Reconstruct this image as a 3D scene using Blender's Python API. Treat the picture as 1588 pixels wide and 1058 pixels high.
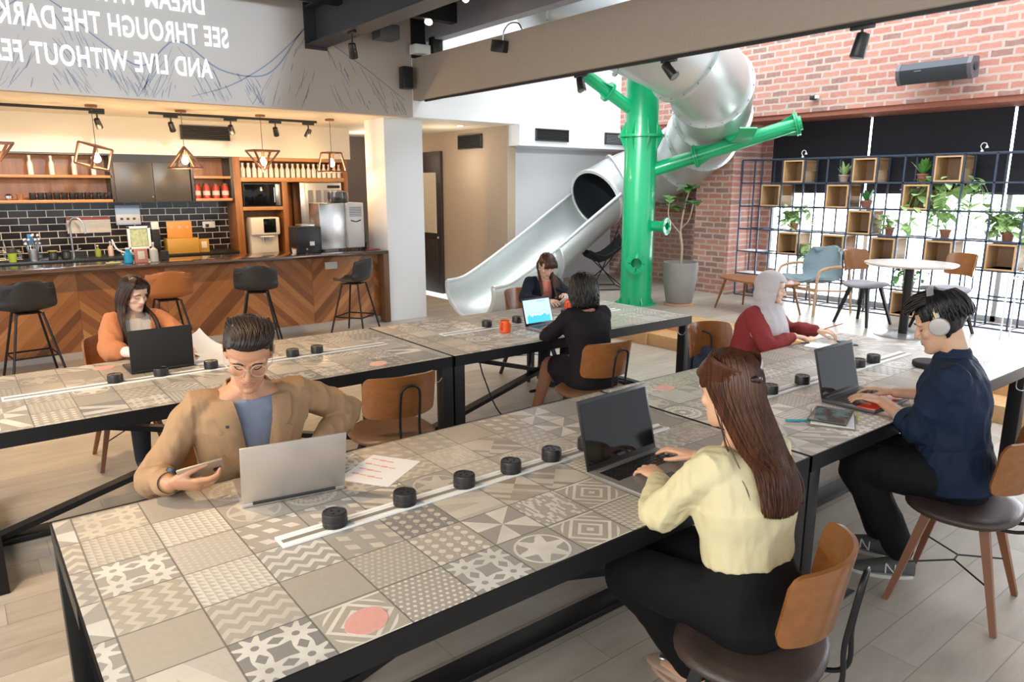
import bpy, bmesh, math, random
from mathutils import Vector, Matrix, Euler, noise
from mathutils.bvhtree import BVHTree
random.seed(7)
PI = math.pi
def V(*a): return Vector(a if len(a) > 1 else a[0])
SC = bpy.context.scene
COL = SC.collection
for o in list(bpy.data.objects): bpy.data.objects.remove(o)

# ------------------------------------------------------------ camera
cam_d = bpy.data.cameras.new('camera'); cam = bpy.data.objects.new('camera', cam_d); COL.objects.link(cam)
cam_d.sensor_width = 36; cam_d.lens = 1111.6 / 1588 * 36
cam_d.clip_start = 0.05; cam_d.clip_end = 200
cam.location = (0, 0, 1.80)
cam.rotation_euler = (math.radians(90 - 12.2), 0, math.radians(52.1 - 90))
SC.camera = cam
# ------------------------------------------------------------ view
SC.view_settings.view_transform = 'Standard'; SC.view_settings.look = 'None'
SC.view_settings.gamma = 1; SC.view_settings.use_curve_mapping = False
SC.view_settings.exposure = 0.78
# ------------------------------------------------------------ daylight
world = bpy.data.worlds.new('daylight'); SC.world = world; world.use_nodes = True
bg = world.node_tree.nodes['Background']
bg.inputs[0].default_value = (0.90, 0.95, 1.0, 1); bg.inputs[1].default_value = 0.88
def area(name, loc, rot, sx, sy, power, col):
    l = bpy.data.lights.new(name, 'AREA'); l.shape = 'RECTANGLE'; l.size = sx; l.size_y = sy
    l.energy = power; l.color = col
    o = bpy.data.objects.new(name, l); o.location = loc; o.rotation_euler = rot; COL.objects.link(o); return o
def spot(name, loc, target, power, col, angle=50, blend=.5, rad=.03):
    l = bpy.data.lights.new(name, 'SPOT'); l.energy = power; l.color = col
    l.spot_size = math.radians(angle); l.spot_blend = blend; l.shadow_soft_size = rad
    o = bpy.data.objects.new(name, l); o.location = loc
    o.rotation_euler = (V(*target) - V(*loc)).to_track_quat('-Z', 'Y').to_euler(); COL.objects.link(o); return o
def point(name, loc, power, col, rad=.04):
    l = bpy.data.lights.new(name, 'POINT'); l.energy = power; l.color = col; l.shadow_soft_size = rad
    o = bpy.data.objects.new(name, l); o.location = loc; COL.objects.link(o); return o
area('window_daylight', (9.75, 3.2, 1.35), (0, math.radians(90), 0), 3.2, 7.5, 420, (.88, .94, 1))
area('skylight_daylight', (7.1, 4.6, 5.6), (0, 0, 0), 3.4, 8.0, 250, (.93, .97, 1))
area('front_fill', (-2.6, 1.5, 2.5), (0, math.radians(-68), 0), 2.4, 5.5, 120, (1, .93, .82))  # fill light added out of view to brighten the foreground

spot('added_warm_spot', (-.3, 3.2, 3.8), (.9, 3.9, 0), 190, (1, .70, .40), 100, .9, .08)  # unseen warm spots without lamp bodies, added to warm floor and bar front
spot('added_warm_spot', (.6, 6.2, 3.8), (1.2, 7.2, 0), 260, (1, .70, .40), 100, .9, .08)
spot('added_warm_spot', (2.9, 5.2, 3.8), (2.6, 7.6, .4), 200, (1, .72, .44), 80, .9, .08)

# ------------------------------------------------------------ shader helpers
class S:
    """a socket with arithmetic"""
    def __init__(s, g, sock): s.g = g; s.k = sock
    def __add__(s, o): return s.g.m('ADD', s, o)
    def __radd__(s, o): return s.g.m('ADD', s, o)
    def __sub__(s, o): return s.g.m('SUBTRACT', s, o)
    def __rsub__(s, o): return s.g.m('SUBTRACT', o, s)
    def __mul__(s, o): return s.g.m('MULTIPLY', s, o)
    def __rmul__(s, o): return s.g.m('MULTIPLY', s, o)
    def __truediv__(s, o): return s.g.m('DIVIDE', s, o)
    def __gt__(s, o): return s.g.m('GREATER_THAN', s, o)
    def __lt__(s, o): return s.g.m('LESS_THAN', s, o)
class G:
    def __init__(s, name):
        s.mat = bpy.data.materials.new(name); s.mat.use_nodes = True
        s.nt = s.mat.node_tree; s.b = s.nt.nodes['Principled BSDF']
    def put(s, inp, v):
        if isinstance(v, S): s.nt.links.new(v.k, inp)
        elif isinstance(v, (tuple, list)): inp.default_value = tuple(v) + ((1,) if len(v) == 3 and inp.type == 'RGBA' else ())
        else: inp.default_value = v
    def m(s, op, a, b=None, c=None):
        n = s.nt.nodes.new('ShaderNodeMath'); n.operation = op
        s.put(n.inputs[0], a)
        if b is not None: s.put(n.inputs[1], b)
        if c is not None: s.put(n.inputs[2], c)
        return S(s, n.outputs[0])
    def floor(s, a): return s.m('FLOOR', a)
    def fract(s, a): return s.m('FRACT', a)
    def abs(s, a): return s.m('ABSOLUTE', a)
    def sin(s, a): return s.m('SINE', a)
    def cos(s, a): return s.m('COSINE', a)
    def mod(s, a, b): return s.m('FLOORED_MODULO', a, b)
    def mn(s, a, b): return s.m('MINIMUM', a, b)
    def mx(s, a, b): return s.m('MAXIMUM', a, b)
    def band(s, a, lo, hi): return (a > lo) * (a < hi)
    def pos(s):
        n = s.nt.nodes.new('ShaderNodeNewGeometry'); return S(s, n.outputs['Position'])
    def obj(s):
        n = s.nt.nodes.new('ShaderNodeTexCoord'); return S(s, n.outputs['Object'])
    def xyz(s, v):
        n = s.nt.nodes.new('ShaderNodeSeparateXYZ'); s.put(n.inputs[0], v); return [S(s, n.outputs[i]) for i in range(3)]
    def vec(s, x, y, z=0.0):
        n = s.nt.nodes.new('ShaderNodeCombineXYZ')
        for i, q in enumerate((x, y, z)): s.put(n.inputs[i], q)
        return S(s, n.outputs[0])
    def noise(s, v, scale=5, detail=3, rough=.5, dist=0, col=False):
        n = s.nt.nodes.new('ShaderNodeTexNoise'); s.put(n.inputs['Vector'], v)
        n.inputs['Scale'].default_value = scale; n.inputs['Detail'].default_value = detail
        n.inputs['Roughness'].default_value = rough; n.inputs['Distortion'].default_value = dist
        return S(s, n.outputs[1 if col else 0])
    def white(s, v):
        n = s.nt.nodes.new('ShaderNodeTexWhiteNoise'); n.noise_dimensions = '3D'; s.put(n.inputs['Vector'], v)
        return S(s, n.outputs['Value'])
    def vor(s, v, scale, feat='F1'):
        n = s.nt.nodes.new('ShaderNodeTexVoronoi'); n.feature = feat; s.put(n.inputs['Vector'], v)
        n.inputs['Scale'].default_value = scale; return S(s, n.outputs[0])
    def mix(s, f, a, b):
        n = s.nt.nodes.new('ShaderNodeMix'); n.data_type = 'RGBA'
        s.put(n.inputs[0], f); s.put(n.inputs[6], a); s.put(n.inputs[7], b); return S(s, n.outputs[2])
    def lerp(s, f, a, b): return a + (b - a) * f if isinstance(a, S) or isinstance(b, S) else f * (b - a) + a
    def ramp(s, f, stops, const=False):
        n = s.nt.nodes.new('ShaderNodeValToRGB'); r = n.color_ramp
        if const: r.interpolation = 'CONSTANT'
        while len(r.elements) < len(stops): r.elements.new(.5)
        for e, (p, c) in zip(r.elements, stops): e.position = p; e.color = tuple(c) + (1,)
        s.put(n.inputs[0], f); return S(s, n.outputs[0])
    def bump(s, h, strength=.3, dist=.01):
        n = s.nt.nodes.new('ShaderNodeBump'); n.inputs['Strength'].default_value = strength
        n.inputs['Distance'].default_value = dist; s.put(n.inputs['Height'], h)
        s.nt.links.new(n.outputs[0], s.b.inputs['Normal']); return s
    def set(s, **k):
        names = dict(color='Base Color', rough='Roughness', metal='Metallic', coat='Coat Weight', coatr='Coat Roughness',
                     trans='Transmission Weight', ior='IOR', sheen='Sheen Weight', emit='Emission Color', estr='Emission Strength',
                     alpha='Alpha', sss='Subsurface Weight', spec='Specular IOR Level', sssr='Subsurface Radius', ssss='Subsurface Scale', aniso='Anisotropic')
        for a, v in k.items(): s.put(s.b.inputs[names[a]], v)
        return s
def plain(name, col, rough=.5, metal=0, var=.0, vscale=8, bump=0, bscale=60, **k):
    g = G(name); g.set(rough=rough, metal=metal, **k)
    if var:
        n = g.noise(g.obj(), vscale, 4)
        g.set(color=g.mix(n, tuple(c * (1 - var) for c in col), tuple(min(1, c * (1 + var)) for c in col)))
    else: g.set(color=col)
    if bump: g.bump(g.noise(g.obj(), bscale, 3), bump, .004)
    return g.mat
def woodmat(name, c1, c2, axis=0, scale=1.0, rough=.45, coat=0.0):
    g = G(name); x, y, z = g.xyz(g.obj()); q = [x, y, z]
    q = [q[i] * (2.0 if i == axis else 26.0) for i in range(3)]
    v = g.vec(*q); n = g.noise(v, scale, 5, .6, .6)
    n2 = g.noise(g.obj(), 2.5, 2)
    g.set(color=g.ramp(n * .8 + n2 * .25, [(.3, c1), (.75, c2)]), rough=rough, coat=coat, coatr=.15)
    g.bump(n, .12, .003); return g.mat

M = {}
M['black_metal'] = plain('black_metal', (.009, .0095, .011), .42, .3)
M['black_plastic'] = plain('black_plastic', (.015, .015, .016), .35)
M['matte_black'] = plain('matte_black', (.012, .012, .013), .75)
M['steel'] = plain('steel', (.62, .62, .62), .28, 1, .08, 3)
M['white_paint'] = plain('white_paint', (.80, .82, .85), .65, 0, .02, 2)
M['cream_paint'] = plain('cream_paint', (.80, .74, .62), .7)
M['white_plastic'] = plain('white_plastic', (.8, .8, .78), .35)
M['offwhite'] = plain('offwhite', (.72, .68, .6), .4)
M['paper'] = plain('paper', (.82, .82, .84), .7)
M['glass'] = plain('glass', (1, 1, 1), .03, 0, trans=1.0, ior=1.45)
M['screen_dark'] = plain('screen_dark', (.004, .005, .007), .07, 0, spec=.28)
M['chair_ply'] = woodmat('chair_ply', (.17, .060, .014), (.29, .110, .028), 0, .9, .35, .3)
M['chair_ply_edge'] = woodmat('chair_ply_edge', (.36, .17, .08), (.5, .26, .13), 0, .9, .5)
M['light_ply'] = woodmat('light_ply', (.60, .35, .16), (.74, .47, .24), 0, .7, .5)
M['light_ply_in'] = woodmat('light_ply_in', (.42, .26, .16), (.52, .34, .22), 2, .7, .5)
M['walnut'] = woodmat('walnut', (.10, .045, .018), (.20, .095, .04), 2, .7, .4)
M['teak'] = woodmat('teak', (.22, .078, .020), (.40, .165, .05), 2, .6, .4, .15)
M['teak_x'] = woodmat('teak_x', (.38, .17, .055), (.55, .28, .11), 0, .6, .4, .15)
M['ash'] = woodmat('ash', (.52, .30, .17), (.64, .40, .25), 2, .7, .45)
M['bartop'] = woodmat('bartop', (.045, .022, .012), (.09, .045, .022), 0, .6, .12, .6)
M['leather_dark'] = plain('leather_dark', (.048, .032, .028), .42, 0, .5, 9, .25, 120)
M['leather_tan'] = plain('leather_tan', (.36, .125, .035), .38, 0, .12, 6, .15, 120)
M['leather_black'] = plain('leather_black', (.022, .023, .026), .36, 0, .1, 6, .12, 120)
M['green_paint'] = plain('green_paint', (.0, .39, .155), .3, 0, .03, 2, coat=.4)
M['green_ring'] = plain('green_ring', (.02, .48, .25), .3)
M['gray_shell'] = plain('gray_shell', (.22, .30, .34), .8, 0, .06, 20, .1, 200)
M['gray_seat'] = plain('gray_seat', (.33, .33, .36), .8, 0, .06, 20)
M['concrete'] = plain('concrete', (.27, .26, .25), .6, 0, .2, 5, .15, 40)
M['terracotta'] = plain('terracotta', (.33, .14, .09), .7, 0, .1, 10)
M['soil'] = plain('soil', (.05, .03, .02), .9, 0, .3, 40)
M['leaf'] = plain('leaf', (.10, .30, .05), .45, 0, .35, 14)
M['leaf_pale'] = plain('leaf_pale', (.42, .62, .26), .5, 0, .25, 14)
M['leaf_dark'] = plain('leaf_dark', (.06, .24, .07), .4, 0, .3, 14)
M['stem'] = plain('stem', (.45, .36, .27), .7, 0, .1, 20)
M['orange_cup'] = plain('orange_cup', (.80, .10, .012), .3, 0, coat=.4)
M['silver'] = plain('silver', (.62, .58, .55), .38, .75, .03, 4)
M['blind'] = plain('blind', (.022, .024, .035), .85, 0, .1, 6, .1, 400)
M['dark_frame'] = plain('dark_frame', (.03, .03, .035), .5)
M['speaker_gray'] = plain('speaker_gray', (.05, .06, .075), .5, .2)
M['cab_gray'] = plain('cab_gray', (.085, .075, .062), .38, .35, .12, 3)
M['dark_grille'] = plain('dark_grille', (.03, .03, .032), .6)
M['brass'] = plain('brass', (.6,.42,.18), .3, 1)
M['screw'] = plain('screw', (.35, .35, .36), .3, 1)
M['pink_sticker'] = plain('pink_sticker', (.80, .42, .36), .35, 0, .1, 60)

# ------------------------------------------------------------ mesh helpers
def frame_of(d, ref=None):
    d = d.normalized(); ref = ref or (V(0, 0, 1) if abs(d.z) < .9 else V(0, 1, 0))
    a = ref.cross(d).normalized(); b = d.cross(a); return a, b
class MB:
    def __init__(s): s.bm = bmesh.new()
    def _bev(s, vs, w, seg=2):
        es = list({e for v in vs for e in v.link_edges})
        bmesh.ops.bevel(s.bm, geom=es, offset=w, segments=seg, affect='EDGES', profile=.5, clamp_overlap=True)
    def box(s, c, d, bev=0, rot=None, seg=2):
        r = bmesh.ops.create_cube(s.bm, size=1)['verts']
        mt = Matrix.Translation(V(*c)) @ (rot.to_matrix().to_4x4() if rot else Matrix()) @ Matrix.Diagonal((d[0], d[1], d[2], 1))
        bmesh.ops.transform(s.bm, matrix=mt, verts=r)
        if bev: s._bev(r, bev, seg)
        return s
    def span(s, x0, x1, y0, y1, z0, z1, bev=0):
        return s.box(((x0 + x1) / 2, (y0 + y1) / 2, (z0 + z1) / 2), (abs(x1 - x0), abs(y1 - y0), abs(z1 - z0)), bev)
    def rings(s, rings, closed=True, cap=True):
        """rings: list of lists of Vectors of equal length"""
        vr = [[s.bm.verts.new(p) for p in r] for r in rings]; n = len(vr[0])
        for i in range(len(vr) - 1):
            for j in range(n if closed else n - 1):
                k = (j + 1) % n
                s.bm.faces.new((vr[i][j], vr[i][k], vr[i + 1][k], vr[i + 1][j]))
        if cap and closed:
            s.bm.faces.new(list(reversed(vr[0]))); s.bm.faces.new(vr[-1])
        return s
    def tube(s, pts, r, seg=10, sq=None, cap=True, r2=None, ref=None, dirn=None):
        pts = [V(*p) for p in pts]; n = len(pts)
        rr = r if isinstance(r, (list, tuple)) else [r] * n
        r2 = r2 or rr; rr2 = r2 if isinstance(r2, (list, tuple)) else [r2] * n
        out = []; a = None
        for i, p in enumerate(pts):
            d = (pts[min(i + 1, n - 1)] - pts[max(i - 1, 0)])
            if dirn is not None: d = V(*dirn)
            if d.length < 1e-9: d = V(0, 0, 1)
            d.normalize()
            if a is None: a, b = frame_of(d, ref)
            else:
                a = (a - d * a.dot(d))
                if a.length < 1e-6: a, b = frame_of(d)
                a.normalize(); b = d.cross(a)
            out.append([p + a * math.cos(2 * PI * j / seg) * rr[i] + b * math.sin(2 * PI * j / seg) * rr2[i] for j in range(seg)])
        return s.rings(out, True, cap)
    def cap_tube(s, pts, r, seg=12, r2=None, ref=None):
        """tube with rounded ends"""
        pts = [V(*p) for p in pts]; n = len(pts); rr = list(r) if isinstance(r, (list, tuple)) else [r] * n
        q = list(r2) if isinstance(r2, (list, tuple)) else ([r2] * n if r2 else list(rr))
        d0 = (pts[0] - pts[1]).normalized(); d1 = (pts[-1] - pts[-2]).normalized()
        P, R, Q = [], [], []
        m0 = min(rr[0], q[0]); m1 = min(rr[-1], q[-1])
        for t in (85, 60, 30): P.append(pts[0] + d0 * m0 * math.sin(math.radians(t))); R.append(rr[0] * math.cos(math.radians(t))); Q.append(q[0] * math.cos(math.radians(t)))
        P += pts; R += rr; Q += q
        for t in (30, 60, 85): P.append(pts[-1] + d1 * m1 * math.sin(math.radians(t))); R.append(rr[-1] * math.cos(math.radians(t))); Q.append(q[-1] * math.cos(math.radians(t)))
        return s.tube(P, R, seg, r2=Q, ref=ref)
    def cyl(s, c, r, h, seg=24, r1=None, bev=0):
        r1 = r if r1 is None else r1
        rings = [[V(c[0] + q * math.cos(2 * PI * j / seg), c[1] + q * math.sin(2 * PI * j / seg), c[2] + z) for j in range(seg)] for q, z in
                 ([(r - bev, 0), (r, bev), (r1, h - bev), (r1 - bev, h)] if bev else [(r, 0), (r1, h)])]
        return s.rings(rings)
    def lathe(s, prof, c=(0, 0, 0), seg=24, cap=True):
        return s.rings([[V(c[0] + max(r, .0004) * math.cos(2 * PI * j / seg), c[1] + max(r, .0004) * math.sin(2 * PI * j / seg), c[2] + z) for j in range(seg)] for r, z in prof], True, cap)
    def ell(s, c, r, rot=None, u=16, v=10):
        q = bmesh.ops.create_uvsphere(s.bm, u_segments=u, v_segments=v, radius=1)['verts']
        mt = Matrix.Translation(V(*c)) @ (rot.to_matrix().to_4x4() if rot else Matrix()) @ Matrix.Diagonal((r[0], r[1], r[2], 1))
        bmesh.ops.transform(s.bm, matrix=mt, verts=q); return s
    def prism(s, poly, o, ax, ay, th):
        """extrude 2D poly placed at o with axes ax, ay by vector th"""
        o, ax, ay, th = V(*o), V(*ax), V(*ay), V(*th)
        a = [s.bm.verts.new(o + ax * p[0] + ay * p[1]) for p in poly]
        b = [s.bm.verts.new(o + ax * p[0] + ay * p[1] + th) for p in poly]
        n = len(poly)
        s.bm.faces.new(list(reversed(a))); s.bm.faces.new(b)
        for i in range(n): s.bm.faces.new((a[i], a[(i + 1) % n], b[(i + 1) % n], b[i]))
        return s
    def bar(s, p, q, w, h=None, ref=None, bev=0):
        """rectangular bar from p to q"""
        p, q = V(*p), V(*q); h = h or w; d = q - p; a, b = frame_of(d, V(*ref) if ref else None)
        c = []
        for t in (p, q): c.append([t + a * (sx * w / 2) + b * (sy * h / 2) for sx, sy in ((-1, -1), (1, -1), (1, 1), (-1, 1))])
        vs0 = len(s.bm.verts); s.rings(c); s.bm.verts.ensure_lookup_table()
        if bev: s._bev([s.bm.verts[i] for i in range(vs0, vs0 + 8)], bev, 1)
        return s
    def ring(s, c, axis, R, r, seg=32, ss=8):
        axis = V(*axis).normalized(); a, b = frame_of(axis); c = V(*c); rg = []
        for i in range(seg + 1):
            t = 2 * PI * i / seg; d = a * math.cos(t) + b * math.sin(t)
            rg.append([c + d * (R + r * math.cos(2 * PI * j / ss)) + axis * r * math.sin(2 * PI * j / ss) for j in range(ss)])
        return s.rings(rg, True, False)
    def sheet(s, grid, th=0):
        """grid[i][j] of Vectors; thickness applied along normals"""
        bm = bmesh.new(); vs = [[bm.verts.new(p) for p in row] for row in grid]
        for i in range(len(vs) - 1):
            for j in range(len(vs[0]) - 1): bm.faces.new((vs[i][j], vs[i][j + 1], vs[i + 1][j + 1], vs[i + 1][j]))
        bm.normal_update()
        if th: bmesh.ops.solidify(bm, geom=list(bm.faces), thickness=th)
        me = bpy.data.meshes.new('t'); bm.to_mesh(me); bm.free(); s.bm.from_mesh(me); bpy.data.meshes.remove(me)
        return s
    def make(s, name, mat, parent=None, ang=35, weld=True):
        bm = s.bm
        if weld: bmesh.ops.remove_doubles(bm, verts=bm.verts, dist=1e-5)
        bmesh.ops.recalc_face_normals(bm, faces=bm.faces)
        c = math.radians(ang)
        for f in bm.faces: f.smooth = True
        for e in bm.edges:
            if len(e.link_faces) == 2 and e.calc_face_angle(0) > c: e.smooth = False
        me = bpy.data.meshes.new(name); bm.to_mesh(me); bm.free(); me.materials.append(mat if not isinstance(mat, str) else M[mat])
        o = bpy.data.objects.new(name, me); COL.objects.link(o)
        if parent: o.parent = parent
        return o
def tag(o, label=None, cat=None, group=None, kind=None):
    if label: o['label'] = label
    if cat: o['category'] = cat
    if group: o['group'] = group
    if kind: o['kind'] = kind
    return o
def thing(name, label, cat, loc=(0, 0, 0), rotz=0, group=None):
    o = bpy.data.objects.new(name, None); COL.objects.link(o); o.location = loc; o.rotation_euler = (0, 0, math.radians(rotz))
    o.empty_display_size = .05
    return tag(o, label, cat, group)
def struct(mb, name, mat, parent=None):
    o = mb.make(name, mat, parent); tag(o, kind='structure'); return o
def kids(o): return [c for c in bpy.data.objects if c.parent == o]
def dup(root, loc, rotz=0, label=None, group=None):
    r = root.copy(); COL.objects.link(r); r.location = loc; r.rotation_euler = (0, 0, math.radians(rotz))
    if label: r['label'] = label
    if group: r['group'] = group
    for c in kids(root):
        d = c.copy(); COL.objects.link(d); d.parent = r
        for e in kids(c):
            f = e.copy(); COL.objects.link(f); f.parent = d
    return r
def smoothpath(pts, n=8):
    """catmull-rom through points"""
    P = [V(*p) for p in pts]; P = [P[0] * 2 - P[1]] + P + [P[-1] * 2 - P[-2]]; out = []
    for i in range(1, len(P) - 2):
        for k in range(n):
            t = k / n; a, b, c, d = P[i - 1], P[i], P[i + 1], P[i + 2]
            out.append(.5 * ((2 * b) + (c - a) * t + (2 * a - 5 * b + 4 * c - d) * t * t + (3 * b - a - 3 * c + d) * t ** 3))
    out.append(P[-2]); return out
# ============================================================ setting materials
def floor_mat():
    g = G('floor_planks'); x, y, z = g.xyz(g.pos()); w = .19
    row = g.floor(y / w); off = g.white(g.vec(row, 3.3, 0)) * 1.4
    xx = (x + off) / 1.35; colm = g.floor(xx)
    rnd = g.white(g.vec(row, colm, 1)); rnd2 = g.white(g.vec(colm, row, 7))
    n = g.noise(g.vec(x * 1.6 + rnd * 20, y * 9, rnd * 9), 1.5, 6, .62, .5)
    n2 = g.noise(g.vec(x * 1.2, y * 2.5, rnd * 5), 2.4, 4, .6)
    c = g.ramp(n * .55 + n2 * .3 + rnd * .22, [(.25, (.31, .265, .215)), (.55, (.45, .395, .33)), (.85, (.57, .52, .455))])
    fy = g.fract(y / w); fx = g.fract(xx)
    gap = g.mx(g.mx(fy < .012, fy > .988), fx < .0025)
    g.set(color=g.mix(gap * .55, c, (.14, .115, .09)), rough=g.lerp(n, .30, .45), spec=.5)
    g.bump(n - gap * .6, .06, .003); return g.mat
def brick_mat(name, c1, c2, c3, mortar, gloss=.85, axis='x', bw=.225, bh=.081, bumpy=1.0):
    g = G(name); x, y, z = g.xyz(g.pos()); h = y if axis == 'x' else x
    wob = g.noise(g.pos(), 9, 4, .6)
    wob2 = g.noise(g.pos() , 3.1, 2)
    zz = (z + (wob - .5) * .030) / bh; row = g.floor(zz)
    uu = (h + (wob2 - .5) * .03) / bw + g.mod(row, 2) * .5; colm = g.floor(uu)
    fu = g.fract(uu); fz = g.fract(zz); m = .011 / bh; m2 = .011 / bw
    r1 = g.white(g.vec(row, colm, 2)); r2 = g.white(g.vec(colm, row, 5))
    joint = g.mx(g.mx(fz < m + r1 * .06, fz > 1 - m), g.mx(fu < m2, fu > 1 - m2 - r2 * .03))
    n = g.noise(g.pos(), 26, 4)
    c = g.mix(r1, c1, c2); c = g.mix((r2 > .78) * .8, c, c3); c = g.mix(n * .5, c, mortar)
    g.set(color=g.mix(joint, c, mortar), rough=gloss)
    g.bump((1 - joint) * .8 + n * .5 + r1 * .5, .55 * bumpy, .012); return g.mat
M['floor'] = floor_mat()
M['brick'] = brick_mat('red_brick', (.44, .13, .085), (.56, .23, .16), (.22, .10, .085), (.54, .43, .385))
M['brick_y'] = brick_mat('red_brick_return', (.44, .13, .085), (.56, .23, .16), (.22, .10, .085), (.54, .43, .385), axis='y')
def linen(name, col):
    g = G(name); x, y, z = g.xyz(g.pos())
    a = g.noise(g.vec(x * 3, y * 3, z * 90), 2, 3); b = g.noise(g.vec(x * 90, y * 90, z * 3), 2, 3)
    n = a * .5 + b * .5
    g.set(color=g.mix(n, tuple(c * .82 for c in col), tuple(c * 1.18 for c in col)), rough=.85); g.bump(n, .12, .002); return g.mat
M['linen_wall'] = linen('linen_wall', (.40, .315, .235))
M['beam_linen'] = linen('beam_linen', (.37, .31, .255))
M['corridor_grey'] = linen('corridor_grey', (.17, .145, .135))
def tile_black():
    g = G('black_metro_tile'); x, y, z = g.xyz(g.pos())
    zz = z / .088; row = g.floor(zz); uu = x / .20 + g.mod(row, 2) * .5; colm = g.floor(uu)
    j = g.mx(g.fract(zz) < .10, g.fract(uu) < .045); r = g.white(g.vec(row, colm, 1))
    g.set(color=g.mix(j, g.mix(r, (.012, .011, .012), (.035, .03, .03)), (.62, .56, .46)), rough=g.lerp(j, .12, .8))
    g.bump(1 - j, .3, .004); return g.mat
M['metro'] = tile_black()
def chevron_mat():
    g = G('chevron_planks'); x, y, z = g.xyz(g.pos()); P = 1.72
    t = g.fract((x - .13) / P); a = g.abs(t - .5) * P          # 0 at peak
    half = g.floor((x - .13) / (P / 2))
    v = (z + a) / .105; k = g.floor(v); r = g.white(g.vec(k, half, 0)); r2 = g.white(g.vec(k, half, 4))
    u = g.vec((z - a) * 2.0 + r * 30, v * 2.2, half)
    n = g.noise(u, 1.6, 5, .6, .4)
    c = g.ramp(r * .72 + n * .34, [(.1, (.13, .045, .014)), (.4, (.26, .095, .028)), (.68, (.38, .155, .048)), (.95, (.52, .26, .10))])
    gap = g.mx(g.fract(v) < .02, (g.abs(g.fract((x - .13) / (P / 2)) - 0) < .004))
    g.set(color=g.mix(gap * .7, c, (.03, .012, .005)), rough=.38, coat=.15, coatr=.3); g.bump(n * .3 - gap, .15, .003); return g.mat
M['chevron'] = chevron_mat()
def mural_mat():
    g = G('mural_wall_paint'); n = g.noise(g.pos(), .9, 3)
    g.set(color=g.mix(n, (.42, .36, .32), (.52, .455, .40)), rough=.8); return g.mat
M['mural'] = mural_mat()
def deck_mat():
    g = G('ceiling_deck_black'); x, y, z = g.xyz(g.pos())
    r = g.fract(x / .2); g.set(color=g.mix((r < .4), (.003, .004, .005), (.006, .007, .009)), rough=.7)
    return g.mat
M['deck'] = deck_mat()

# ============================================================ shell
struct(MB().span(-3.2, 6.25, -2.5, 13.5, -.1, 0), 'floor', 'floor')
struct(MB().span(6.9, 9.6, -.5, 9.0, .0, .28), 'trim_1', 'floor')                # raised platform
st = MB(); st.span(6.23, 6.58, -.5, 5.45, 0, .14, .004); st.span(6.58, 6.9, -.5, 5.45, 0, .28, .004)
st.span(6.2, 6.9, 5.45, 5.75, 0, .28, .004)
struct(st, 'trim_2', 'teak_step' if 'teak_step' in M else 'light_ply')
struct(MB().span(6.2, 6.9, 5.75, 9.0, -.02, .275), 'trim_3', 'light_ply')
struct(MB().span(6.2, 6.9, 5.75, 9.0, .275, .2805), 'trim_12', 'floor')
# back: white wall behind the slide, fascia with grilles, tan wall
struct(MB().span(6.73, 10.4, 9.0, 9.2, 0, 6), 'wall_back', 'white_paint')
struct(MB().span(4.861, 6.60, 8.3, 8.5, 2.66, 6), 'trim_4', 'white_paint')
struct(MB().span(6.60, 9.6, 8.3, 9.0, 2.37, 6), 'trim_5', 'white_paint')
struct(MB().span(6.57, 6.72, 8.55, 13.5, 0, 2.66), 'wall_corridor', 'linen_wall')
struct(MB().span(-3.2, 4.86, 8.3, 8.42, 2.66, 5.2), 'wall_mural', 'mural')
struct(MB().span(4.86, 5.06, 8.27, 8.3, 3.37, 5.0), 'trim_13', 'deck')
struct(MB().span(-3.2, 6.6, 8.42, 13.5, 2.66, 2.8), 'ceiling', 'cream_paint')
struct(MB().span(4.60, 5.17, 8.6, 9.15, 0, 2.66), 'trim_6', 'white_paint')           # white column
struct(MB().span(-3.2, 5.02, 10.5, 11.0, 2.2, 2.66), 'trim_7', 'cream_paint')    # bulkhead over the cabinets
struct(MB().span(-3.2, 5.02, 10.9, 11.05, 0, 2.2), 'wall_kitchen', 'metro')
struct(MB().span(4.6, 6.57, 13.3, 13.5, 0, 2.66), 'wall_far', 'corridor_grey')
struct(MB().span(5.0, 5.1, 11.0, 13.3, 0, 2.66), 'wall_passage', 'corridor_grey')
struct(MB().span(5.05, 6.5, 12.2, 12.3, 0, 2.66), 'wall_niche', 'corridor_grey')
# brick wall with pier, lintel and window opening
struct(MB().span(8.64, 9.3, -.5, 8.3, 2.70, 6), 'wall_right', 'brick')
struct(MB().span(8.66, 9.3, -.5, 8.3, 2.64, 2.70), 'trim_8', plain('brick_soldier', (.33, .12, .08), .8, 0, .2, 20))
struct(MB().span(8.64, 9.3, 6.14, 6.74, .28, 2.70), 'wall_pier', 'brick')
struct(MB().span(9.2, 9.35, 6.7, 9.0, .28, 2.70), 'wall_recess', 'brick')
struct(MB().span(9.3, 9.45, 5.95, 6.74, .28, 2.7), 'wall_reveal', 'brick')
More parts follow.
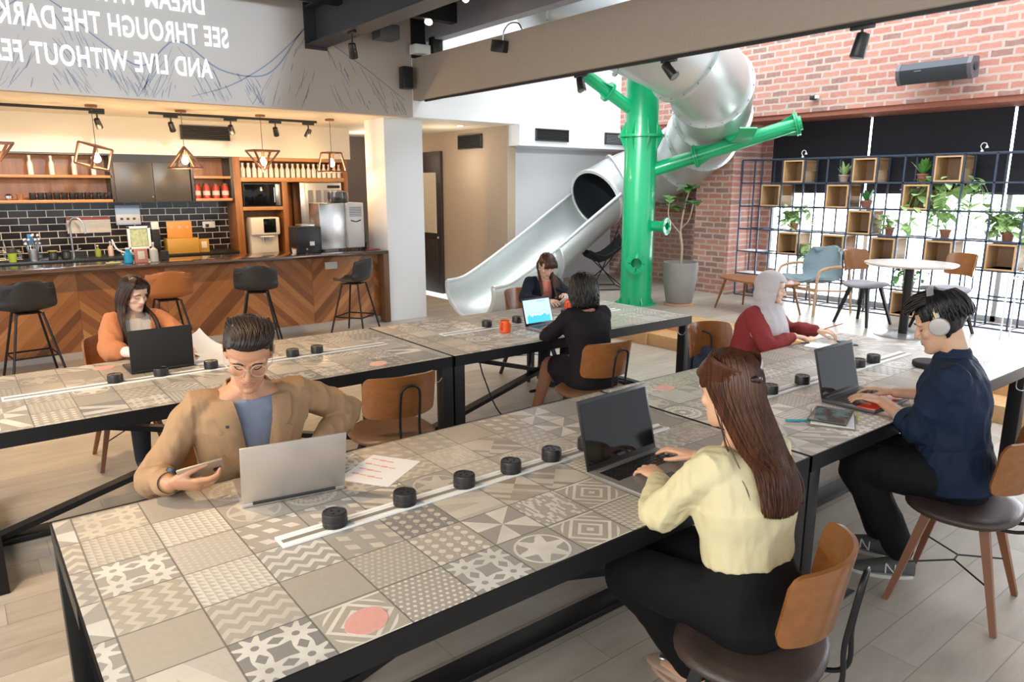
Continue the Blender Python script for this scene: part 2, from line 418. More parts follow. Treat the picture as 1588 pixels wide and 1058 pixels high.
# windows behind the shelf, frame and glass
wf = MB()
for yy in (-.45, 1.5, 3.0, 4.55, 5.93): wf.span(9.32, 9.38, yy - .025, yy + .025, .28, 2.7)
wf.span(9.32, 9.38, -.5, 5.95, .28, .34); wf.span(9.32, 9.38, -.5, 5.95, 2.64, 2.7)
w = struct(wf, 'window_1', plain('window_frame', (.5, .52, .55), .5))
wg = MB().span(9.345, 9.35, -.45, 5.93, .3, 2.68).make('window_glass', 'glass', w); tag(wg, kind='structure')
for i, (a, b) in enumerate(((4.60, 5.93), (3.045, 4.57), (1.5, 3.015))):
    r = thing('roller_blind', ['charcoal roller blind over the left window bay beside the brick pier',
              'charcoal roller blind over the middle window bay, right of the bright gap',
              'charcoal roller blind over the window bay at the right edge'][i], 'blind', (9.25, (a + b) / 2, 1.72), 0, 'roller blinds on the shelf windows')
    L = b - a
    MB().box((0, 0, .47), (.012, L, .92)).make('fabric', 'blind', r)
    MB().box((0, 0, 0), (.025, L, .03), .008).make('bottom_bar', 'dark_frame', r)
# dark ceiling over the work tables
struct(MB().span(-3.2, 5.15, -1.6, 8.3, 3.95, 4.1), 'ceiling_deck', 'deck')
cr = MB()
for i in range(20): cr.span(-2.9 + i * .4, -2.82 + i * .4, -1.5, 8.3, 3.87, 3.96)
for yy in (7.6, 5.2, 2.8): cr.span(-3.2, 5.1, yy - .06, yy + .06, 3.68, 3.9)
struct(cr, 'ceiling_ribs', 'deck')
struct(MB().span(5.05, 5.2, -1.6, 8.3, 3.58, 4.1), 'trim_9', plain('edge_gray', (.30, .30, .33), .6))
# tan fabric beam
struct(MB().span(4.87, 4.99, -1.2, 8.3, 2.86, 3.36, .004), 'trim_10', 'beam_linen')
# doors
d = MB(); d.span(6.52, 6.58, 10.30, 11.12, 0, 2.36, .004)
dd = struct(d, 'door_1', plain('door_dark', (.035, .025, .022), .5))
x = MB().span(6.50, 6.53, 10.44, 10.98, 1.02, 2.02).make('door_glass', plain('frosted', (.62, .56, .43), .35), dd); tag(x, kind='structure')
x = MB().ell((6.49, 10.36, .95), (.02, .02, .02)).make('door_knob', 'steel', dd); tag(x, kind='structure')
x = MB().span(6.51, 6.53, 10.42, 11.0, .15, .9, .003).make('door_panel', plain('door_dark2', (.045, .032, .028), .5), dd); tag(x, kind='structure')
d = MB(); d.span(5.12, 5.16, 12.1, 12.19, 0, 2.3); d.span(5.10, 5.55, 12.14, 12.19, 0, 2.3)
struct(d, 'door_2', plain('door_white', (.55, .58, .62), .4))
struct(MB().span(4.99, 5.10, 11.04, 12.2, 2.05, 2.66), 'trim_11', 'dark_frame')
# skirting of the bar side
# ============================================================ wall grilles
def grille(loc, sx, sz, label, axis='y', mat='dark_grille'):
    t = thing('vent_grille', label, 'vent', loc, 0 if axis == 'y' else -90, 'air grilles high on the walls')
    f = MB(); w_ = .015
    f.box((-sx / 2, 0, 0), (w_, .03, sz)); f.box((sx / 2, 0, 0), (w_, .03, sz)); f.box((0, 0, sz / 2), (sx + w_, .03, w_)); f.box((0, 0, -sz / 2), (sx + w_, .03, w_))
    f.make('frame', 'dark_frame', t); MB().box((0, .012, 0), (sx, .01, sz)).make('backing', 'matte_black', t)
    s = MB(); n = int(sz / .022)
    for i in range(n): s.box((0, .0, -sz / 2 + (i + .5) * sz / n), (sx, .02, .004), rot=Euler((.6, 0, 0)))
    s.make('slats', mat, t)
grille((7.2, 8.28, 2.53), .62, .16, 'dark grille on the white fascia, left of the two there')
grille((8.55, 8.28, 2.53), .50, .16, 'grey grille on the white fascia beside the green pole', mat=plain('gr2', (.25, .25, .27), .5))
grille((6.55, 9.48, 2.47), .62, .2, 'black grille on the tan corridor wall above the dark door', 'x')
grille((2.91, 10.48, 2.5), .62, .17, 'grey metal grille on the cream bulkhead above the wall cabinets', mat=plain('gr3', (.20, .19, .17), .4, .6))

# ============================================================ steel beam, ceiling lights
t = thing('steel_beam', 'dark grey steel I-beam under the black ceiling meeting the mural wall', 'beam', (3.6, 0, 3.36))
b = MB(); b.span(.0, .02, -1.2, 8.25, .015, .40); b.make('web', plain('ibeam', (.055, .055, .058), .5, .2), t)
b = MB(); b.span(-.12, .12, -1.2, 8.27, 0, .02); b.make('bottom_flange', 'dark_frame', t)
b = MB(); b.span(-.12, .12, -1.2, 8.27, .40, .42); b.make('top_flange', 'dark_frame', t)
b = MB(); b.span(-.13, .13, 8.27, 8.29, -.03, .46); b.make('end_plate', 'dark_frame', t)
def track_head(loc, aim, label, group, col='black_plastic', lit=0, colr=(1, .8, .55), s=1.0, stem=.10, adapter=.16, axis='x'):
    """track spotlight: adapter, stem, can"""
    t = thing('track_spotlight', label, 'spotlight', loc, 0, group)
    a = (adapter, .03, .03) if axis == 'x' else (.03, adapter, .03)
    MB().box((0, 0, -.015), a, .004).make('adapter', col, t)
    MB().tube([(0, 0, -.02), (0, 0, -.03 - stem)], .009, 8).make('stem', col, t)
    A = V(*aim).normalized(); c = V(0, 0, -.05 - stem)
    MB().tube([c - A * .05 * s, c - A * .045 * s, c + A * .08 * s, c + A * .085 * s], [.03 * s, .036 * s, .043 * s, .040 * s], 20).make('can', col, t)
    g = G('lamp_face'); g.set(color=(.9, .8, .6), emit=colr + (1,), estr=lit) if lit else g.set(color=(.15, .15, .15))
    MB().tube([c + A * .082 * s, c + A * .0865 * s], .035 * s, 16).make('lens', g.mat, t)
    return t
# rails over the bar
for i, (a, b) in enumerate(((-.6, 1.58), (2.04, 4.12))):
    t = MB().box((0, 0, 0), (b - a, .035, .03), .003).make('lighting_track', 'black_plastic')
    t.location = ((a + b) / 2, 9.6, 2.645); tag(t, ['black lighting track on the cream ceiling over the left part of the bar', 'black lighting track on the cream ceiling over the right part of the bar'][i], 'track', 'lighting tracks over the bar')
for px, nm in ((.40, 'above the shelf of mugs at far left'), (1.50, 'at the right end of the left track'), (2.28, 'at the left end of the right track'), (2.98, 'in front of the cream bulkhead grille'), (3.55, 'beside the triangular pendant over the water dispenser'), (4.0, 'at the right end of the right track')):
    track_head((px, 9.6, 2.63), (.35 if px < 3.8 else -.3, .5, -.9), 'small black spotlight on the bar track, ' + nm, 'bar track spotlights', s=.85, stem=.07)
for px in (.40, 1.5, 2.98, 4.0): spot('bar_spot', (px, 9.55, 2.46), (px, 10.9, 1.6), 24, (1, .66, .36), 95, .8)
# heads under the tan beam
MB_t = MB().span(-.012, .012, -4.2, 3.2, -.012, .012).make('lighting_track', 'black_plastic'); MB_t.location = (4.93, 4.9, 2.845)
tag(MB_t, 'long black lighting track along the underside of the tan beam', 'track')
track_head((4.93, 5.27, 2.84), (-.15, -.45, -1), 'black spotlight under the tan beam in front of the white wall', 'spotlights under the tan beam', s=1.0, stem=.03, axis='y')
track_head((4.93, 4.2, 2.84), (.1, -.75, -.8), 'black spotlight under the tan beam tilted in front of the green pole', 'spotlights under the tan beam', s=1.1, stem=.03, axis='y')
track_head((4.93, 2.57, 2.84), (-.1, .15, -1), 'black spotlight under the tan beam in front of the brick wall', 'spotlights under the tan beam', s=1.15, stem=.06, axis='y')
spot('slide_wall_fill', (4.95, 5.15, 2.66), (8.0, 9.0, .9), 170, (.95, .98, 1), 70, .9, .06)  # cool fill added to brighten the white wall behind the slide
# ceiling spots
track_head((3.55, 7.25, 3.36), (.25, .3, -1), 'dark spotlight hanging beneath the steel beam before the mural', 'spotlights under the dark ceiling', s=1.1, stem=.12, axis='y')
track_head((4.74, 7.65, 3.87), (-.45, -.5, -.8), 'lit spotlight with warm lamp under the black ceiling', 'spotlights under the dark ceiling', s=1.3, stem=.08, lit=9, axis='y')
track_head((4.74, 6.9, 3.87), (-.55, -.75, -.5), 'bright warm spotlight highest in the black ceiling', 'spotlights under the dark ceiling', s=1.0, stem=.02, lit=30, axis='y')
# floodlight clamped on beam, with curved bracket
t = thing('floodlight', 'small black floodlight clamped by a curved arm to the tan beam', 'light', (4.83, 6.42, 3.24))
MB().box((0, 0, 0), (.07, .22, .12), .01, Euler((.2, 0, 0))).make('housing', 'black_plastic', t)
MB().tube(smoothpath([(.0, -.06, .05), (.0, -.08, .14), (.02, -.15, .20), (.04, -.26, .19), (.05, -.32, .12)]), .008, 8).make('bracket', 'steel', t)
t = thing('wall_speaker', 'small black box speaker at the corner where beam meets the mural wall', 'speaker', (4.72, 8.2, 3.11))
MB().box((0, 0, 0), (.14, .12, .26), .012).make('cabinet', 'black_plastic', t); MB().box((0, -.062, 0), (.12, .006, .23), .002).make('grille_cloth', 'matte_black', t)
t = thing('emergency_light', 'white emergency light box in the corner above the small black speaker', 'light', (4.9, 8.15, 3.45))
MB().box((0, 0, 0), (.22, .16, .11), .012).make('housing', 'white_plastic', t)
MB().box((.2, -.05, .06), (.14, .12, .2), .01).make('transformer', 'black_plastic', t)
t = thing('air_duct_fan', 'grey ceiling unit box under the black ceiling beside the steel beam', 'duct', (4.35, 8.0, 3.56))
MB().box((0, 0, 0), (.26, .22, .16), .01).make('body', plain('unitgray', (.10, .10, .11), .5), t); MB().box((0, 0, .25), (.04, .04, .34)).make('rod', 'dark_frame', t)
# security sensor and speaker on brick
t = thing('loudspeaker', 'long charcoal loudspeaker mounted on the brick wall above the blinds', 'speaker', (8.44, 3.55, 2.99), 0)
k = MB(); pr = [(-.11, -.06), (-.13, .02), (-.09, .09), (.05, .10), (.08, .03), (.08, -.09), (-.05, -.12)]
k.prism(pr, (0, -.33, 0), (1, 0, 0), (0, 0, 1), (0, .66, 0)); k.make('cabinet', 'speaker_gray', t)
for yy in (-.35, .35):
    MB().prism([(p[0] * 1.04, p[1] * 1.04) for p in pr], (0, yy - .02, 0), (1, 0, 0), (0, 0, 1), (0, .04, 0)).make('end_cap', plain('endcap', (.13, .13, .15), .5), t)
MB().tube([(-.03, -.372, 0), (-.03, -.385, 0)], .04, 20).make('knob', 'speaker_gray', t)
MB().box((-.128, .14, .0), (.006, .07, .008)).make('badge', 'steel', t)
MB().box((.13, 0, -.02), (.14, .2, .08), .005).make('wall_bracket', 'dark_frame', t)
t = thing('security_sensor', 'tiny black sensor on the brick wall left of the loudspeaker', 'sensor', (8.60, 5.02, 2.86))
MB().box((0, 0, 0), (.07, .06, .05), .006).make('body', 'black_plastic', t); MB().box((0, -.05, .005), (.05, .04, .04), .006).make('bracket', 'white_plastic', t)
# soffit downlight
t = thing('downlight', 'small round lit downlight in the soffit right of the white column', 'light', (6.05, 9.0, 2.655))
MB().lathe([(.05, 0), (.06, -.004), (.062, 0)], seg=24).make('trim_ring', 'white_plastic', t)
g = G('downl'); g.set(emit=(1, .85, .6, 1), estr=12); MB().cyl((0, 0, -.003), .045, .002).make('lamp', g.mat, t)
point('downlight_glow', (6.05, 9.4, 2.15), 7, (1, .86, .68), .06)
t = thing('downlight', 'small lit downlight at the end of the grey passage', 'light', (5.25, 11.6, 2.655))
MB().lathe([(.03, 0), (.04, -.004), (.042, 0)], seg=20).make('trim_ring', 'white_plastic', t); MB().cyl((0, 0, -.003), .03, .002).make('lamp', g.mat, t)
point('passage_glow', (5.6, 11.2, 2.4), 8, (1, .8, .6), .05)

# ============================================================ mural: mountain lines, mirrored words of light
wall_m = bpy.data.objects['wall_mural']
def stroke(mb, pts, w, y=8.297):
    P = smoothpath([(p[0], y, p[1]) for p in pts], 5); L, R = [], []
    n = len(P)
    for i, p in enumerate(P):
        d = (P[min(i + 1, n - 1)] - P[max(i - 1, 0)]); d = V(d.x, 0, d.z)
        d = d.normalized() if d.length > 0 else V(1, 0, 0)
        nn = V(-d.z, 0, d.x) * w * (.35 + .65 * math.sin(PI * (i + .3) / (n + .2)))
        L.append(p + nn); R.append(p - nn)
    g_ = [[L[i] + V(0, .004, 0), L[i], R[i], R[i] + V(0, .004, 0)] for i in range(n)]
    mb.rings(g_, True, True)
rs = random.Random(3); mt = MB()
ridge = [(-1.2, 3.05), (-.3, 3.38), (.3, 3.12), (.9, 3.52), (1.4, 3.18), (1.75, 2.98), (2.1, 3.26), (2.5, 3.02), (2.9, 2.98), (3.15, 3.12), (3.45, 3.52), (3.62, 3.60), (3.8, 3.42), (4.2, 3.2), (4.75, 2.86)]
stroke(mt, ridge, .007)
stroke(mt, [(2.2, 2.72), (2.6, 2.86), (3.0, 3.1), (3.3, 3.36), (3.5, 3.56)], .006)
for i in range(260):
    x0 = rs.uniform(-1.0, 4.7)
    j = max(k for k in range(len(ridge)) if ridge[k][0] <= x0); j = min(j, len(ridge) - 2)
    (ax, az), (bx, bz) = ridge[j], ridge[j + 1]; zz = az + (bz - az) * (x0 - ax) / (bx - ax)
    s_ = 1 if bz < az else -1; z0 = rs.uniform(2.75, zz); L = rs.uniform(.06, .32) * min(1, (z0 - 2.66) * 4)
    dx = L * rs.uniform(.25, .7) * s_
    if x0 + dx > 4.78: continue
    stroke(mt, [(x0, z0), (x0 + dx * .5, z0 - L * .45), (x0 + dx, max(2.68, z0 - L))], rs.choice((.0015, .002, .0035)))
mo = mt.make('mountain_drawing', plain('mural_line', (.19, .215, .275), .8), wall_m); tag(mo, kind='structure')
gt = G('projected_light_paint'); gt.set(color=(.86, .87, .9), rough=.7, emit=(.8, .86, .95, 1), estr=.38)  # projected light put into the letters as pale, faintly glowing meshes
def mirrored(txt, xr, z, h, width, label):
    cu = bpy.data.curves.new('t', 'FONT'); cu.body = txt; cu.size = 1; cu.offset = .022; cu.extrude = .0; cu.space_character = 1.08
    o = bpy.data.objects.new('tmp', cu); COL.objects.link(o); bpy.context.view_layer.update()
    me = bpy.data.meshes.new_from_object(o.evaluated_get(bpy.context.evaluated_depsgraph_get())); bpy.data.objects.remove(o)
    xs = [v.co.x for v in me.vertices]; ys = [v.co.y for v in me.vertices]; x0, x1, y0, y1 = min(xs), max(xs), 0, max(ys)
    # seen from the front +x runs right, letters run mirrored from right to left
    for v in me.vertices: v.co = V(-(v.co.x - x0) / (x1 - x0) * width, -.003, (v.co.y) / (y1) * h)
    me.materials.append(gt.mat)
    ob = bpy.data.objects.new('projected_text', me); COL.objects.link(ob); ob.location = (xr, 8.296, z)
    tag(ob, label, 'text', 'mirrored projected words on the mural'); return ob
mirrored('DREAM WITH', 2.40, 3.55, .185, 1.08, 'top line of mirrored white projected words, DREAM, cut by the picture edge')
mirrored('SEE THROUGH THE DARK', 2.62, 3.245, .195, 2.03, 'middle line of mirrored white projected words, SEE THROUGH THE DARK')
mirrored('AND LIVE WITHOUT FEAR', 2.43, 2.925, .185, 2.06, 'lowest line of mirrored white projected words, AND LIVE WITHOUT')
spot('projector_beam', (1.6, 3.2, 3.3), (1.15, 8.3, 3.55), 520, (.66, .83, 1.0), 50, .35, .12)
# ============================================================ patchwork tile table tops
def patch_mat():
    g = G('patchwork_tiles'); x, y, z = g.xyz(g.pos()); T = .196
    ux = (x - .19) / T; uy = (y - 1.972) / T
    ix = g.floor(ux); iy = g.floor(uy); fx0 = g.fract(ux); fy0 = g.fract(uy)
    r = g.white(g.vec(ix, iy, .5)); r2 = g.white(g.vec(iy, ix, 3.5)); r3 = g.white(g.vec(ix, iy, 9.5)); r4 = g.white(g.vec(iy, ix, 17.5))
    sw = r4 > .5
    fx = g.lerp(sw, fx0, fy0); fy = g.lerp(sw, fy0, fx0)
    cx, cy = fx - .5, fy - .5
    rad = g.m('SQRT', cx * cx + cy * cy); ang = g.m('ARCTAN2', cy, cx)
    n = g.noise(g.pos(), 60, 4); nb = g.noise(g.pos(), 9, 4)
    # the patterns, each 0..1
    P = []
    P.append(g.mod(g.floor(ang / (PI / 4) + 8), 2))                                            # pinwheel
    P.append(g.fract(fx * 9) + g.fract(fy * 9) > 1.0)                                          # small triangles
    st = g.white(g.vec(g.floor((fx + fy) * 7), g.floor(fx - fy), ix)); P.append(st > .5)       # inlaid diagonals
    a = g.sin(fx * 2 * PI * 5) + g.sin(fy * 2 * PI * 5 + g.floor(fx * 5) * PI); P.append(a > .55)   # bow ties
    petal = rad * (2.6 + g.cos(ang * 6) * .9); P.append(g.mx(petal < .75, g.band(rad, .40, .44)))   # flower
    lace = g.mx(g.mx(g.band(rad + g.cos(ang * 24) * .012, .38, .45), g.band(rad + g.cos(ang * 16) * .03, .22, .30)), g.mx(rad < .08, g.band(g.fract(ang * 12 / PI), .3, .62) * g.band(rad, .31, .37)))
    P.append(lace)                                                                              # lace ring
    P.append(g.white(g.vec(g.floor(fx * 11), g.floor(fy * 22) , ix + 5)) > .62)                  # stepped dashes
    sk = fx * 4 + g.abs(g.fract(fy * 4) - .5) * 1.0; P.append(g.fract(sk) < .42)                # zigzag ribbons
    dx, dy = g.fract(fx * 10) - .5, g.fract(fy * 10 + g.floor(fx * 10) * .5) - .5; P.append((dx * dx + dy * dy) < .07)   # dots
    hx, hy = g.fract(fx * 3 + fy * 1.5), g.fract(fy * 3); P.append(g.mx((hx < .5) * (hy > .5), 0.0))                     # cubes
    P.append(g.mx(g.band(fx, .12, .38), g.band(fx + fy * .5, .75, 1.0)))                        # broad panels
    q = g.abs(cx) + g.abs(cy); P.append(g.mx(g.band(g.fract(q * 5), 0, .38) * (rad < .47), g.band(g.abs(cx), .43, .47)))    # diamonds
    scx, scy = g.fract(fx * 2) - .5, g.fract(fy * 2) - .5; sr = g.m('SQRT', scx * scx + scy * scy); sa = g.m('ARCTAN2', scy, scx)
    P.append(g.mx((sr * (2.2 + g.cos(sa * 8) * .7) < .85) * (sr > .10), 0.0))                       # small rosettes
    N = len(P) + 1.4
    k = g.floor(r * N); acc = 0.0
    for i, p in enumerate(P): acc = g.m('MULTIPLY_ADD', g.band(k, i - .5, i + .5), p, acc)
    wear = g.ramp(nb, [(.35, (.62, .62, .62)), (.62, (1, 1, 1))])
    base = g.ramp(r2, [(0, (.40, .355, .30)), (.2, (.34, .32, .285)), (.38, (.44, .385, .31)), (.55, (.37, .345, .305)), (.72, (.23, .22, .21)), (.8, (.42, .38, .32)), (.93, (.53, .48, .41))], True)
    base = g.mix(n * .5, base, (.30, .27, .24))
    brown = g.white(g.vec(g.floor((fx + fy) * 7), iy, ix)) * g.band(k, 1.5, 2.5)
    base = g.mix(brown * .6, base, (.24, .155, .10))
    mot = g.ramp(r3, [(0, (.66, .61, .52)), (.3, (.74, .71, .65)), (.6, (.58, .53, .44)), (.8, (.72, .68, .60))], True)
    f = acc * wear_f(g, nb, r3)
    c = g.mix(f, base, mot)
    gr = g.mx(g.mx(fx0 < .012, fx0 > .988), g.mx(fy0 < .012, fy0 > .988))
    c = g.mix(gr * .75, c, (.10, .09, .08))
    g.set(color=c, rough=g.lerp(n, .36, .5), coat=.22, coatr=.22, spec=.35); return g.mat
def wear_f(g, nb, r3):
    return g.m('MINIMUM', 1.0, (nb * 1.1 + .30) * (.55 + r3 * .45))
M['patch'] = patch_mat()
def work_table(x0, x1, y0, y1, label, stickers=()):
    cx, cy = (x0 + x1) / 2, (y0 + y1) / 2; W, D = x1 - x0, y1 - y0; H = .75
    t = thing('work_table', label, 'table', (cx, cy, 0), 0, 'tile-topped steel work tables')
    MB().box((0, 0, H - .012), (W - .012, D - .012, .024), .002).make('tabletop', 'patch', t)
    f = MB()
    for s in (-1, 1):
        f.box((0, s * (D / 2 - .003), H - .035), (W, .006, .068)); f.box((s * (W / 2 - .003), 0, H - .035), (.006, D, .068))
        f.box((0, s * (D / 2 - .03), H - .055), (W - .01, .05, .035)); f.box((s * (W / 2 - .03), 0, H - .055), (.05, D - .01, .035))
    for q in (-.6, 0, .6): f.box((q, 0, H - .045), (.04, D - .1, .03))
    f.make('frame', 'black_metal', t)
    for sx in (-1, 1):
        for sy in (-1, 1):
            MB().box((sx * (W / 2 - .04), sy * (D / 2 - .04), (H - .03) / 2), (.078, .078, H - .03), .004).make('leg', 'black_metal', t)
    for s in (-1, 1):
        b = MB(); b.bar((s * -(W / 2 - .08), .018 * s, H - .09), (s * (W / 2 - .08), .018 * s, .05), .07, .03, ref=(0, 0, 1)); b.make('cross_brace', 'black_metal', t)
        MB().box((s * (W / 2 - .04), 0, .05), (.06, D - .1, .05), .003).make('foot_rail', 'black_metal', t)
    MB().box((0, 0, .02), (W - .14, .11, .03), .003).make('floor_rail', 'black_metal', t)
    for (a, b, rz) in stickers:
        s = MB().prism([(.062 * math.cos(q * PI / 12) * (1.0 if q % 24 < 12 else .93), .050 * math.sin(q * PI / 12)) for q in range(24)], (a - cx, b - cy, H), (math.cos(rz), math.sin(rz), 0), (-math.sin(rz), math.cos(rz), 0), (0, 0, .0012))
        s.make('sticker', 'pink_sticker', t)
    hk = MB().tube(smoothpath([(W / 2 - .14, -D / 2 + .02, H - .06), (W / 2 - .14, -D / 2 + .02, H - .13), (W / 2 - .12, -D / 2 - .01, H - .145), (W / 2 - .10, -D / 2 - .02, H - .12)]), .003, 6); hk.make('bag_hook', 'screw', t)
    return t
AY0, AY1, BY0, BY1 = 1.388, 2.574, 3.70, 4.87
work_table(.133, 2.583, AY0, AY1, 'tile-topped black steel table in the foreground, under the silver laptop', [(.69, 1.47, .5)])
work_table(2.593, 5.06, AY0, AY1, 'tile-topped black steel table under the laptop with red palm rest', [(2.9, 2.40, .3)])
work_table(-.07, 2.41, BY0, BY1, 'tile-topped black steel table behind the tan blazer, under the black laptop', [(.62, 4.72, .2), (1.95, 3.82, .6)])
work_table(2.42, 4.77, BY0, BY1, 'tile-topped black steel table under the tablet with blue chart and orange cups')
# power rails with socket pucks
def rail(x0, x1, y, label):
    t = thing('power_rail', label, 'power rail', ((x0 + x1) / 2, y, .7505), 0, 'white power rails set along the tables'); L = x1 - x0
    MB().box((0, 0, .002), (L, .075, .004), .001).make('base', 'white_plastic', t)
    for s in (-1, 1): MB().box((0, s * .03, .005), (L, .014, .006), .001).make('lip', plain('rail_lip', (.85, .85, .84), .3), t)
    MB().box((0, 0, .0045), (L - .02, .018, .002)).make('slot', plain('rail_slot', (.25, .24, .22), .5), t)
    return t
rail(.66, 2.40, 1.985, 'white power rail on the foreground table, carrying the nearest black sockets')
rail(2.75, 4.75, 1.985, 'white power rail on the table with the red-edged laptop')
rail(.10, 2.25, 4.29, 'white power rail on the table behind the tan blazer')
rail(2.7, 4.5, 4.29, 'white power rail on the table with the two orange cups')
pk = thing('socket_puck', 'black round plug socket nearest the camera on the white rail', 'socket', (.84, 1.985, .7575), 20, 'round plug sockets')
MB().lathe([(.036, 0), (.039, .003), (.039, .040), (.037, .046), (.034, .047), (.033, .0445), (.0, .0445)], seg=32).make('body', 'black_plastic', pk)
h = MB(); h.box((0, .014, .0447), (.004, .009, .002)); h.box((-.011, -.007, .0447), (.009, .004, .002)); h.box((.011, -.007, .0447), (.009, .004, .002)); h.make('holes', plain('hole', (.002, .002, .002), .9), pk)
MB().ring((0, 0, .018), (0, 0, 1), .0392, .0009, 32, 6).make('seam', 'dark_frame', pk)
for (px, py, lb) in ((1.09, 1.985, 'black round socket second nearest the camera on the foreground rail'), (1.33, 1.985, 'black round socket third from the front end of the foreground rail'),
                     (1.54, 1.985, 'black round socket fourth from the front end, just before the last free one'), (1.74, 1.985, 'black round socket left of the large dark laptop screen'),
                     (1.93, 1.985, 'black round socket half hidden behind the large dark laptop screen'),
                     (3.23, 1.985, 'black round socket just beyond the long brown hair'), (3.53, 1.985, 'black round socket left of the laptop with red palm rest'),
                     (4.14, 1.985, 'black round socket just behind the screen of the red-edged laptop'), (4.32, 1.985, 'black round socket farthest along the right table rail'),
                     (.61, 4.29, 'black round socket at the left in front of the black laptop'), (.84, 4.29, 'black round socket in front of the black laptop, right one'),
                     (1.11, 4.29, 'black round socket left of the bespectacled man on the rear table'), (1.6, 4.29, 'left of the two black sockets right of the bespectacled man'),
                     (1.76, 4.29, 'right of the two black sockets right of the bespectacled man'), (3.13, 4.33, 'black round socket left of the orange cup on the rear table'),
                     (3.42, 4.33, 'black round socket between orange cup and the tablet screen'), (3.93, 4.33, 'black round socket right of the tablet screen, near the far cup')):
    dup(pk, (px, py, .7575), random.uniform(-60, 60), lb)

# ============================================================ work chairs
def chair_seat_mb(w=.235, d=.215, z=.445, th=.05):
    prof = [(0, -th * .5), (.55, -th * .52), (.9, -th * .42), (1.0, -th * .1), (1.0, th * .15), (.93, th * .42), (.75, th * .52), (.45, th * .42), (0, th * .34)]
    rg = []
    for r, h in prof:
        row = []
        for j in range(36):
            a = 2 * PI * j / 36; c, s_ = math.cos(a), math.sin(a)
            e = 2.6; k = (abs(c) ** e + abs(s_) ** e) ** (-1 / e)
            row.append(V(w * max(r, .002) * c * k, d * max(r, .002) * s_ * k, z + h + .012 * (s_ * r) ** 2))
        rg.append(row)
    return MB().rings(rg)
def make_chair(label, legmat='walnut', seatmat='leather_dark', loc=(0, 0, 0), rot=0, group='wood-backed work chairs'):
    t = thing('work_chair', label, 'chair', loc, rot, group)
    chair_seat_mb().make('seat', seatmat, t, 60)
    # curved plywood back
    g1 = []; R = .255
    for i in range(9):
        v = i / 8; row = []
        for j in range(49):
            u = -1 + 2 * j / 48; a = u * math.radians(56)
            hh = .118 * (1 - .10 * abs(u) ** 3); z = .695 + (v - .5) * 2 * hh
            if abs(u) > .86:      # rounded ends
                q = (abs(u) - .86) / .14; lim = math.sqrt(max(0, 1 - q ** 2)) * .34 + .66; z = .695 + (v - .5) * 2 * hh * lim
            tilt = (z - .58) * .16
            row.append(V(math.sin(a) * R * (1 + tilt * .3), -(math.cos(a) * R - .03) - tilt, z + .01 * math.cos(a)))
        g1.append(row)
    MB().sheet(g1, .014).make('backrest', 'chair_ply', t, 50)
    for s in (-1,):
        p = smoothpath([(-.055, -.06, .40), (-.055, -.2, .405), (-.055, -.262, .45), (-.055, -.262, .57), (-.055, -.278, .70), (-.045, -.286, .76), (0, -.289, .78), (.045, -.286, .76), (.055, -.278, .70), (.055, -.262, .57), (.055, -.262, .45), (.055, -.2, .405), (.055, -.06, .40)], 6)
        MB().tube(p, .0075, 10).make('back_tube', 'black_metal', t)
    MB().box((0, 0, .412), (.26, .24, .012), .003).make('seat_plate', 'black_metal', t)
    for sx in (-1, 1):
        for sy in (-1, 1):
            MB().tube([(sx * .115, sy * .105, .418), (sx * .215, sy * .205, .0)], [.026, .016], 4, r2=[.024, .015], ref=V(1, 1, 0) if 1 else None).make('leg', legmat, t, 30)
    w = MB()
    for sx in (-1, 1):
        for sy in (-1, 1): w.tube([(sx * .172, sy * .162, .18), (sx * .03, 0, .195)], .004, 6)
    w.tube([(-.03, 0, .195), (.03, 0, .195)], .004, 6); w.make('stretcher', 'black_metal', t)
    return t
CH = {}
CH['e'] = make_chair('empty wood-backed chair with tan seat between the rows, back to camera', 'matte_black', plain('leather_brown', (.16, .085, .045), .4, 0, .35, 12, .2, 100), (1.83, 3.46, 0), -6)
def put_chair(loc, rot, label): return dup(CH['e'], loc, rot, label)
c4 = put_chair((3.31, 3.37, 0), -3, 'wood-backed chair of the black-haired woman with her back turned')
c6 = make_chair('wood-backed chair with dark seat under the woman in pale yellow', 'matte_black', 'leather_dark', (1.76, 1.08, 0), 17)
c7 = make_chair('brown-legged chair with dark round seat under the man wearing headphones', plain('chair_leg_brown', (.20, .075, .032), .45, 0, .1, 10), 'leather_dark', (3.33, 1.08, 0), 8)
c1 = dup(c7, (.76, 2.88, 0), 166, 'orange-brown chair back behind the man in the tan blazer')
c2 = dup(c7, (.80, 5.22, 0), 178, 'wood-backed chair under the woman in the orange shirt')
c3 = put_chair((4.32, 5.25, 0), 183, 'wood-backed chair of the woman in navy blazer before the slide')
c5 = dup(c7, (4.25, 3.0, 0), 170, 'wood-backed chair of the woman in the white headscarf')

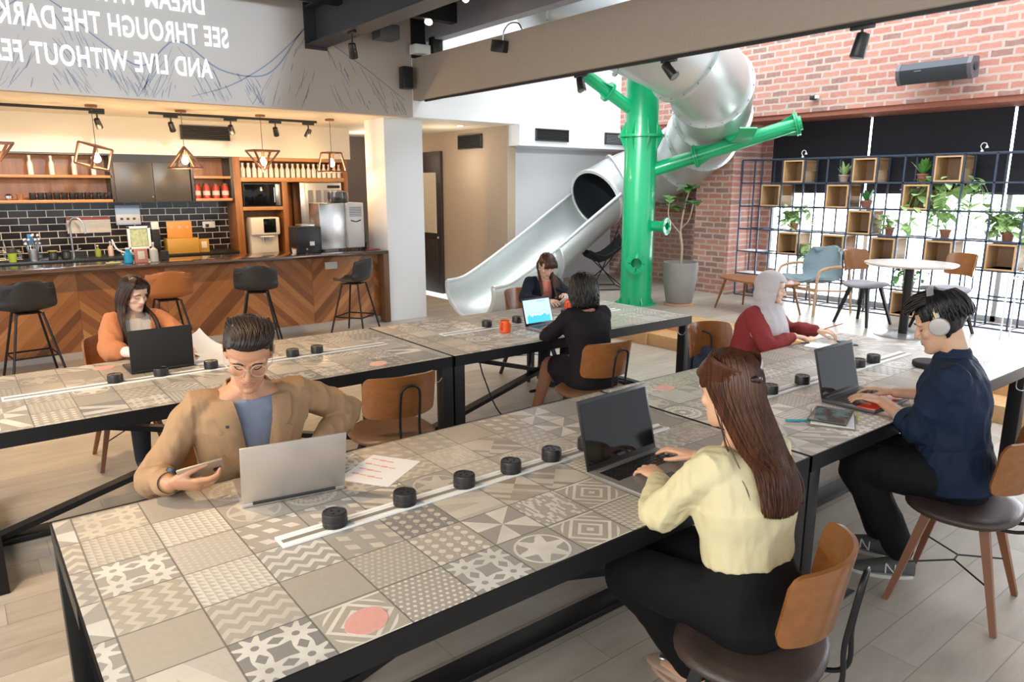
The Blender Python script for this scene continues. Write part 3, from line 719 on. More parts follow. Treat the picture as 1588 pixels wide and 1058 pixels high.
# ============================================================ bar
t = thing('bar_counter', 'long bar with chevron wood front and dark glossy top', 'bar counter', (0, 8.72, 0))
MB().span(-3.0, 4.5, 0, .05, .07, .92).make('front_panel', 'chevron', t)
MB().span(-3.0, 4.58, -.17, .55, .92, .965, .005).make('countertop', 'bartop', t)
MB().span(4.5, 4.58, -.17, .5, 0, .92, .003).make('end_panel', 'walnut', t)
MB().span(-3.0, 4.5, .03, .45, 0, .9).make('carcass', 'walnut', t)
MB().span(-3.0, 4.5, -.03, .02, 0, .07).make('plinth', plain('plinth', (.45, .40, .36), .5), t)
o = MB().box((0, 0, 0), (.17, .012, .09), .003).make('wall_socket', plain('sock', (.5, .5, .48), .4)); o.location = (3.83, 8.712, .80); tag(o, 'grey double socket plate on the chevron bar front', 'socket')
def bucket(t, mat):
    prof = [(.205, .648), (.17, .655), (.08, .645), (-.03, .64), (-.12, .655), (-.175, .70), (-.20, .77), (-.215, .85), (-.225, .915), (-.226, .945)]
    wid = [.15, .19, .21, .215, .22, .235, .235, .23, .215, .17]
    g1 = []
    P = smoothpath([(w, a, b) for (a, b), w in zip(prof, wid)], 4)
    n = len(P)
    for i, p in enumerate(P):
        row = []; v = i / (n - 1); up = min(1, max(0, (v - .35) / .3))
        for j in range(19):
            u = -1 + 2 * j / 18; c = abs(u) ** 2.4
            row.append(V(u * p.x, p.y + up * c * .085, p.z + (1 - up) * c * .035 - (c * .035 if v > .9 else 0)))
        g1.append(row)
    MB().sheet(g1, .022).make('bucket_seat', mat, t, 60)
def stool(label, loc, rot, mat):
    t = thing('bar_stool', label, 'bar stool', loc, rot, 'bar stools along the chevron bar')
    bucket(t, mat)
    MB().box((0, 0, .625), (.2, .2, .012), .003).make('seat_plate', 'black_metal', t)
    top, bot = .105, .225
    for sx in (-1, 1):
        for sy in (-1, 1):
            MB().tube([(sx * top, sy * top, .63), (sx * bot, sy * bot, 0)], .0115, 8).make('leg', 'black_metal', t)
    q = MB(); z = .22; r = top + (bot - top) * (1 - z / .63)
    c = [(-r, -r, z), (r, -r, z), (r, r, z), (-r, r, z)]
    for i in range(4): q.tube([c[i], c[(i + 1) % 4]], .009, 8)
    q.make('foot_ring', 'black_metal', t)
    return t
s1 = stool('black leather bar stool at the left edge', (.49, 8.13, 0), 6, 'leather_black')
stool('tan leather bar stool behind the woman in orange', (1.74, 8.18, 0), 0, 'leather_tan')
dup(s1, (2.68, 8.15, 0), -22, 'black leather bar stool in the middle, right of the tan one')
dup(s1, (3.88, 8.17, 0), 36, 'black leather bar stool at the right end of the bar')

# ============================================================ kitchen wall
t = thing('back_counter', 'long black worktop along the tiled kitchen wall', 'counter', (0, 10.6, 0))
MB().span(-3, 3.2, -.25, .298, .86, .91, .004).make('worktop', 'black_plastic', t); MB().span(-3, 3.2, -.2, .298, 0, .86).make('cabinet_body', 'cab_gray', t)
# upper open shelf left
def open_shelf(x0, x1, label, z=(1.60, 1.9, 2.2), mid=None):
    t = thing('wall_shelf', label, 'shelf', ((x0 + x1) / 2, 10.7, z[0])); L = (x1 - x0) / 2; H = z[-1] - z[0]
    MB().span(-L, L, .17, .195, 0, H).make('back_panel', 'teak', t)
    for k, zz in enumerate(z[:-1]): MB().span(-L, L, -.2, .17, zz - z[0], zz - z[0] + .035, .002).make('shelf_board', 'teak_x', t)
    for s in (-1, 1): MB().span(s * L - .018, s * L + .018, -.2, .17, 0, H, .002).make('side_panel', 'cab_gray', t)
    MB().span(-L, L, -.17, .17, H - .02, H).make('top_panel', 'cab_gray', t)
    return t
open_shelf(-2.0, 1.73, 'open timber wall shelf holding black mugs and white bottles')
open_shelf(2.70, 3.22, 'short open timber wall shelf holding the red jars')
t = thing('wall_cabinet', 'grey two-door wall cabinet above the yellow boxes', 'cabinet', (2.21, 10.7, 1.60))
MB().span(-.46, .46, -.18, .19, 0, .6).make('body', 'cab_gray', t)
for s in (-1, 1):
    dd = MB().span(min(0, s * .458) + .003, max(0, s * .458) - .003, -.2, -.182, .0, .50, .003).make('door', 'cab_gray', t)
    if s < 0: MB().ell((-.03, -.21, .06), (.012, .012, .012)).make('knob', 'steel', dd)
MB().span(-.46, .46, -.19, -.18, .50, .6).make('header', 'dark_frame', t)
# tall timber cabinet right
t = thing('tall_cabinet', 'tall orange timber cabinet housing microwave, ice machine and water dispenser', 'cabinet', (0, 10.7, 0))
def tp(nm, *a): MB().span(*a, .002).make(nm, 'teak', t)
tp('side_panel', 3.24, 3.30, -.2, .2, 0, 2.2); tp('side_panel', 3.30, 3.34, -.2, .2, .0, 2.2); tp('side_panel', 4.90, 4.96, -.2, .2, 0, 2.2)
tp('divider', 3.92, 4.0, -.2, .2, 0, 1.86); tp('back_panel', 3.3, 4.95, .17, .195, 0, 2.2)
MB().span(3.34, 4.9, -.2, .17, 1.86, 1.92, .002).make('shelf_board', 'teak_x', t); MB().span(3.34, 4.9, -.2, .17, 2.15, 2.2, .002).make('top_board', 'teak_x', t)
MB().span(3.34, 3.92, -.2, .17, 1.46, 1.51, .002).make('shelf_board', 'teak_x', t); MB().span(3.34, 4.9, -.2, .17, .78, .82, .002).make('shelf_board', 'teak_x', t)
# ---- small wares
def bottle(name, label, cat, loc, h, r, mat, group=None, neck=.35, lid=None, lidmat=None):
    t = thing(name, label, cat, loc, 0, group)
    MB().lathe([(r * .9, 0), (r, .004), (r, h * .55), (r * .92, h * .62), (r * neck, h * .74), (r * neck, h * .9), (r * neck * 1.15, h * .91)], seg=16).make('body', mat, t)
    MB().cyl((0, 0, h * .9), r * neck * 1.2, h * .1, 12, bev=.002).make('cap', lidmat or mat, t)
    return t
b0 = bottle('milk_bottle', 'white bottles lined up on the top shelf of the tall timber cabinet', 'bottle', (3.40, 10.58, 1.921), .20, .033, plain('milkglass', (.75, .72, .64), .15), 'white bottles on the tall cabinet', .5)
for i in range(1, 19): dup(b0, (3.40 + i * .081, 10.58, 1.921), 0)
for i, x in enumerate((.90, 1.12, 1.36, 1.57)):
    o = dup(b0, (x - .02, 10.62, 1.936), 0, ['white bottle on the mug shelf, leftmost of four', 'white bottle on the mug shelf, second from left', 'white bottle on the mug shelf, third from left', 'white bottle on the mug shelf, nearest the square pendant'][i], 'bottles over the mugs'); o.scale = (.9, .9, 1.15)
mg = thing('black_mug', 'black mugs lined up on the lower wall shelf', 'mug', (.86, 10.56, 1.636), 0, 'black mugs on the wall shelf')
MB().lathe([(.034, 0), (.036, .003), (.036, .085), (.033, .085), (.032, .01), (0, .01)], seg=20).make('body', 'black_plastic', mg)
MB().tube(smoothpath([(.034, -.01, .07), (.055, -.02, .065), (.06, -.02, .04), (.034, -.01, .02)], 4), .005, 6).make('handle', 'black_plastic', mg)
for i in range(1, 11): dup(mg, (.86 + i * .083, 10.56, 1.636), random.uniform(-20, 20))
o = MB().lathe([(.03, 0), (.04, .07), (.037, .07), (.027, .005), (0, .005)], seg=20).make('wooden_cup', 'teak'); o.location = (.73, 10.56, 1.636); tag(o, 'orange timber cup left of the black mugs', 'cup')
o = MB().lathe([(.02, 0), (.04, .02), (.042, .05), (.02, .07), (.0, .075)], seg=20).make('glass_pot', 'steel'); o.location = (.62, 10.56, 1.636); tag(o, 'small shiny pot at the left of the mug shelf', 'pot')
jr = thing('red_jar', 'red labelled jar on the short shelf, leftmost', 'jar', (2.76, 10.58, 1.636), 0, 'red jars on the short shelf')
MB().lathe([(.045, 0), (.048, .004), (.048, .15), (.04, .17), (.04, .175)], seg=20).make('body', plain('redjar', (.42, .035, .02), .25), jr)
MB().lathe([(.043, .175), (.043, .20), (.0, .203)], seg=20).make('lid', plain('jarlid', (.10, .03, .02), .3), jr)
MB().lathe([(.0486, .04), (.0488, .10)], seg=20, cap=False).make('label', plain('jarlabel', (.55, .5, .42), .5, 0, .6, 60), jr)
for i, q in enumerate(('second from left', 'third from left', 'rightmost')): dup(jr, (2.76 + (i + 1) * .125, 10.58, 1.636), (i + 1) * 15, 'red labelled jar on the short shelf, ' + q)
# microwave
t = thing('microwave', 'dark-glass microwave in the tall timber cabinet', 'microwave', (3.63, 10.68, 1.511))
MB().span(-.27, .27, -.17, .15, 0, .33, .006).make('body', 'dark_grille', t); MB().span(-.26, .18, -.185, -.172, .015, .315, .004).make('door', 'screen_dark', t)
MB().span(.19, .26, -.18, -.172, .015, .315, .002).make('control_panel', 'steel', t); MB().tube([(.165, -.2, .06), (.165, -.2, .27)], .008, 8).make('handle', 'steel', t)
t = thing('water_dispenser', 'cream water dispenser with black panel in the timber cabinet', 'water dispenser', (3.62, 10.62, .82))
MB().span(-.20, .20, -.12, .15, 0, .54, .02).make('body', 'offwhite', t); MB().span(-.21, .21, -.19, -.08, .29, .54, .02).make('head', 'offwhite', t)
MB().span(-.03, .15, -.197, -.185, .32, .52, .006).make('panel', 'screen_dark', t); MB().span(-.08, .12, -.2, -.1, .255, .275, .006).make('drip_lip', 'white_plastic', t)
for x in (-.03, .07): MB().cyl((x, -.15, .20), .015, .05, 12).make('tap', 'steel', t)
MB().span(-.17, .17, -.19, -.1, .0, .03, .004).make('drip_tray', 'dark_grille', t)
t = thing('ice_machine', 'tall stainless ice machine with louvred front in the timber cabinet', 'ice machine', (4.50, 10.62, .82))
MB().span(-.32, .34, -.14, .15, .0, 1.03, .006).make('body', 'steel', t); MB().span(-.25, .33, -.165, -.142, .42, 1.02, .004).make('front_door', plain('icefront', (.50, .50, .50), .4, .6), t)
for i in range(4):
    x = -.17 + i * .125
    MB().span(x - .04, x + .04, -.17, -.165, .46, .92).make('louvre', plain('louvre', (.30, .30, .30), .4, .6), t)
MB().span(.1, .3, -.171, -.165, .95, .99).make('badge', 'matte_black', t)
# pictures & boards on the tiles
def panel(name, label, cat, c, d, mat, parts=()):
    t = thing(name, label, cat, c); MB().box((0, 0, 0), d, .002).make('board', mat, t)
    for nm, cc, dd, mm in parts: MB().box(cc, dd, .001).make(nm, mm, t)
    return t
blue_p = plain('sky_print', (.45, .55, .68), .5, 0, .2, 8); dk = plain('dkprint', (.10, .06, .04), .6)
panel('notice_board', 'pale blue notice with three small squares on the black tiles', 'sign', (1.93, 10.88, 1.42), (.30, .012, .26), blue_p,
      [('square', (-.08 + i * .075, -.008, -.05), (.035, .004, .03), dk) for i in range(3)] + [('lower_band', (0, -.007, -.05), (.29, .002, .12), 'offwhite')])
panel('notice_board', 'long white notice with a red header above the sink', 'sign', (1.46, 10.88, 1.30), (.50, .012, .20), plain('cream_notice', (.62, .56, .46), .5, 0, .1, 30), [('header', (0, -.008, .085), (.5, .004, .03), plain('redhead', (.35, .05, .05), .5))])
panel('double_socket', 'white double socket with black plug on the tiles right of the yellow boxes', 'socket', (2.96, 10.885, 1.26), (.17, .012, .09), 'white_plastic', [('plug', (-.03, -.025, -.01), (.04, .04, .04), 'black_plastic')])
yb = plain('yellow_box', (.55, .30, .045), .5, 0, .08, 8)
t = thing('yellow_box', 'yellow cardboard box stand with raised back on the back worktop', 'box', (2.48, 10.5, .911))
MB().span(-.2, .2, -.1, .1, 0, .2, .003).make('tray', yb, t); MB().span(-.15, .17, .08, .1, .2, .42, .003).make('back_board', plain('orange_board', (.62, .27, .05), .5), t)
for i in range(3): MB().tube([(-.09 + i * .1, .078, .34), (-.09 + i * .1, .0765, .34)], .02, 14).make('badge', plain('pinkb', (.6, .35, .25), .5), t)
panel('yellow_card', 'small yellow card with round badge right of the yellow box', 'box', (2.76, 10.48, 1.0), (.13, .05, .18), yb, [('badge', (0, -.027, .01), (.07, .003, .09), 'offwhite')])
# sink tap, jars, cutlery, plates
t = thing('kitchen_tap', 'tall chrome spring tap over the sink', 'tap', (1.22, 10.68, .91))
MB().tube(smoothpath([(0, 0, 0), (0, 0, .3), (0, -.01, .44), (.06, -.05, .50), (.13, -.08, .44), (.15, -.09, .30)]), .012, 10).make('spout', 'steel', t)
MB().cyl((0, 0, 0), .025, .06, 16).make('base', 'steel', t); MB().tube([(.02, 0, .08), (.09, -.02, .11)], .007, 8).make('lever', 'steel', t)
bottle('soap_bottle', 'green soap bottle beside the sink', 'bottle', (1.48, 10.55, .911), .15, .035, plain('greensoap', (.25, .30, .03), .2), 'soap bottles', .3, lidmat='white_plastic')
bottle('soap_bottle', 'pale pink soap bottle beside the sink', 'bottle', (1.63, 10.58, .911), .19, .033, plain('pinksoap', (.65, .45, .35), .3), 'soap bottles', .25, lidmat='white_plastic')
t = thing('utensil_jar', 'steel jar crowded with cutlery on the back worktop', 'utensils', (.78, 10.48, .911))
MB().lathe([(.05, 0), (.052, .14), (.049, .14), (.047, .01), (0, .01)], seg=20).make('jar', 'steel', t)
for i in range(14):
    a = i * 2.4; d = V(math.cos(a) * .03, math.sin(a) * .03, .02); e = V(math.cos(a) * .075, math.sin(a) * .06, .20 + .05 * (i % 3))
    m_ = MB().tube([d, e], .004, 6); m_.ell(e, (.016, .006, .024), Euler((0, (e - d).x, 0)), 8, 6); m_.make('spoon' if i % 2 else 'fork', 'steel', t)
MB().box((-.01, .02, .26), (.06, .02, .12), .006).make('blue_brush', plain('bluebrush', (.03, .22, .55), .4), t)
t = thing('lidded_cup', 'lime green tumbler with white lid on the back worktop', 'cup', (.56, 10.42, .911))
MB().lathe([(.038, 0), (.048, .11), (.045, .11), (.0, .108)], seg=20).make('cup', plain('lime', (.38, .50, .05), .35), t); MB().lathe([(.052, .11), (.055, .13), (.04, .16), (0, .17)], seg=20).make('lid', 'dark_grille', t)
t = thing('dish_rack', 'dish rack with upright plates at the left of the worktop', 'dish rack', (.38, 10.55, .911))
fr = MB()
for z in (.03, .12):
    for y in (-.13, .13): fr.tube([(-.28, y, z), (.28, y, z)], .004, 6)
for i in range(8): fr.tube([(-.27 + i * .077, -.13, .12), (-.27 + i * .077, -.13, .03), (-.27 + i * .077, .13, .03), (-.27 + i * .077, .13, .12)], .003, 6)
fr.make('rack', 'steel', t)
for i in range(6): MB().lathe([(0, 0), (.06, .003), (.10, .012), (.095, .012), (0, .008)], seg=24).make('plate', 'white_plastic', t).matrix_local = Matrix.Translation((-.2 + i * .08, 0, .16)) @ Euler((0, 1.45, 0)).to_matrix().to_4x4()
for i, (x, c, lb) in enumerate(((.98, 'black_plastic', 'black container left of the chrome tap'), (1.12, 'black_plastic', 'black container right beside the chrome tap base'))):
    o = bottle('spice_container', lb, 'container', (x, 10.5, .911), .11, .05, c, 'dark containers by the tap', .9, lidmat=plain('yl', (.5, .45, .05), .4) if i == 0 else 'dark_grille')
# items on back counter near white frame
t = thing('white_frame_stand', 'white standing frame with coloured pictures on the back worktop', 'stand', (1.95, 10.42, .911))
f = MB()
for s in (-1, 1): f.box((s * .12, 0, .19), (.03, .04, .38), .003)
f.box((0, 0, .365), (.27, .04, .03), .003); f.box((0, 0, .1), (.27, .04, .03), .003); f.make('frame', 'white_plastic', t)
MB().box((0, .005, .24), (.2, .01, .24)).make('picture', plain('picprint', (.45, .5, .28), .5, 0, .7, 25), t); MB().box((.2, 0, .2), (.1, .06, .26), .01).make('dark_side_block', 'matte_black', t); MB().box((.2, 0, .38), (.09, .06, .10), .01).make('roll', 'offwhite', t)
# pipes of white hose
o = MB().tube(smoothpath([(1.66, 10.6, 1.12), (1.70, 10.55, 1.0), (1.80, 10.5, .95), (1.95, 10.5, .94), (1.85, 10.48, .925), (1.74, 10.47, .93)]), .011, 8).make('white_hose', 'white_plastic'); tag(o, 'white curled hose on the back worktop right of the pink soap', 'hose')
# ---- things on the bar top (top at .965)
BZ = .966
bottle('spray_bottle', 'bright blue carton-like bottle on the bar top', 'bottle', (1.53, 8.86, BZ), .17, .045, plain('cyanb', (.0, .30, .55), .35), 'bottles on the bar', .5, lidmat='white_plastic')
panel('tissue_pack', 'pink and white pack between blue bottle and white spray on the bar', 'box', (1.655, 8.86, BZ + .075), (.13, .06, .15), plain('pinkpack', (.55, .22, .18), .5, 0, .3, 30), [('label', (0, -.032, .01), (.07, .003, .09), 'offwhite')])
bottle('spray_bottle', 'white pointed sanitiser bottle on the bar top', 'bottle', (1.79, 8.86, BZ), .22, .045, plain('whiteb', (.5, .52, .5), .3), 'bottles on the bar', .22, lidmat='white_plastic')
o = MB().cyl((0, 0, 0), .045, .11, 20, bev=.004).make('black_tin', 'dark_grille'); o.location = (1.93, 9.0, BZ); tag(o, 'short dark tin right of the white sanitiser bottle', 'tin')
o = MB().box((0, 0, 0), (.14, .06, .015), .006).make('green_sponge', plain('sponge', (.45, .55, .25), .8)); o.location = (1.38, 8.9, BZ + .009); tag(o, 'pale green cloth lying left of the blue bottle on the bar', 'cloth')
# espresso / grinder machine
t = thing('coffee_machine', 'boxy stainless coffee machine with louvred side on the bar end', 'coffee machine', (4.08, 9.0, BZ))
MB().span(-.30, .06, -.12, .22, .02, .62, .015).make('body', 'steel', t)
MB().span(.06, .30, -.17, .22, .035, .62, .012).make('side_casing', plain('casing', (.62, .60, .60), .4, .3), t)
lv = MB()
for i in range(6): lv.box((.18, -.173, .56 - i * .022), (.17, .006, .006))
lv.make('louvre', 'dark_grille', t); MB().tube(smoothpath([(.11, -.175, .395), (.18, -.177, .375), (.25, -.175, .395)], 5), .008, 6).make('handle', 'dark_grille', t)
hp = MB().lathe([(.11, .62), (.12, .64), (.125, .70), (.12, .76), (.0, .79)], (.03, .02, 0), 24).make('bean_hopper', plain('hopper', (.045, .035, .035), .15, 0, .5, 20, coat=.6), t); hp.scale = (1.15, .9, 1)
for x in (-.26, -.02, .1, .26): MB().cyl((x, -.1, 0), .025, .022, 12).make('foot', 'black_plastic', t)
t = thing('coffee_grinder', 'black cube coffee appliance with white label on the bar', 'appliance', (3.60, 8.95, BZ))
MB().span(-.16, .16, -.15, .15, 0, .33, .01).make('body', 'black_plastic', t); MB().box((.03, -.153, .12), (.06, .004, .05)).make('label', 'paper', t); MB().span(-.08, .1, -.1, .1, .33, .36, .005).make('top_tray', 'steel', t)
cp = thing('paper_cup', 'small stacked paper cup on the bar left of the black appliance, leftmost', 'cup', (3.42, 8.86, BZ), 0, 'paper cups on the bar')
MB().lathe([(.025, 0), (.033, .06), (.030, .06), (.023, .003), (0, .003)], seg=18).make('body', 'offwhite', cp); MB().lathe([(.034, .058), (.034, .065), (.030, .066)], seg=18).make('rim', 'teak', cp)
for i, (x, y) in enumerate(((3.50, 8.88), (3.56, 8.83), (3.46, 8.98))): dup(cp, (x, y, BZ), 0, ['small paper cup on the bar, middle of the front ones', 'small paper cup on the bar, nearest the black appliance', 'small paper cup on the bar behind the other cups'][i])
t = thing('potted_sprig', 'small dark pot with sprig at the right end of the bar', 'plant', (4.50, 9.1, BZ))
MB().lathe([(.03, 0), (.04, .08), (.036, .08), (0, .07)], seg=18).make('pot', 'dark_grille', t)
sp = MB()
for i in range(12): a = i * 2.39; sp.tube([(0, 0, .07), (math.cos(a) * .03, math.sin(a) * .03, .14), (math.cos(a) * .06, math.sin(a) * .05, .18 + .02 * (i % 3))], [.003, .004, .001], 5)
sp.make('leaves', 'leaf_dark', t)
o = MB().box((0, 0, 0), (.16, .1, .012), .005).make('pink_cloth', plain('pinkcloth', (.42, .06, .14), .8)); o.location = (4.46, 8.75, BZ + .007); tag(o, 'folded dark pink cloth at the right end of the bar', 'cloth')

# ============================================================ pendants over the bar
gb = G('bulb_glow'); gb.set(color=(1, .9, .7), emit=(1, .72, .38, 1), estr=38)
def pendant(loc, shape, rot, label, drop=.43):
    t = thing('pendant_lamp', label, 'lamp', loc, rot, 'wood-framed pendants over the bar')
    MB().cyl((0, 0, -.025), .06, .025, 24, bev=.003).make('canopy', 'chair_ply', t)
    MB().tube([(0, 0, -.02), (0, 0, -drop)], .0035, 6).make('cord', 'black_plastic', t)
    f = MB(); z0 = -drop
    if shape == 'cube':
        h = .115
        A = [V(sx * h, sy * h, z0 - h + sz * h) for sx, sy, sz in ((-1, -1, 1), (1, -1, 1), (1, 1, 1), (-1, 1, 1), (-1, -1, -1), (1, -1, -1), (1, 1, -1), (-1, 1, -1))]
        E_ = [(0, 1), (1, 2), (2, 3), (3, 0), (4, 5), (5, 6), (6, 7), (7, 4), (0, 4), (1, 5), (2, 6), (3, 7)]
    elif shape == 'pyr':
        A = [V(0, 0, z0 + .02), V(-.15, -.13, z0 - .22), V(.15, -.13, z0 - .22), V(.15, .13, z0 - .22), V(-.15, .13, z0 - .22)]; E_ = [(0, 1), (0, 2), (0, 3), (0, 4), (1, 2), (2, 3), (3, 4), (4, 1)]
    elif shape == 'inv':
        A = [V(0, 0, z0 - .25), V(-.16, -.13, z0), V(.16, -.13, z0), V(.16, .13, z0), V(-.16, .13, z0)]; E_ = [(0, 1), (0, 2), (0, 3), (0, 4), (1, 2), (2, 3), (3, 4), (4, 1)]
    else:
        A = [V(sx * (.09 if sz > 0 else .13), sy * (.09 if sz > 0 else .13), z0 - .12 + sz * .12) for sx, sy, sz in ((-1, -1, 1), (1, -1, 1), (1, 1, 1), (-1, 1, 1), (-1, -1, -1), (1, -1, -1), (1, 1, -1), (-1, 1, -1))]
        E_ = [(0, 1), (1, 2), (2, 3), (3, 0), (4, 5), (5, 6), (6, 7), (7, 4), (0, 4), (1, 5), (2, 6), (3, 7)]
    for a, b in E_: f.bar(A[a], A[b], .02, .02)
    ob = f.make('wood_frame', plain('pendant_wood', (.16, .06, .03), .5), t)
    if shape == 'cube': ob.matrix_local = Matrix.Translation((0, 0, z0)) @ Euler((.25, .12, .2)).to_matrix().to_4x4() @ Matrix.Translation((0, 0, -z0))
    MB().cyl((0, 0, z0 - .075), .018, .06, 14).make('lamp_holder', 'brass' if 'brass' in M else 'black_plastic', t)
    MB().lathe([(.014, z0 - .07), (.02, z0 - .09), (.038, z0 - .13), (.036, z0 - .16), (.015, z0 - .178), (0, z0 - .18)], seg=18).make('bulb', gb.mat, t)
    return t
for i, (x, sh, ro, lb) in enumerate(((.46, 'inv', 8, 'wood-framed pendant cut by the left picture edge'), (1.39, 'cube', 25, 'tilted square wood-framed pendant left of the grey cabinet'), (2.30, 'pyr', 5, 'triangular wood-framed pendant, point up, before the grey cabinet'),
                              (3.22, 'inv', 5, 'wood-framed pendant, point down, before the bottle shelf'), (4.13, 'trap', 12, 'small box-shaped wood pendant, rightmost over the bar'))):
    pendant((x, 9.2, 2.66), sh, ro, lb)
    point('pendant_glow', (x, 9.2, 2.66 - .43 - .26), 10, (1, .62, .30), .04)
# ============================================================ platform: green column, tube slide, shelf, lounge
PZ = .2805
t = thing('green_column', 'thick green steel column on the platform beside the tube slide', 'column', (7.05, 6.40, PZ))
MB().cyl((0, 0, 0), .205, 4.6, 48).make('pipe', 'green_paint', t, 40)
c = MB(); c.cyl((0, 0, 2.12), .29, .03, 48)
c.make('flange', 'green_paint', t)
gs = MB()
for i in range(8):
    a = i * PI / 4 + .3; d = V(math.cos(a), math.sin(a), 0)
    for s in (1, -1): gs.prism([(.2, 0), (.285, 0), (.205, .17 * s)], V(0, 0, 2.135 + .015 * s) - V(-d.y, d.x, 0) * .005, d, (0, 0, 1), V(-d.y, d.x, 0) * .01)
    gs.prism([(.2, 0), (.26, 0), (.205, .10)], V(0, 0, 0) - V(-d.y, d.x, 0) * .005, d, (0, 0, 1), V(-d.y, d.x, 0) * .01)
gs.make('gusset', 'green_paint', t); MB().cyl((0, 0, 0), .27, .015, 40).make('base_plate', 'green_paint', t)
MB().tube([(-.16, -.13, 2.55), (-.21, -.165, 2.55)], .001, 4).make('weld', 'green_paint', t)
pl = MB(); pl.box((-.14, -.155, 2.95), (.16, .01, .34), .003, Euler((0, 0, -.72))); pl.make('access_plate', 'green_paint', t)
def stub(p, d, r, L, R, hole=True):
    d = V(*d).normalized(); p = V(*p)
    m_ = MB(); m_.tube([p, p + d * L], r, 28, cap=False); m_.tube([p + d * (L - .02), p + d * (L - .02), p + d * L, p + d * L], [r * .9, R, R, r * .78], 32, cap=False, dirn=d)
    m_.tube([p + d * L, p + d * (L - .12)], [r * .78, r * .76], 28, cap=False)
    ob = m_.make('branch_stub', 'green_paint', t)
    MB().tube([p + d * (L - .12), p + d * (L - .121)], r * .77, 24).make('stub_end', 'matte_black', ob)
    g2 = MB(); a, b = frame_of(d)
    for i in range(6):
        u = a * math.cos(i * PI / 3) + b * math.sin(i * PI / 3)
        g2.tube([p + d * (L + .0) + u * (R + r) * .5, p + d * (L + .006) + u * (R + r) * .5], .007, 6)
    g2.make('bolt', 'screw', ob)
stub((0.08, -.18, 1.02), (.25, -1, 0), .065, .20, .11)
stub((-.15, -.13, .56), (-.75, -.66, 0), .085, .115, .135)
# upper left branch and right arm
def arm(p, q, r, fl, R):
    p, q = V(*p), V(*q); L_ = (q - p).length; d = (q - p).normalized(); m_ = MB(); m_.tube([p, q], r, 28)
    for k in fl: m_.tube([p + d * k, p + d * k, p + d * (k + .02), p + d * (k + .02)], [r, R, R, r], 28, cap=False, dirn=d); m_.tube([p + d * (k + .025), p + d * (k + .025), p + d * (k + .045), p + d * (k + .045)], [r, R, R, r], 28, cap=False, dirn=d)
    o_ = m_.make('branch_arm', 'green_paint', t)
    g_ = MB(); a, b = frame_of(d)
    for k in fl:
        for i in range(4):
            u = a * math.cos(i * PI / 2 + .4) + b * math.sin(i * PI / 2 + .4); n = d.cross(u)
            sg = -1 if k > L_ - .15 else 1; g_.prism([(r * .95, 0), (R * .95, 0), (r, .16 * sg)], p + d * (k + (.045 if sg > 0 else 0)) - n * .004, u, d, n * .008)
    g_.make('gusset', 'green_paint', o_); return o_
arm((-.12, .06, 2.45), (-1.25, .35, 3.1), .075, [.38], .12)
arm((.1, -.12, 1.72), (1.05, -1.55, 2.25), .085, [.52, 1.72], .14)
saddle = MB()
g1 = []
for i in range(9):
    a = -1.0 + i * .22
    g1.append([V(.46, -1.12, 2.18) + V(-.62, -.78, 0) * (.5 * math.sin(a)) * 1 + V(0, 0, -.5 * math.cos(a) + .34) + V(.78, -.62, 0) * w_ for w_ in (-.10, 0, .10)])
saddle.sheet(g1, .02); saddle.make('saddle', 'green_paint', t)

t = thing('tube_slide', 'silver spiral tube slide ending in an open chute before the white wall', 'slide', (5.9, 8.3, 0))
o0 = V(5.9, 8.3, 0)
def tmetal():
    g = G('slide_steel'); n = g.noise(g.obj(), 2.2, 4, .55)
    g.set(color=g.mix(n, (.50, .545, .55), (.66, .70, .70)), rough=g.lerp(n, .28, .42), metal=.5); return g.mat
M['slide'] = tmetal()
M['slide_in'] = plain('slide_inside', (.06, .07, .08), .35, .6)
TR = .455
spine = smoothpath([(7.40, 7.97, 1.35), (7.90, 8.05, 1.60), (8.38, 8.02, 1.82), (8.66, 7.55, 2.02), (8.60, 6.98, 2.22), (8.28, 6.42, 2.46), (7.82, 5.92, 2.70), (7.25, 5.52, 2.92), (6.6, 5.38, 3.16), (6.05, 5.65, 3.42), (5.75, 6.2, 3.70), (5.9, 6.9, 3.98)], 8)
sp = spine[8:]
sh = MB(); sh.tube([p - o0 for p in sp], TR, 40, cap=False); tube_o = sh.make('tube_shell', 'slide', t, 50)
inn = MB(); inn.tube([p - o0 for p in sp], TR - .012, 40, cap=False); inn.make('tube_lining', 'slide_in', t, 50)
fl = MB(); bo = MB()
for k in range(8, len(sp) - 4, 8):
    c0 = sp[k] - o0; d = (sp[k + 1] - sp[k - 1]).normalized()
    fl.tube([c0 - d * .018, c0 - d * .018, c0 + d * .018, c0 + d * .018, c0 - d * .018], [TR - .004, TR + .042, TR + .042, TR - .004, TR - .004], 44, cap=False, dirn=d)
    a, b = frame_of(d)
    for i in range(16):
        u = a * math.cos(i * PI / 8) + b * math.sin(i * PI / 8)
        bo.tube([c0 - d * .028 + u * (TR + .024), c0 + d * .028 + u * (TR + .024)], .008, 6)
fl.make('flange', 'slide', t); bo.make('bolt', 'screw', t)
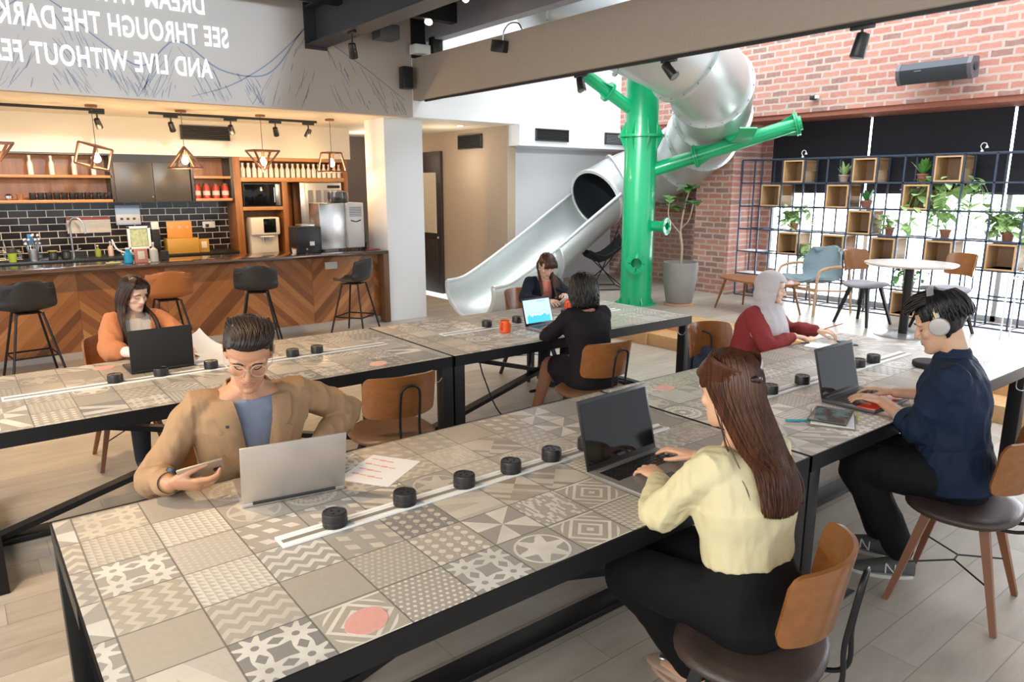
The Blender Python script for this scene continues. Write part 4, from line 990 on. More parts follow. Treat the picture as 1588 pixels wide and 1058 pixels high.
# rim of the tube mouth and open chute
c0 = sp[0] - o0; d = (sp[1] - sp[0]).normalized()
MB().tube([c0 - d * .02, c0 - d * .02, c0 + d * .03, c0 + d * .03, c0 - d * .02], [TR - .015, TR + .03, TR + .03, TR, TR - .015], 44, cap=False, dirn=d).make('mouth_rim', plain('rimw', (.75, .77, .77), .35, .4), t)
ch = []; lipL, lipR = [], []
cp = smoothpath([(5.30, 7.72, .47), (5.62, 7.75, .50), (6.1, 7.80, .70), (6.7, 7.88, .99), (7.3, 7.96, 1.30), (7.92, 8.05, 1.61)], 6)
for i, p in enumerate(cp):
    dd = (cp[min(i + 1, len(cp) - 1)] - cp[max(i - 1, 0)]).normalized(); side = V(0, 0, 1).cross(dd).normalized(); upv = dd.cross(side); row = []
    f = i / (len(cp) - 1)
    for j in range(25):
        a = math.radians(-100 + 200 * j / 24) if True else 0
        w_ = TR + .02
        row.append(p - o0 + side * math.sin(a) * w_ - upv * math.cos(a) * w_ * (1 if f > .3 else (.85 + .15 * f / .3)))
    if i == 0: row = [q + V(.10, 0, 0) * 0 for q in row]
    ch.append(row)
MB().sheet(ch, .012).make('chute', 'slide', t, 60)
lip = MB(); lip.tube([r[0] for r in ch] , .026, 10); lip.tube([r[-1] for r in ch], .026, 10); lip.tube(ch[0], .026, 10); lip.make('chute_lip', plain('lipw', (.68, .70, .70), .35, .5), t)
jf = MB(); k = len(cp) // 2 + 1
jf.sheet([[q for q in ch[k]], [q + (q - (cp[k] - o0)).normalized() * .06 for q in ch[k]]], .02); jf.make('joint_flange', 'slide', t)
MB().bar((0, -.55, 0), (0, -.55, .1), .3, .2).make('support_foot', plain('post', (.6, .62, .62), .5), t); MB().bar((1.2, -.35, 0.28), (1.2, -.35, .75), .06).make('support_post', plain('post', (.6, .62, .62), .5), t)

# ---------------- shelf lattice
SX, SY0, U, SZ0 = 8.80, 6.10, .3105, .285
NC = 14; NR = 6
t = thing('shelf_frame', 'large dark blue steel lattice shelf standing in front of the windows', 'shelf', (SX, SY0, 0))
fm = plain('shelf_steel', (.055, .075, .12), .45, .2)
for xx in (0, .30):
    for r in range(NR + 1):
        MB().box((xx, -NC * U / 2, SZ0 + r * U), (.018, NC * U, .018)).make('rail', fm, t)
for k in range(0, NC + 1):
    q = MB()
    for xx in (0, .30): q.box((xx, -k * U, SZ0 + NR * U / 2), (.018, .018, NR * U))
    for r in range(NR + 1): q.box((.15, -k * U, SZ0 + r * U), (.3, .012, .012))
    q.make('ladder_upright', fm, t)
def cell(c, r): return (SX + .0, SY0 - (c + .5) * U, SZ0 + (NR - 1 - r) * U)      # r counted from the top
bx = None
cells = [(2, 0, 'top row, leftmost'), (5, 0, 'top row, middle one'), (8, 0, 'top row, right one'), (1, 1, 'second row, leftmost'), (4, 1, 'second row, middle one'), (7, 1, 'second row, right one behind the trailing plant'),
         (5, 2, 'third row, the only one'), (2, 3, 'fourth row, leftmost, under the bushy plant'), (4, 3, 'fourth row, second, above the blue-grey armchair'), (6, 3, 'fourth row, third from left'), (8, 3, 'fourth row, fourth from left'), (10, 3, 'fourth row, farthest right'),
         (7, 5, 'bottom row behind the round table column'), (1, 5, 'bottom row behind the coffee table')]
for c_, r_, lb in cells:
    x, y, z = cell(c_, r_); s = U - .03
    if bx is None:
        bx = thing('wooden_cube', 'light plywood box in the lattice shelf, ' + lb, 'box', (x, y, z + .0095), 0, 'plywood boxes in the lattice shelf')
        m_ = MB(); th = .018; D0, D1 = -.012, .30
        m_.span(D0, D1, -s / 2, s / 2, 0, th); m_.span(D0, D1, -s / 2, s / 2, s - th, s); m_.span(D0, D1, -s / 2, -s / 2 + th, th, s - th); m_.span(D0, D1, s / 2 - th, s / 2, th, s - th)
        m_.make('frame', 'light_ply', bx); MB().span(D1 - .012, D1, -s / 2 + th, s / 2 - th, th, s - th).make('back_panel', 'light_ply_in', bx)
    else: dup(bx, (x, y, z + .0095), 0, 'light plywood box in the lattice shelf, ' + lb)
# ---------------- plants
def leaf(m_, base, d, L, W, droop=.3, fold=.15):
    d = V(*d).normalized(); side = d.cross(V(0, 0, 1)); side = side.normalized() if side.length > .05 else V(1, 0, 0); up = side.cross(d)
    g_ = []; n = 6
    for i in range(n + 1):
        f = i / n; c = V(*base) + d * L * f - V(0, 0, 1) * droop * L * f * f
        w = W * math.sin(PI * min(1, f * .92 + .06)) ** .8
        g_.append([c - side * w + up * w * fold, c, c + side * w + up * w * fold])
    bm = m_.bm; vs = [[bm.verts.new(q) for q in r] for r in g_]
    for i in range(n):
        for j in range(2): bm.faces.new((vs[i][j], vs[i][j + 1], vs[i + 1][j + 1], vs[i + 1][j]))
def pot(t, r=.06, h=.095, mat='terracotta'):
    MB().lathe([(r * .72, 0), (r * .95, h * .8), (r * 1.06, h * .8), (r * 1.06, h), (r * .94, h), (r * .9, h * .84), (0, h * .84)], seg=24).make('pot', mat, t)
    MB().cyl((0, 0, h * .8), r * .9, h * .08, 20).make('soil', 'soil', t)
def sansevieria(loc, label, potmat='terracotta', n=13, L=.22, mat='leaf', seed=1):
    rr = random.Random(seed); t = thing('potted_plant', label, 'plant', loc, 0, 'plants in the lattice shelf'); pot(t, .065, .09, potmat)
    m_ = MB()
    for i in range(n):
        a = rr.uniform(0, 6.28); tl = rr.uniform(.1, .75); leaf(m_, (math.cos(a) * .02, math.sin(a) * .02, .075), (math.cos(a) * tl, math.sin(a) * tl, 1), L * rr.uniform(.6, 1), .022, .15, .3)
    m_.make('leaves', mat, t, 80, False); return t
def vine(loc, label, seed, spread=.3, n=6, up=.15, ls=.045, mat='leaf_pale', potr=.06, trail=.25, potted=True):
    rr = random.Random(seed); t = thing('trailing_plant', label, 'plant', loc, 0, 'plants in the lattice shelf')
    if potted: pot(t, potr, .09)
    lv, st_ = MB(), MB()
    for i in range(n):
        a = rr.uniform(0, 6.28); L = rr.uniform(.5, 1); sx, sy = math.cos(a) * .25, math.sin(a)
        P = smoothpath([(0, 0, .08), (sx * spread * .35, sy * spread * .4, .08 + up * L), (sx * spread * .7, sy * spread * .8 * L, .08 + up * L * .8 - trail * .2), (sx * spread, sy * spread * L, .06 - trail * rr.uniform(-.7, 1) * L)], 5)
        P = [V(max(p.x, -.22) if potted else p.x, p.y, p.z) for p in P]
        st_.tube(P, .0022, 5)
        for k in range(2, len(P), 2):
            dd = V(rr.uniform(-.6, .3), rr.uniform(-1, 1), rr.uniform(-.3, .7)); leaf(lv, P[k], dd, ls * rr.uniform(1.2, 2), ls * rr.uniform(.5, .75), .4, .1)
    st_.make('stems', 'leaf_pale', t); lv.make('leaves', mat, t, 80, False); return t
def cz(c_, r_): x, y, z = cell(c_, r_); return (x + .13, y, z + .012)
for c_, r_ in ((4, 0), (7, 0), (5, 1), (6, 2), (8, 2), (10, 2), (3, 4)):       # little trays that carry the pots in open cells
    x, y, z = cell(c_, r_)
    MB().span(-.0, .30, -U / 2 + .012, U / 2 - .012, -.003, .0035).make('tray', fm, bpy.data.objects['shelf_frame']).location = (x - SX, y - SY0, z + .006)
sansevieria(cz(4, 0), 'spiky variegated plant in pale pot on the top shelf row, left one', plain('palepot', (.5, .36, .30), .7, 0, .1, 20), 16, .22, 'leaf_pale', 4)
sansevieria(cz(7, 0), 'bright green spiky plant in brown pot on the top shelf row, right one', 'terracotta', 22, .24, 'leaf', 6)
sansevieria(cz(5, 1), 'dark green plant in brown pot in the second shelf row', 'terracotta', 20, .20, 'leaf_dark', 9)
x, y, z = cell(2, 2); vine((x + .12, y, z + .012), 'bushy light green plant on top of a plywood box, left part of shelf', 11, .28, 22, .20, .06, 'leaf_pale', .06, .05)
vine(cz(6, 2), 'small pale plant in brown pot in the third shelf row', 12, .2, 12, .16, .045, 'leaf_pale', .055, .25)
vine(cz(8, 2), 'large trailing pothos spilling over the shelf in brown pot', 13, .58, 26, .58, .075, 'leaf_pale', .06, .1)
vine(cz(10, 2), 'bushy pale plant in brown pot at the right of the shelf', 14, .28, 22, .24, .07, 'leaf_pale', .065, .1)
vine(cz(3, 4), 'slender plant with drooping pale leaves left above the armchair', 15, .30, 12, .34, .06, 'leaf_pale', .04, -.05)
x, y, z = cell(7, 4); vine((x + .12, y, z + .012), 'green bushy plant low in the shelf on the bottom plywood box', 16, .24, 12, .18, .045, 'leaf', .05, .05)
o = MB().box((0, 0, 0), (.09, .09, .09), .003).make('terracotta_cube', 'terracotta'); x, y, z = cell(1, 4); o.location = (x + .06, y - .05, z + .055); tag(o, 'tiny brown cube on the low shelf row behind the coffee table', 'box')
for c_, r_ in ((0, 4), (1, 4), (0, 3), (8, 4), (9, 4)):
    x, y, z = cell(c_, r_); MB().span(0, .30, -U / 2 + .01, U / 2 - .01, -.003, .0035).make('tray', 'white_paint', bpy.data.objects['shelf_frame']).location = (x - SX, y - SY0, z + .006)
# clip lamps on top of the shelf
for y, lb in ((5.21, 'small white clip lamp on the shelf top rail, left one'), (3.15, 'white angled clip lamp on the shelf top rail at right')):
    t = thing('clip_lamp', lb, 'lamp', (SX, y, SZ0 + NR * U + .009), 0, 'clip lamps on the shelf'); t.scale = (.65, .65, .65)
    MB().box((0, 0, .015), (.03, .04, .03), .004).make('clip', 'white_plastic', t); MB().tube(smoothpath([(0, 0, .03), (.0, .03, .09), (0, .0, .14), (0, -.05, .13), (0, -.06, .09)]), .007, 8).make('gooseneck', 'white_plastic', t); MB().tube([(0, -.06, .10), (0, -.065, .06)], [.012, .026], 16).make('shade', 'white_plastic', t)
# big pot with young fig tree
t = thing('potted_tree', 'slim young tree in a tall grey concrete pot beside the green column', 'plant', (7.42, 5.98, PZ))
MB().lathe([(.155, .03), (.17, .05), (.215, .34), (.225, .53), (.222, .56), (.20, .56), (.195, .50), (0, .49)], seg=40).make('pot', 'concrete', t)
MB().lathe([(.19, 0), (.20, .03), (.16, .03)], seg=36).make('saucer', 'ash', t); MB().cyl((0, 0, .48), .19, .02, 30).make('soil', 'soil', t)
s_ = MB(); s_.tube(smoothpath([(0, 0, .48), (.01, .0, .75), (-.01, .02, .95), (.02, 0, 1.25), (.04, -.06, 1.5)]), [.016] * 16 + [.012] * 8 + [.008] * 9, 8)
s_.tube(smoothpath([(-.01, .02, .92), (-.08, .16, 1.12), (-.06, .18, 1.35)]), .008, 8); s_.tube(smoothpath([(-.01, .02, .98), (.02, -.08, 1.1), (.04, -.12, 1.3)]), .008, 8); s_.make('trunk', 'stem', t)
l_ = MB(); rr = random.Random(5)
for b_ in ((.04, -.06, 1.5), (-.06, .18, 1.35), (.04, -.12, 1.3), (-.06, .16, 1.25)):
    for i in range(7):
        a = rr.uniform(0, 6.28); leaf(l_, b_, (math.cos(a), math.sin(a), rr.uniform(.0, .7)), rr.uniform(.16, .26), .06, .35)
l_.make('leaves', 'leaf', t, 80, False)
# low brick-side book shelf in the recess
t = thing('book_ledge', 'small ledge with books on the recessed brick wall behind the young tree', 'shelf', (9.1, 7.2, 1.40))
MB().span(-.12, .1, -.5, .5, 0, .03).make('board', 'teak', t)
rr = random.Random(8); y = -.42
for i in range(12):
    w_ = rr.uniform(.025, .045); h_ = rr.uniform(.15, .22)
    o = MB().box((0, 0, h_ / 2), (.14, w_ * .95, h_), .002).make('book', plain('book%d' % i, rr.choice(((.35, .08, .05), (.06, .08, .2), (.6, .55, .45), (.12, .25, .3), (.1, .1, .1))), .6)); o.location = (9.05, 7.2 + y + w_ / 2, 1.43)
    tag(o, 'book in the small row on the ledge behind the young tree', 'book', 'books on the brick ledge'); y += w_ + .002

# ---------------- lounge furniture
t = thing('coffee_table', 'oval walnut coffee table with tapered legs on the platform', 'table', (7.78, 5.06, PZ), -8)
MB().rings([[V(.33 * math.cos(a) * k, .56 * math.sin(a) * k, z) for a in [2 * PI * j / 48 for j in range(48)]] for k, z in ((.90, .375), (.99, .385), (1, .398), (.99, .405))]).make('tabletop', 'teak', t)
for sx in (-1, 1):
    for sy in (-1, 1): MB().tube([(sx * .18, sy * .36, .38), (sx * .25, sy * .45, 0)], [.02, .011], 12).make('leg', 'chair_ply', t)
t = thing('round_table', 'round white-topped pedestal table with black column on the platform', 'table', (7.72, 3.28, PZ))
MB().lathe([(0, .725), (.40, .725), (.43, .74), (.43, .752), (0, .753)], seg=64).make('tabletop', plain('whitetop', (.62, .56, .52), .25), t)
MB().cyl((0, 0, .01), .045, .72, 24).make('column', 'black_metal', t); MB().lathe([(0, .02), (.05, .02), (.25, .012), (.275, .004), (.275, 0), (0, 0)], seg=48).make('base', plain('discbase', (.30, .30, .31), .3, .4), t)
cl = make_chair('wood-backed chair with grey seat left of the round white table', 'black_metal', 'gray_seat', (8.02, 3.86, PZ), 10, 'chairs at the round white table')
dup(cl, (8.28, 3.14, PZ), 60, 'wood-backed chair with grey seat behind the round white table')
cl.rotation_euler = (0, 0, math.radians(172))
t = thing('armchair', 'blue-grey shell armchair with ash wood frame on the platform', 'armchair', (8.30, 4.66, PZ), 78)
g1 = []
prof = [(.27, .37, .24), (.22, .385, .26), (.05, .37, .27), (-.12, .36, .275), (-.21, .42, .29), (-.27, .54, .30), (-.32, .68, .28), (-.35, .78, .21), (-.355, .80, .16)]
P = smoothpath([(w_, a, b) for a, b, w_ in prof], 4); n = len(P)
for i, p in enumerate(P):
    v = i / (n - 1); up = min(1, max(0, (v - .42) / .25)); row = []
    for j in range(21):
        u = -1 + j / 10; c_ = abs(u) ** 2.2; row.append(V(u * p.x, p.y + up * c_ * .14, p.z + (1 - up) * c_ * .05 - (c_ * .05 if v > .9 else 0)))
    g1.append(row)
MB().sheet(g1, .03).make('shell', 'gray_shell', t, 60)
MB().rings([[V(.23 * math.cos(a) * k, .02 + .23 * math.sin(a) * k, z) for a in [2 * PI * j / 32 for j in range(32)]] for k, z in ((.9, .375), (1, .39), (1, .42), (.9, .44))]).make('cushion', 'gray_shell', t)
for s in (-1, 1):
    MB().tube(smoothpath([(s * .30, .27, 0), (s * .30, .26, .34), (s * .30, .24, .50), (s * .305, .16, .555), (s * .31, -.05, .575), (s * .31, -.24, .56), (s * .31, -.28, .53)], 5), .014, 10, r2=.019).make('armrest', 'ash', t)
    MB().tube([(s * .31, -.26, .55), (s * .31, -.36, 0)], [.016, .013], 10).make('leg', 'ash', t)
    MB().bar((s * .295, .26, .31), (s * .30, -.30, .27), .035, .022).make('side_rail', 'ash', t)
MB().bar((-.29, .25, .31), (.29, .25, .31), .022, .04).make('front_rail', 'ash', t)
t = thing('folding_butterfly_chair', 'black sling butterfly chair behind the green column', 'chair', (7.80, 7.72, PZ), 60)
g1 = []
for i in range(9):
    v = i / 8
    row = []
    for j in range(9):
        u = -1 + j / 4; z = .32 + .16 * (1 - v) ** 2 * 1 + (.62 * max(0, v - .35) ** 1.3) + .12 * u * u
        row.append(V(u * (.26 + .08 * abs(v - .5)), .32 - .62 * v, z))
    g1.append(row)
MB().sheet(g1, .008).make('sling', 'matte_black', t, 60)
f = MB()
for s in (-1, 1):
    f.tube(smoothpath([(s * .33, .32, .60), (s * .05, .05, .3), (-s * .28, -.24, .01)], 5), .008, 8); f.tube(smoothpath([(s * .32, -.30, .93), (s * .05, .0, .35), (-s * .28, .28, .01)], 5), .008, 8)
    f.tube([(s * .28, .28, .01), (s * .28, -.24, .01)], .008, 8)
f.tube([(-.28, -.24, .01), (.28, -.24, .01)], .008, 8); f.make('frame', 'black_metal', t)
t = thing('coat_stand', 'thin white metal stand at the right end of the lattice shelf', 'stand', (8.3, 2.45, PZ))
f = MB()
for s in (-1, 1):
    for q in (0, .25): f.tube([(q, s * .13, 0), (q, s * .13, .62)], .009, 8)
f.tube([(0, -.13, .62), (0, .13, .62), (.25, .13, .62), (.25, -.13, .62), (0, -.13, .62)], .009, 8); f.make('frame', 'white_paint', t)
# ============================================================ people
def skinmat(name, c, r=.45):
    g = G(name); n = g.noise(g.obj(), 30, 3)
    g.set(color=g.mix(n, tuple(k * .93 for k in c), tuple(min(1, k * 1.06) for k in c)), rough=r, sss=.12, ssss=.01)
    g.put(g.b.inputs['Subsurface Radius'], (1.0, .35, .2)); g.bump(g.noise(g.obj(), 180, 2), .05, .002); return g.mat
def cloth(name, c, rough=.85, var=.08, weave=400, b=.12, sheen=.0):
    g = G(name); n = g.noise(g.obj(), 7, 4)
    g.set(color=g.mix(n, tuple(k * (1 - var) for k in c), tuple(min(1, k * (1 + var)) for k in c)), rough=rough, sheen=sheen, spec=.25)
    x, y, z = g.xyz(g.obj()); w = g.noise(g.vec(x * 1.0, y, z * .6), 17, 3, .5, .8)
    g.bump(g.noise(g.obj(), weave, 2) * .05 + w, .35, .012); return g.mat
def hairmat(name, c1, c2, rough=.42):
    g = G(name); x, y, z = g.xyz(g.obj()); n = g.noise(g.vec(x * 45, y * 45, z * 2.2), 3, 3); n2 = g.noise(g.obj(), 9, 2)
    g.set(color=g.mix(g.ramp(n * .6 + n2 * .4, [(.36, (0, 0, 0)), (.75, (1, 1, 1))]), c1, c2), rough=rough, spec=.35); return g.mat

def remesh(mb, voxel, smooth=3, fold=0, fscale=9, name='tmp', seed=0, foldfn=None):
    """union of overlapping closed shapes into one continuous surface"""
    bmesh.ops.recalc_face_normals(mb.bm, faces=mb.bm.faces)
    me = bpy.data.meshes.new(name); mb.bm.to_mesh(me); mb.bm.free()
    o = bpy.data.objects.new(name, me); COL.objects.link(o)
    md = o.modifiers.new('r', 'REMESH'); md.mode = 'VOXEL'; md.voxel_size = voxel; md.use_smooth_shade = True
    if smooth:
        s_ = o.modifiers.new('s', 'SMOOTH'); s_.factor = .5; s_.iterations = smooth
    bpy.context.view_layer.update(); dg = bpy.context.evaluated_depsgraph_get()
    out = bpy.data.meshes.new_from_object(o.evaluated_get(dg)); bpy.data.objects.remove(o); bpy.data.meshes.remove(me)
    if fold:
        out.update(); nm = [v.normal.copy() for v in out.vertices]
        for v, nn in zip(out.vertices, nm):
            p = v.co * fscale + V(seed * 7.3, 0, 0)
            q = V(p.x, p.y, p.z * .55)
            a = 1 - abs(noise.noise(q)) * 2.2; b = 1 - abs(noise.noise(q * 2.1 + V(5, 5, 5))) * 2.2
            k = foldfn(v.co) if foldfn else 1
            v.co += nn * (fold * k * (a * .7 + b * .3 - .35))
    for p in out.polygons: p.use_smooth = True
    out.name = name
    return out
def add_mesh(me, name, mat, parent):
    me.materials.clear(); me.materials.append(M[mat] if isinstance(mat, str) else mat)
    o = bpy.data.objects.new(name, me); COL.objects.link(o); o.parent = parent; return o

def ik(a, b, l1, l2, pole):
    """joint position between a and b bending towards pole direction"""
    d = b - a; L = min(d.length, (l1 + l2) * .999); dn = d.normalized()
    x = (l1 * l1 - l2 * l2 + L * L) / (2 * L); h = math.sqrt(max(0, l1 * l1 - x * x))
    pl = pole - dn * pole.dot(dn); pl.normalize()
    return a + dn * x + pl * h

def hand(mb, wrist, d, n, side, curls, size=1.0, thumb=(.55, .35), spread=.16):
    """wrist pos; d towards fingers; n = back-of-hand normal; side +1: thumb on +s. curls: list per finger of 3 bend angles (radians)"""
    d = d.normalized(); n = (n - d * n.dot(d)).normalized(); s = d.cross(n) * side; k = size
    W = wrist
    mb.cap_tube([W - d * .01 * k, W + d * .03 * k, W + d * .06 * k, W + d * .082 * k], [.024 * k, .034 * k, .039 * k, .037 * k], 14, r2=[.019 * k, .016 * k, .0145 * k, .012 * k], ref=s.cross(d) if False else n.cross(n) if False else n)
    ends = []
    lens = [(.040, .025, .020), (.045, .029, .021), (.042, .027, .021), (.033, .020, .018)]; offs = [.030, .010, -.011, -.030]
    for i in range(4):
        base = W + d * (.084 - .004 * abs(i - 1)) * k + s * offs[i] * k
        a0 = spread * (1.2 - i * .8); dd = (d * math.cos(a0) + s * math.sin(a0)).normalized()
        cu = curls[i] if isinstance(curls[0], (tuple, list)) else curls
        P = [base - dd * .02 * k, base]; ang = 0; p = base
        for L, c in zip(lens[i], cu):
            ang += c; dr = dd * math.cos(ang) - n * math.sin(ang); p = p + dr * L * k; P.append(p)
        r = [.0088, .0092, .0082, .0074, .0066]; 
        if i == 3: r = [q * .88 for q in r]
        mb.cap_tube(P, [q * k for q in r], 10); ends.append(p)
    # thumb
    a, b = thumb; t0 = W + d * .022 * k + s * .022 * k - n * .004 * k
    td = (d * math.cos(a) + s * math.sin(a) - n * b).normalized(); t1 = t0 + td * .040 * k
    td2 = (d * math.cos(a * .5) + s * math.sin(a * .5) - n * b * 1.2).normalized(); t2 = t1 + td2 * .032 * k; t3 = t2 + (td2 + d * .3).normalized() * .025 * k
    mb.cap_tube([t0, t1, t2, t3], [.0135 * k, .0115 * k, .0098 * k, .0078 * k], 10); ends.append(t3)
    return ends

HEAD = [  # z, half width, front, back
 (-.118, .018, .078, -.035), (-.112, .030, .087, -.012), (-.098, .041, .091, .012), (-.078, .050, .089, .030), (-.055, .056, .086, .052), (-.030, .062, .085, .078),
 (-.005, .067, .083, .094), (.020, .071, .084, .102), (.045, .074, .085, .105), (.070, .072, .076, .102), (.092, .062, .056, .088), (.108, .044, .030, .064), (.117, .018, -.004, .030)]
def head_rings(sx=1, grow=0, seg=36, lo=-9, hi=9):
    out = []
    for z, w, f, b in HEAD:
        if not (lo <= z <= hi): continue
        row = []; w2 = w * sx + grow; f2 = f + grow; b2 = b + grow
        tt = min(1, max(0, (.09 - b) / .06)); yc = (f2 - b2) / 2 * tt
        for j in range(seg):
            a = 2 * PI * j / seg; c, s_ = math.cos(a), math.sin(a); e = 2.25; k = (abs(c) ** e + abs(s_) ** e) ** (-1 / e)
            row.append(V(w2 * c * k, yc + s_ * k * ((f2 - yc) if s_ > 0 else (b2 + yc)), z * (1 + grow / .11 if z > 0 else 1)))
        out.append(row)
    return out

class Person:
    def __init__(s, name_label, loc, face_deg, sex='f', scale=1.0, hip_h=.53, lean=.18, head=(0, 0, 0), skin=(.62, .40, .28), head_shift=(0, 0, 0), voxel=.0045, shoulder_w=None, twist=0, neck_fwd=.03):
        s.t = thing('person', name_label, 'person', (loc[0], loc[1], 0), face_deg - 90); s.sex = sex; s.k = scale; s.vox = voxel
        bpy.context.view_layer.update(); s.inv = (Matrix.Translation(V(loc[0], loc[1], 0)) @ Matrix.Rotation(math.radians(face_deg - 90), 4, 'Z')).inverted()
        k = scale; s.skin = skin if not isinstance(skin, tuple) else skinmat('skin_%d' % len(bpy.data.materials), skin)
        s.hip = V(0, 0, hip_h); L = V(0, math.sin(lean), math.cos(lean)); s.up = L
        s.sw = (shoulder_w or (.168 if sex == 'm' else .140)) * k
        s.fw = L.cross(V(1, 0, 0)) * -1; s.fw = V(0, math.cos(lean), -math.sin(lean))
        s.neck = s.hip + L * .525 * k
        s.head = s.neck + V(0, neck_fwd, .128 * k) + V(*head_shift)
        yaw, pitch, roll = (math.radians(a) for a in head)
        s.hm = Matrix.Translation(s.head) @ (Matrix.Rotation(yaw, 4, 'Z') @ Matrix.Rotation(pitch, 4, 'X') @ Matrix.Rotation(roll, 4, 'Y')) @ Matrix.Scale(k * (1.0 if sex == 'm' else .96), 4)
        s.sh = {q: s.hip + L * .457 * k + V(q * s.sw, -.005, 0) for q in (-1, 1)}
        s.tw = twist
    def W(s, x, y, z): return s.inv @ V(x, y, z)       # world point -> local
    def H(s, x, y, z): return s.hm @ V(x, y, z)        # head point -> local
    def torso(s, mb, grow=0, z0=-.1, z1=.52, belly=0, chest=0, hipw=1.0):
        k = s.k; m = s.sex == 'm'
        prof = ([(-.10, .145, .115), (-.04, .172, .13), (.04, .170, .122), (.13, .148, .108), (.22, .155, .112), (.31, .170, .122), (.38, .186, .112), (.43, .176, .088), (.468, .125, .070), (.50, .070, .062), (.53, .060, .060)] if m else
                [(-.10, .150, .120), (-.04, .178, .135), (.04, .168, .120), (.13, .128, .096), (.22, .135, .102), (.31, .150, .122), (.38, .158, .105), (.425, .148, .080), (.46, .100, .060), (.50, .055, .052), (.53, .050, .050)])
        rings = []
        for t, w, d in prof:
            if t < z0 - 1e-6 or t > z1 + 1e-6: continue
            c = s.hip + s.up * t * 1.05 * k; g_ = grow * (1 if t < .44 else .6)
            if chest and .28 < t < .4: d = d + chest
            row = []
            for j in range(32):
                a = 2 * PI * j / 32; cc, ss = math.cos(a), math.sin(a); e = 2.4; q = (abs(cc) ** e + abs(ss) ** e) ** (-1 / e)
                dy = (d * k + g_) * ss * q * (1.0 if ss > 0 else .92)
                row.append(c + V(1, 0, 0) * (w * k * (hipw if t < .05 else 1) + g_) * cc * q + s.fw * dy)
            rings.append(row)
        mb.rings(rings)
    def arm_pts(s, side, wrist, pole=None, l1=.285, l2=.255):
        a = s.sh[side]; w = V(*wrist); p = pole or V(side * .6, -.25, -.8)
        e = ik(a, w, l1 * s.k, l2 * s.k, V(*p)); return a, e, w
    def arm(s, mb, side, wrist, pole=None, r=(.050, .043, .037, .034, .026), grow=0, t0=0, t1=1.0, cuff=None):
        a, e, w = s.arm_pts(side, wrist, pole); k = s.k
        P = [a + (a - e).normalized() * .0, a.lerp(e, .5), e, e.lerp(w, .35), w]
        R = [q * k + grow for q in r]
        if t1 < 1:    # sleeve stops part way down the forearm (t1 in 0..1 over forearm, negative over upper arm)
            if t1 > 0: P = P[:3] + [e.lerp(w, t1 * .5), e.lerp(w, t1)]; R = R[:3] + [R[3], (cuff or R[3])]
            else: P = [a, a.lerp(e, .4), a.lerp(e, 1 + t1)]; R = [R[0], R[1], cuff or R[1]]
        elif cuff: R[-1] = cuff
        mb.cap_tube([a - V(side * .05, 0, -.004)] + smooth_lin(P), [R[0] * .86] + smooth_val(R), 18)
        mb.ell(a + V(-side * .012, 0, -.006), (R[0] * 1.02, R[0] * 1.04, R[0] * .98))
        return a, e, w
    def leg(s, mb, side, knee, ankle, grow=0, r=(.088, .076, .060, .055, .040, ), to=1.0, cuff=None, hipx=.085):
        k = s.k; h = s.hip + V(side * hipx, .0, -.0); kn = V(*knee); an = V(*ankle)
        P = [h, h.lerp(kn, .5), kn, kn.lerp(an, .35), kn.lerp(an, to)]; R = [q * k + grow for q in r]
        if cuff: R[-1] = cuff
        mb.cap_tube(smooth_lin(P), smooth_val(R), 20)
    def finish_body(s, mb, eyes=True):
        k = s.k
        # head
        hb = MB(); rr = [[s.hm @ q for q in row] for row in head_rings(1.0)]; mb.rings(rr)
        mb.ell(s.H(0, -.02, .035), (.072 * k, .088 * k, .078 * k), Matrix.to_euler(s.hm.to_3x3().normalized()) if False else None)
        H = s.H
        # nose, wings, brow, cheeks, chin, lips
        mb.cap_tube([H(0, .080, .018), H(0, .090, .0), H(0, .1005, -.022), H(0, .103, -.030)], [.007 * k, .008 * k, .0105 * k, .0115 * k], 10)
        for q in (-1, 1):
            mb.ell(H(q * .0115, .092, -.034), (.0085 * k, .010 * k, .008 * k))
            mb.cap_tube([H(q * .012, .082, .022), H(q * .034, .081, .028), H(q * .052, .066, .022)], .0075 * k, 8)
            mb.ell(H(q * .036, .052, -.024), (.028 * k, .022 * k, .026 * k))
            # ear
            mb.cap_tube([H(q * .070, -.008, -.028), H(q * .077, -.018, -.010), H(q * .081, -.024, .012), H(q * .079, -.012, .024), H(q * .074, .0, .012)], [.007 * k, .0075 * k, .0075 * k, .0065 * k, .005 * k], 8)
            mb.ell(H(q * .073, -.012, -.002), (.006 * k, .014 * k, .022 * k))
        mb.ell(H(0, .083, -.100), (.020 * k, .014 * k, .013 * k))
        mb.cap_tube([H(-.020, .082, -.0565), H(0, .0905, -.054), H(.020, .082, -.0565)], .0062 * k, 8); mb.cap_tube([H(-.017, .082, -.067), H(0, .0895, -.068), H(.017, .082, -.067)], .0066 * k, 8)
        # neck
        rn = (.053 if s.sex == 'm' else .045) * k
        mb.cap_tube([s.neck + V(0, -.01, -.06), s.neck + V(0, .0, .02), H(0, -.018, -.075), H(0, -.02, -.02)], [rn * 1.25, rn * 1.02, rn, rn], 20)
        me = remesh(mb, s.vox, 2)
        inv = s.hm.inverted()
        for v in me.vertices:
            h = inv @ v.co
            if h.y > .03 and abs(h.z) < .06:
                for q in (-1, 1):
                    d2 = ((h.x - q * .031) ** 2 + (h.z - .004) ** 2 * 1.6)
                    v.co -= (s.hm.to_3x3() @ V(0, 1, 0)).normalized() * .0095 * math.exp(-d2 / (2 * .0115 ** 2))
        s.body = add_mesh(me, 'body', s.skin, s.t)
        return s.body
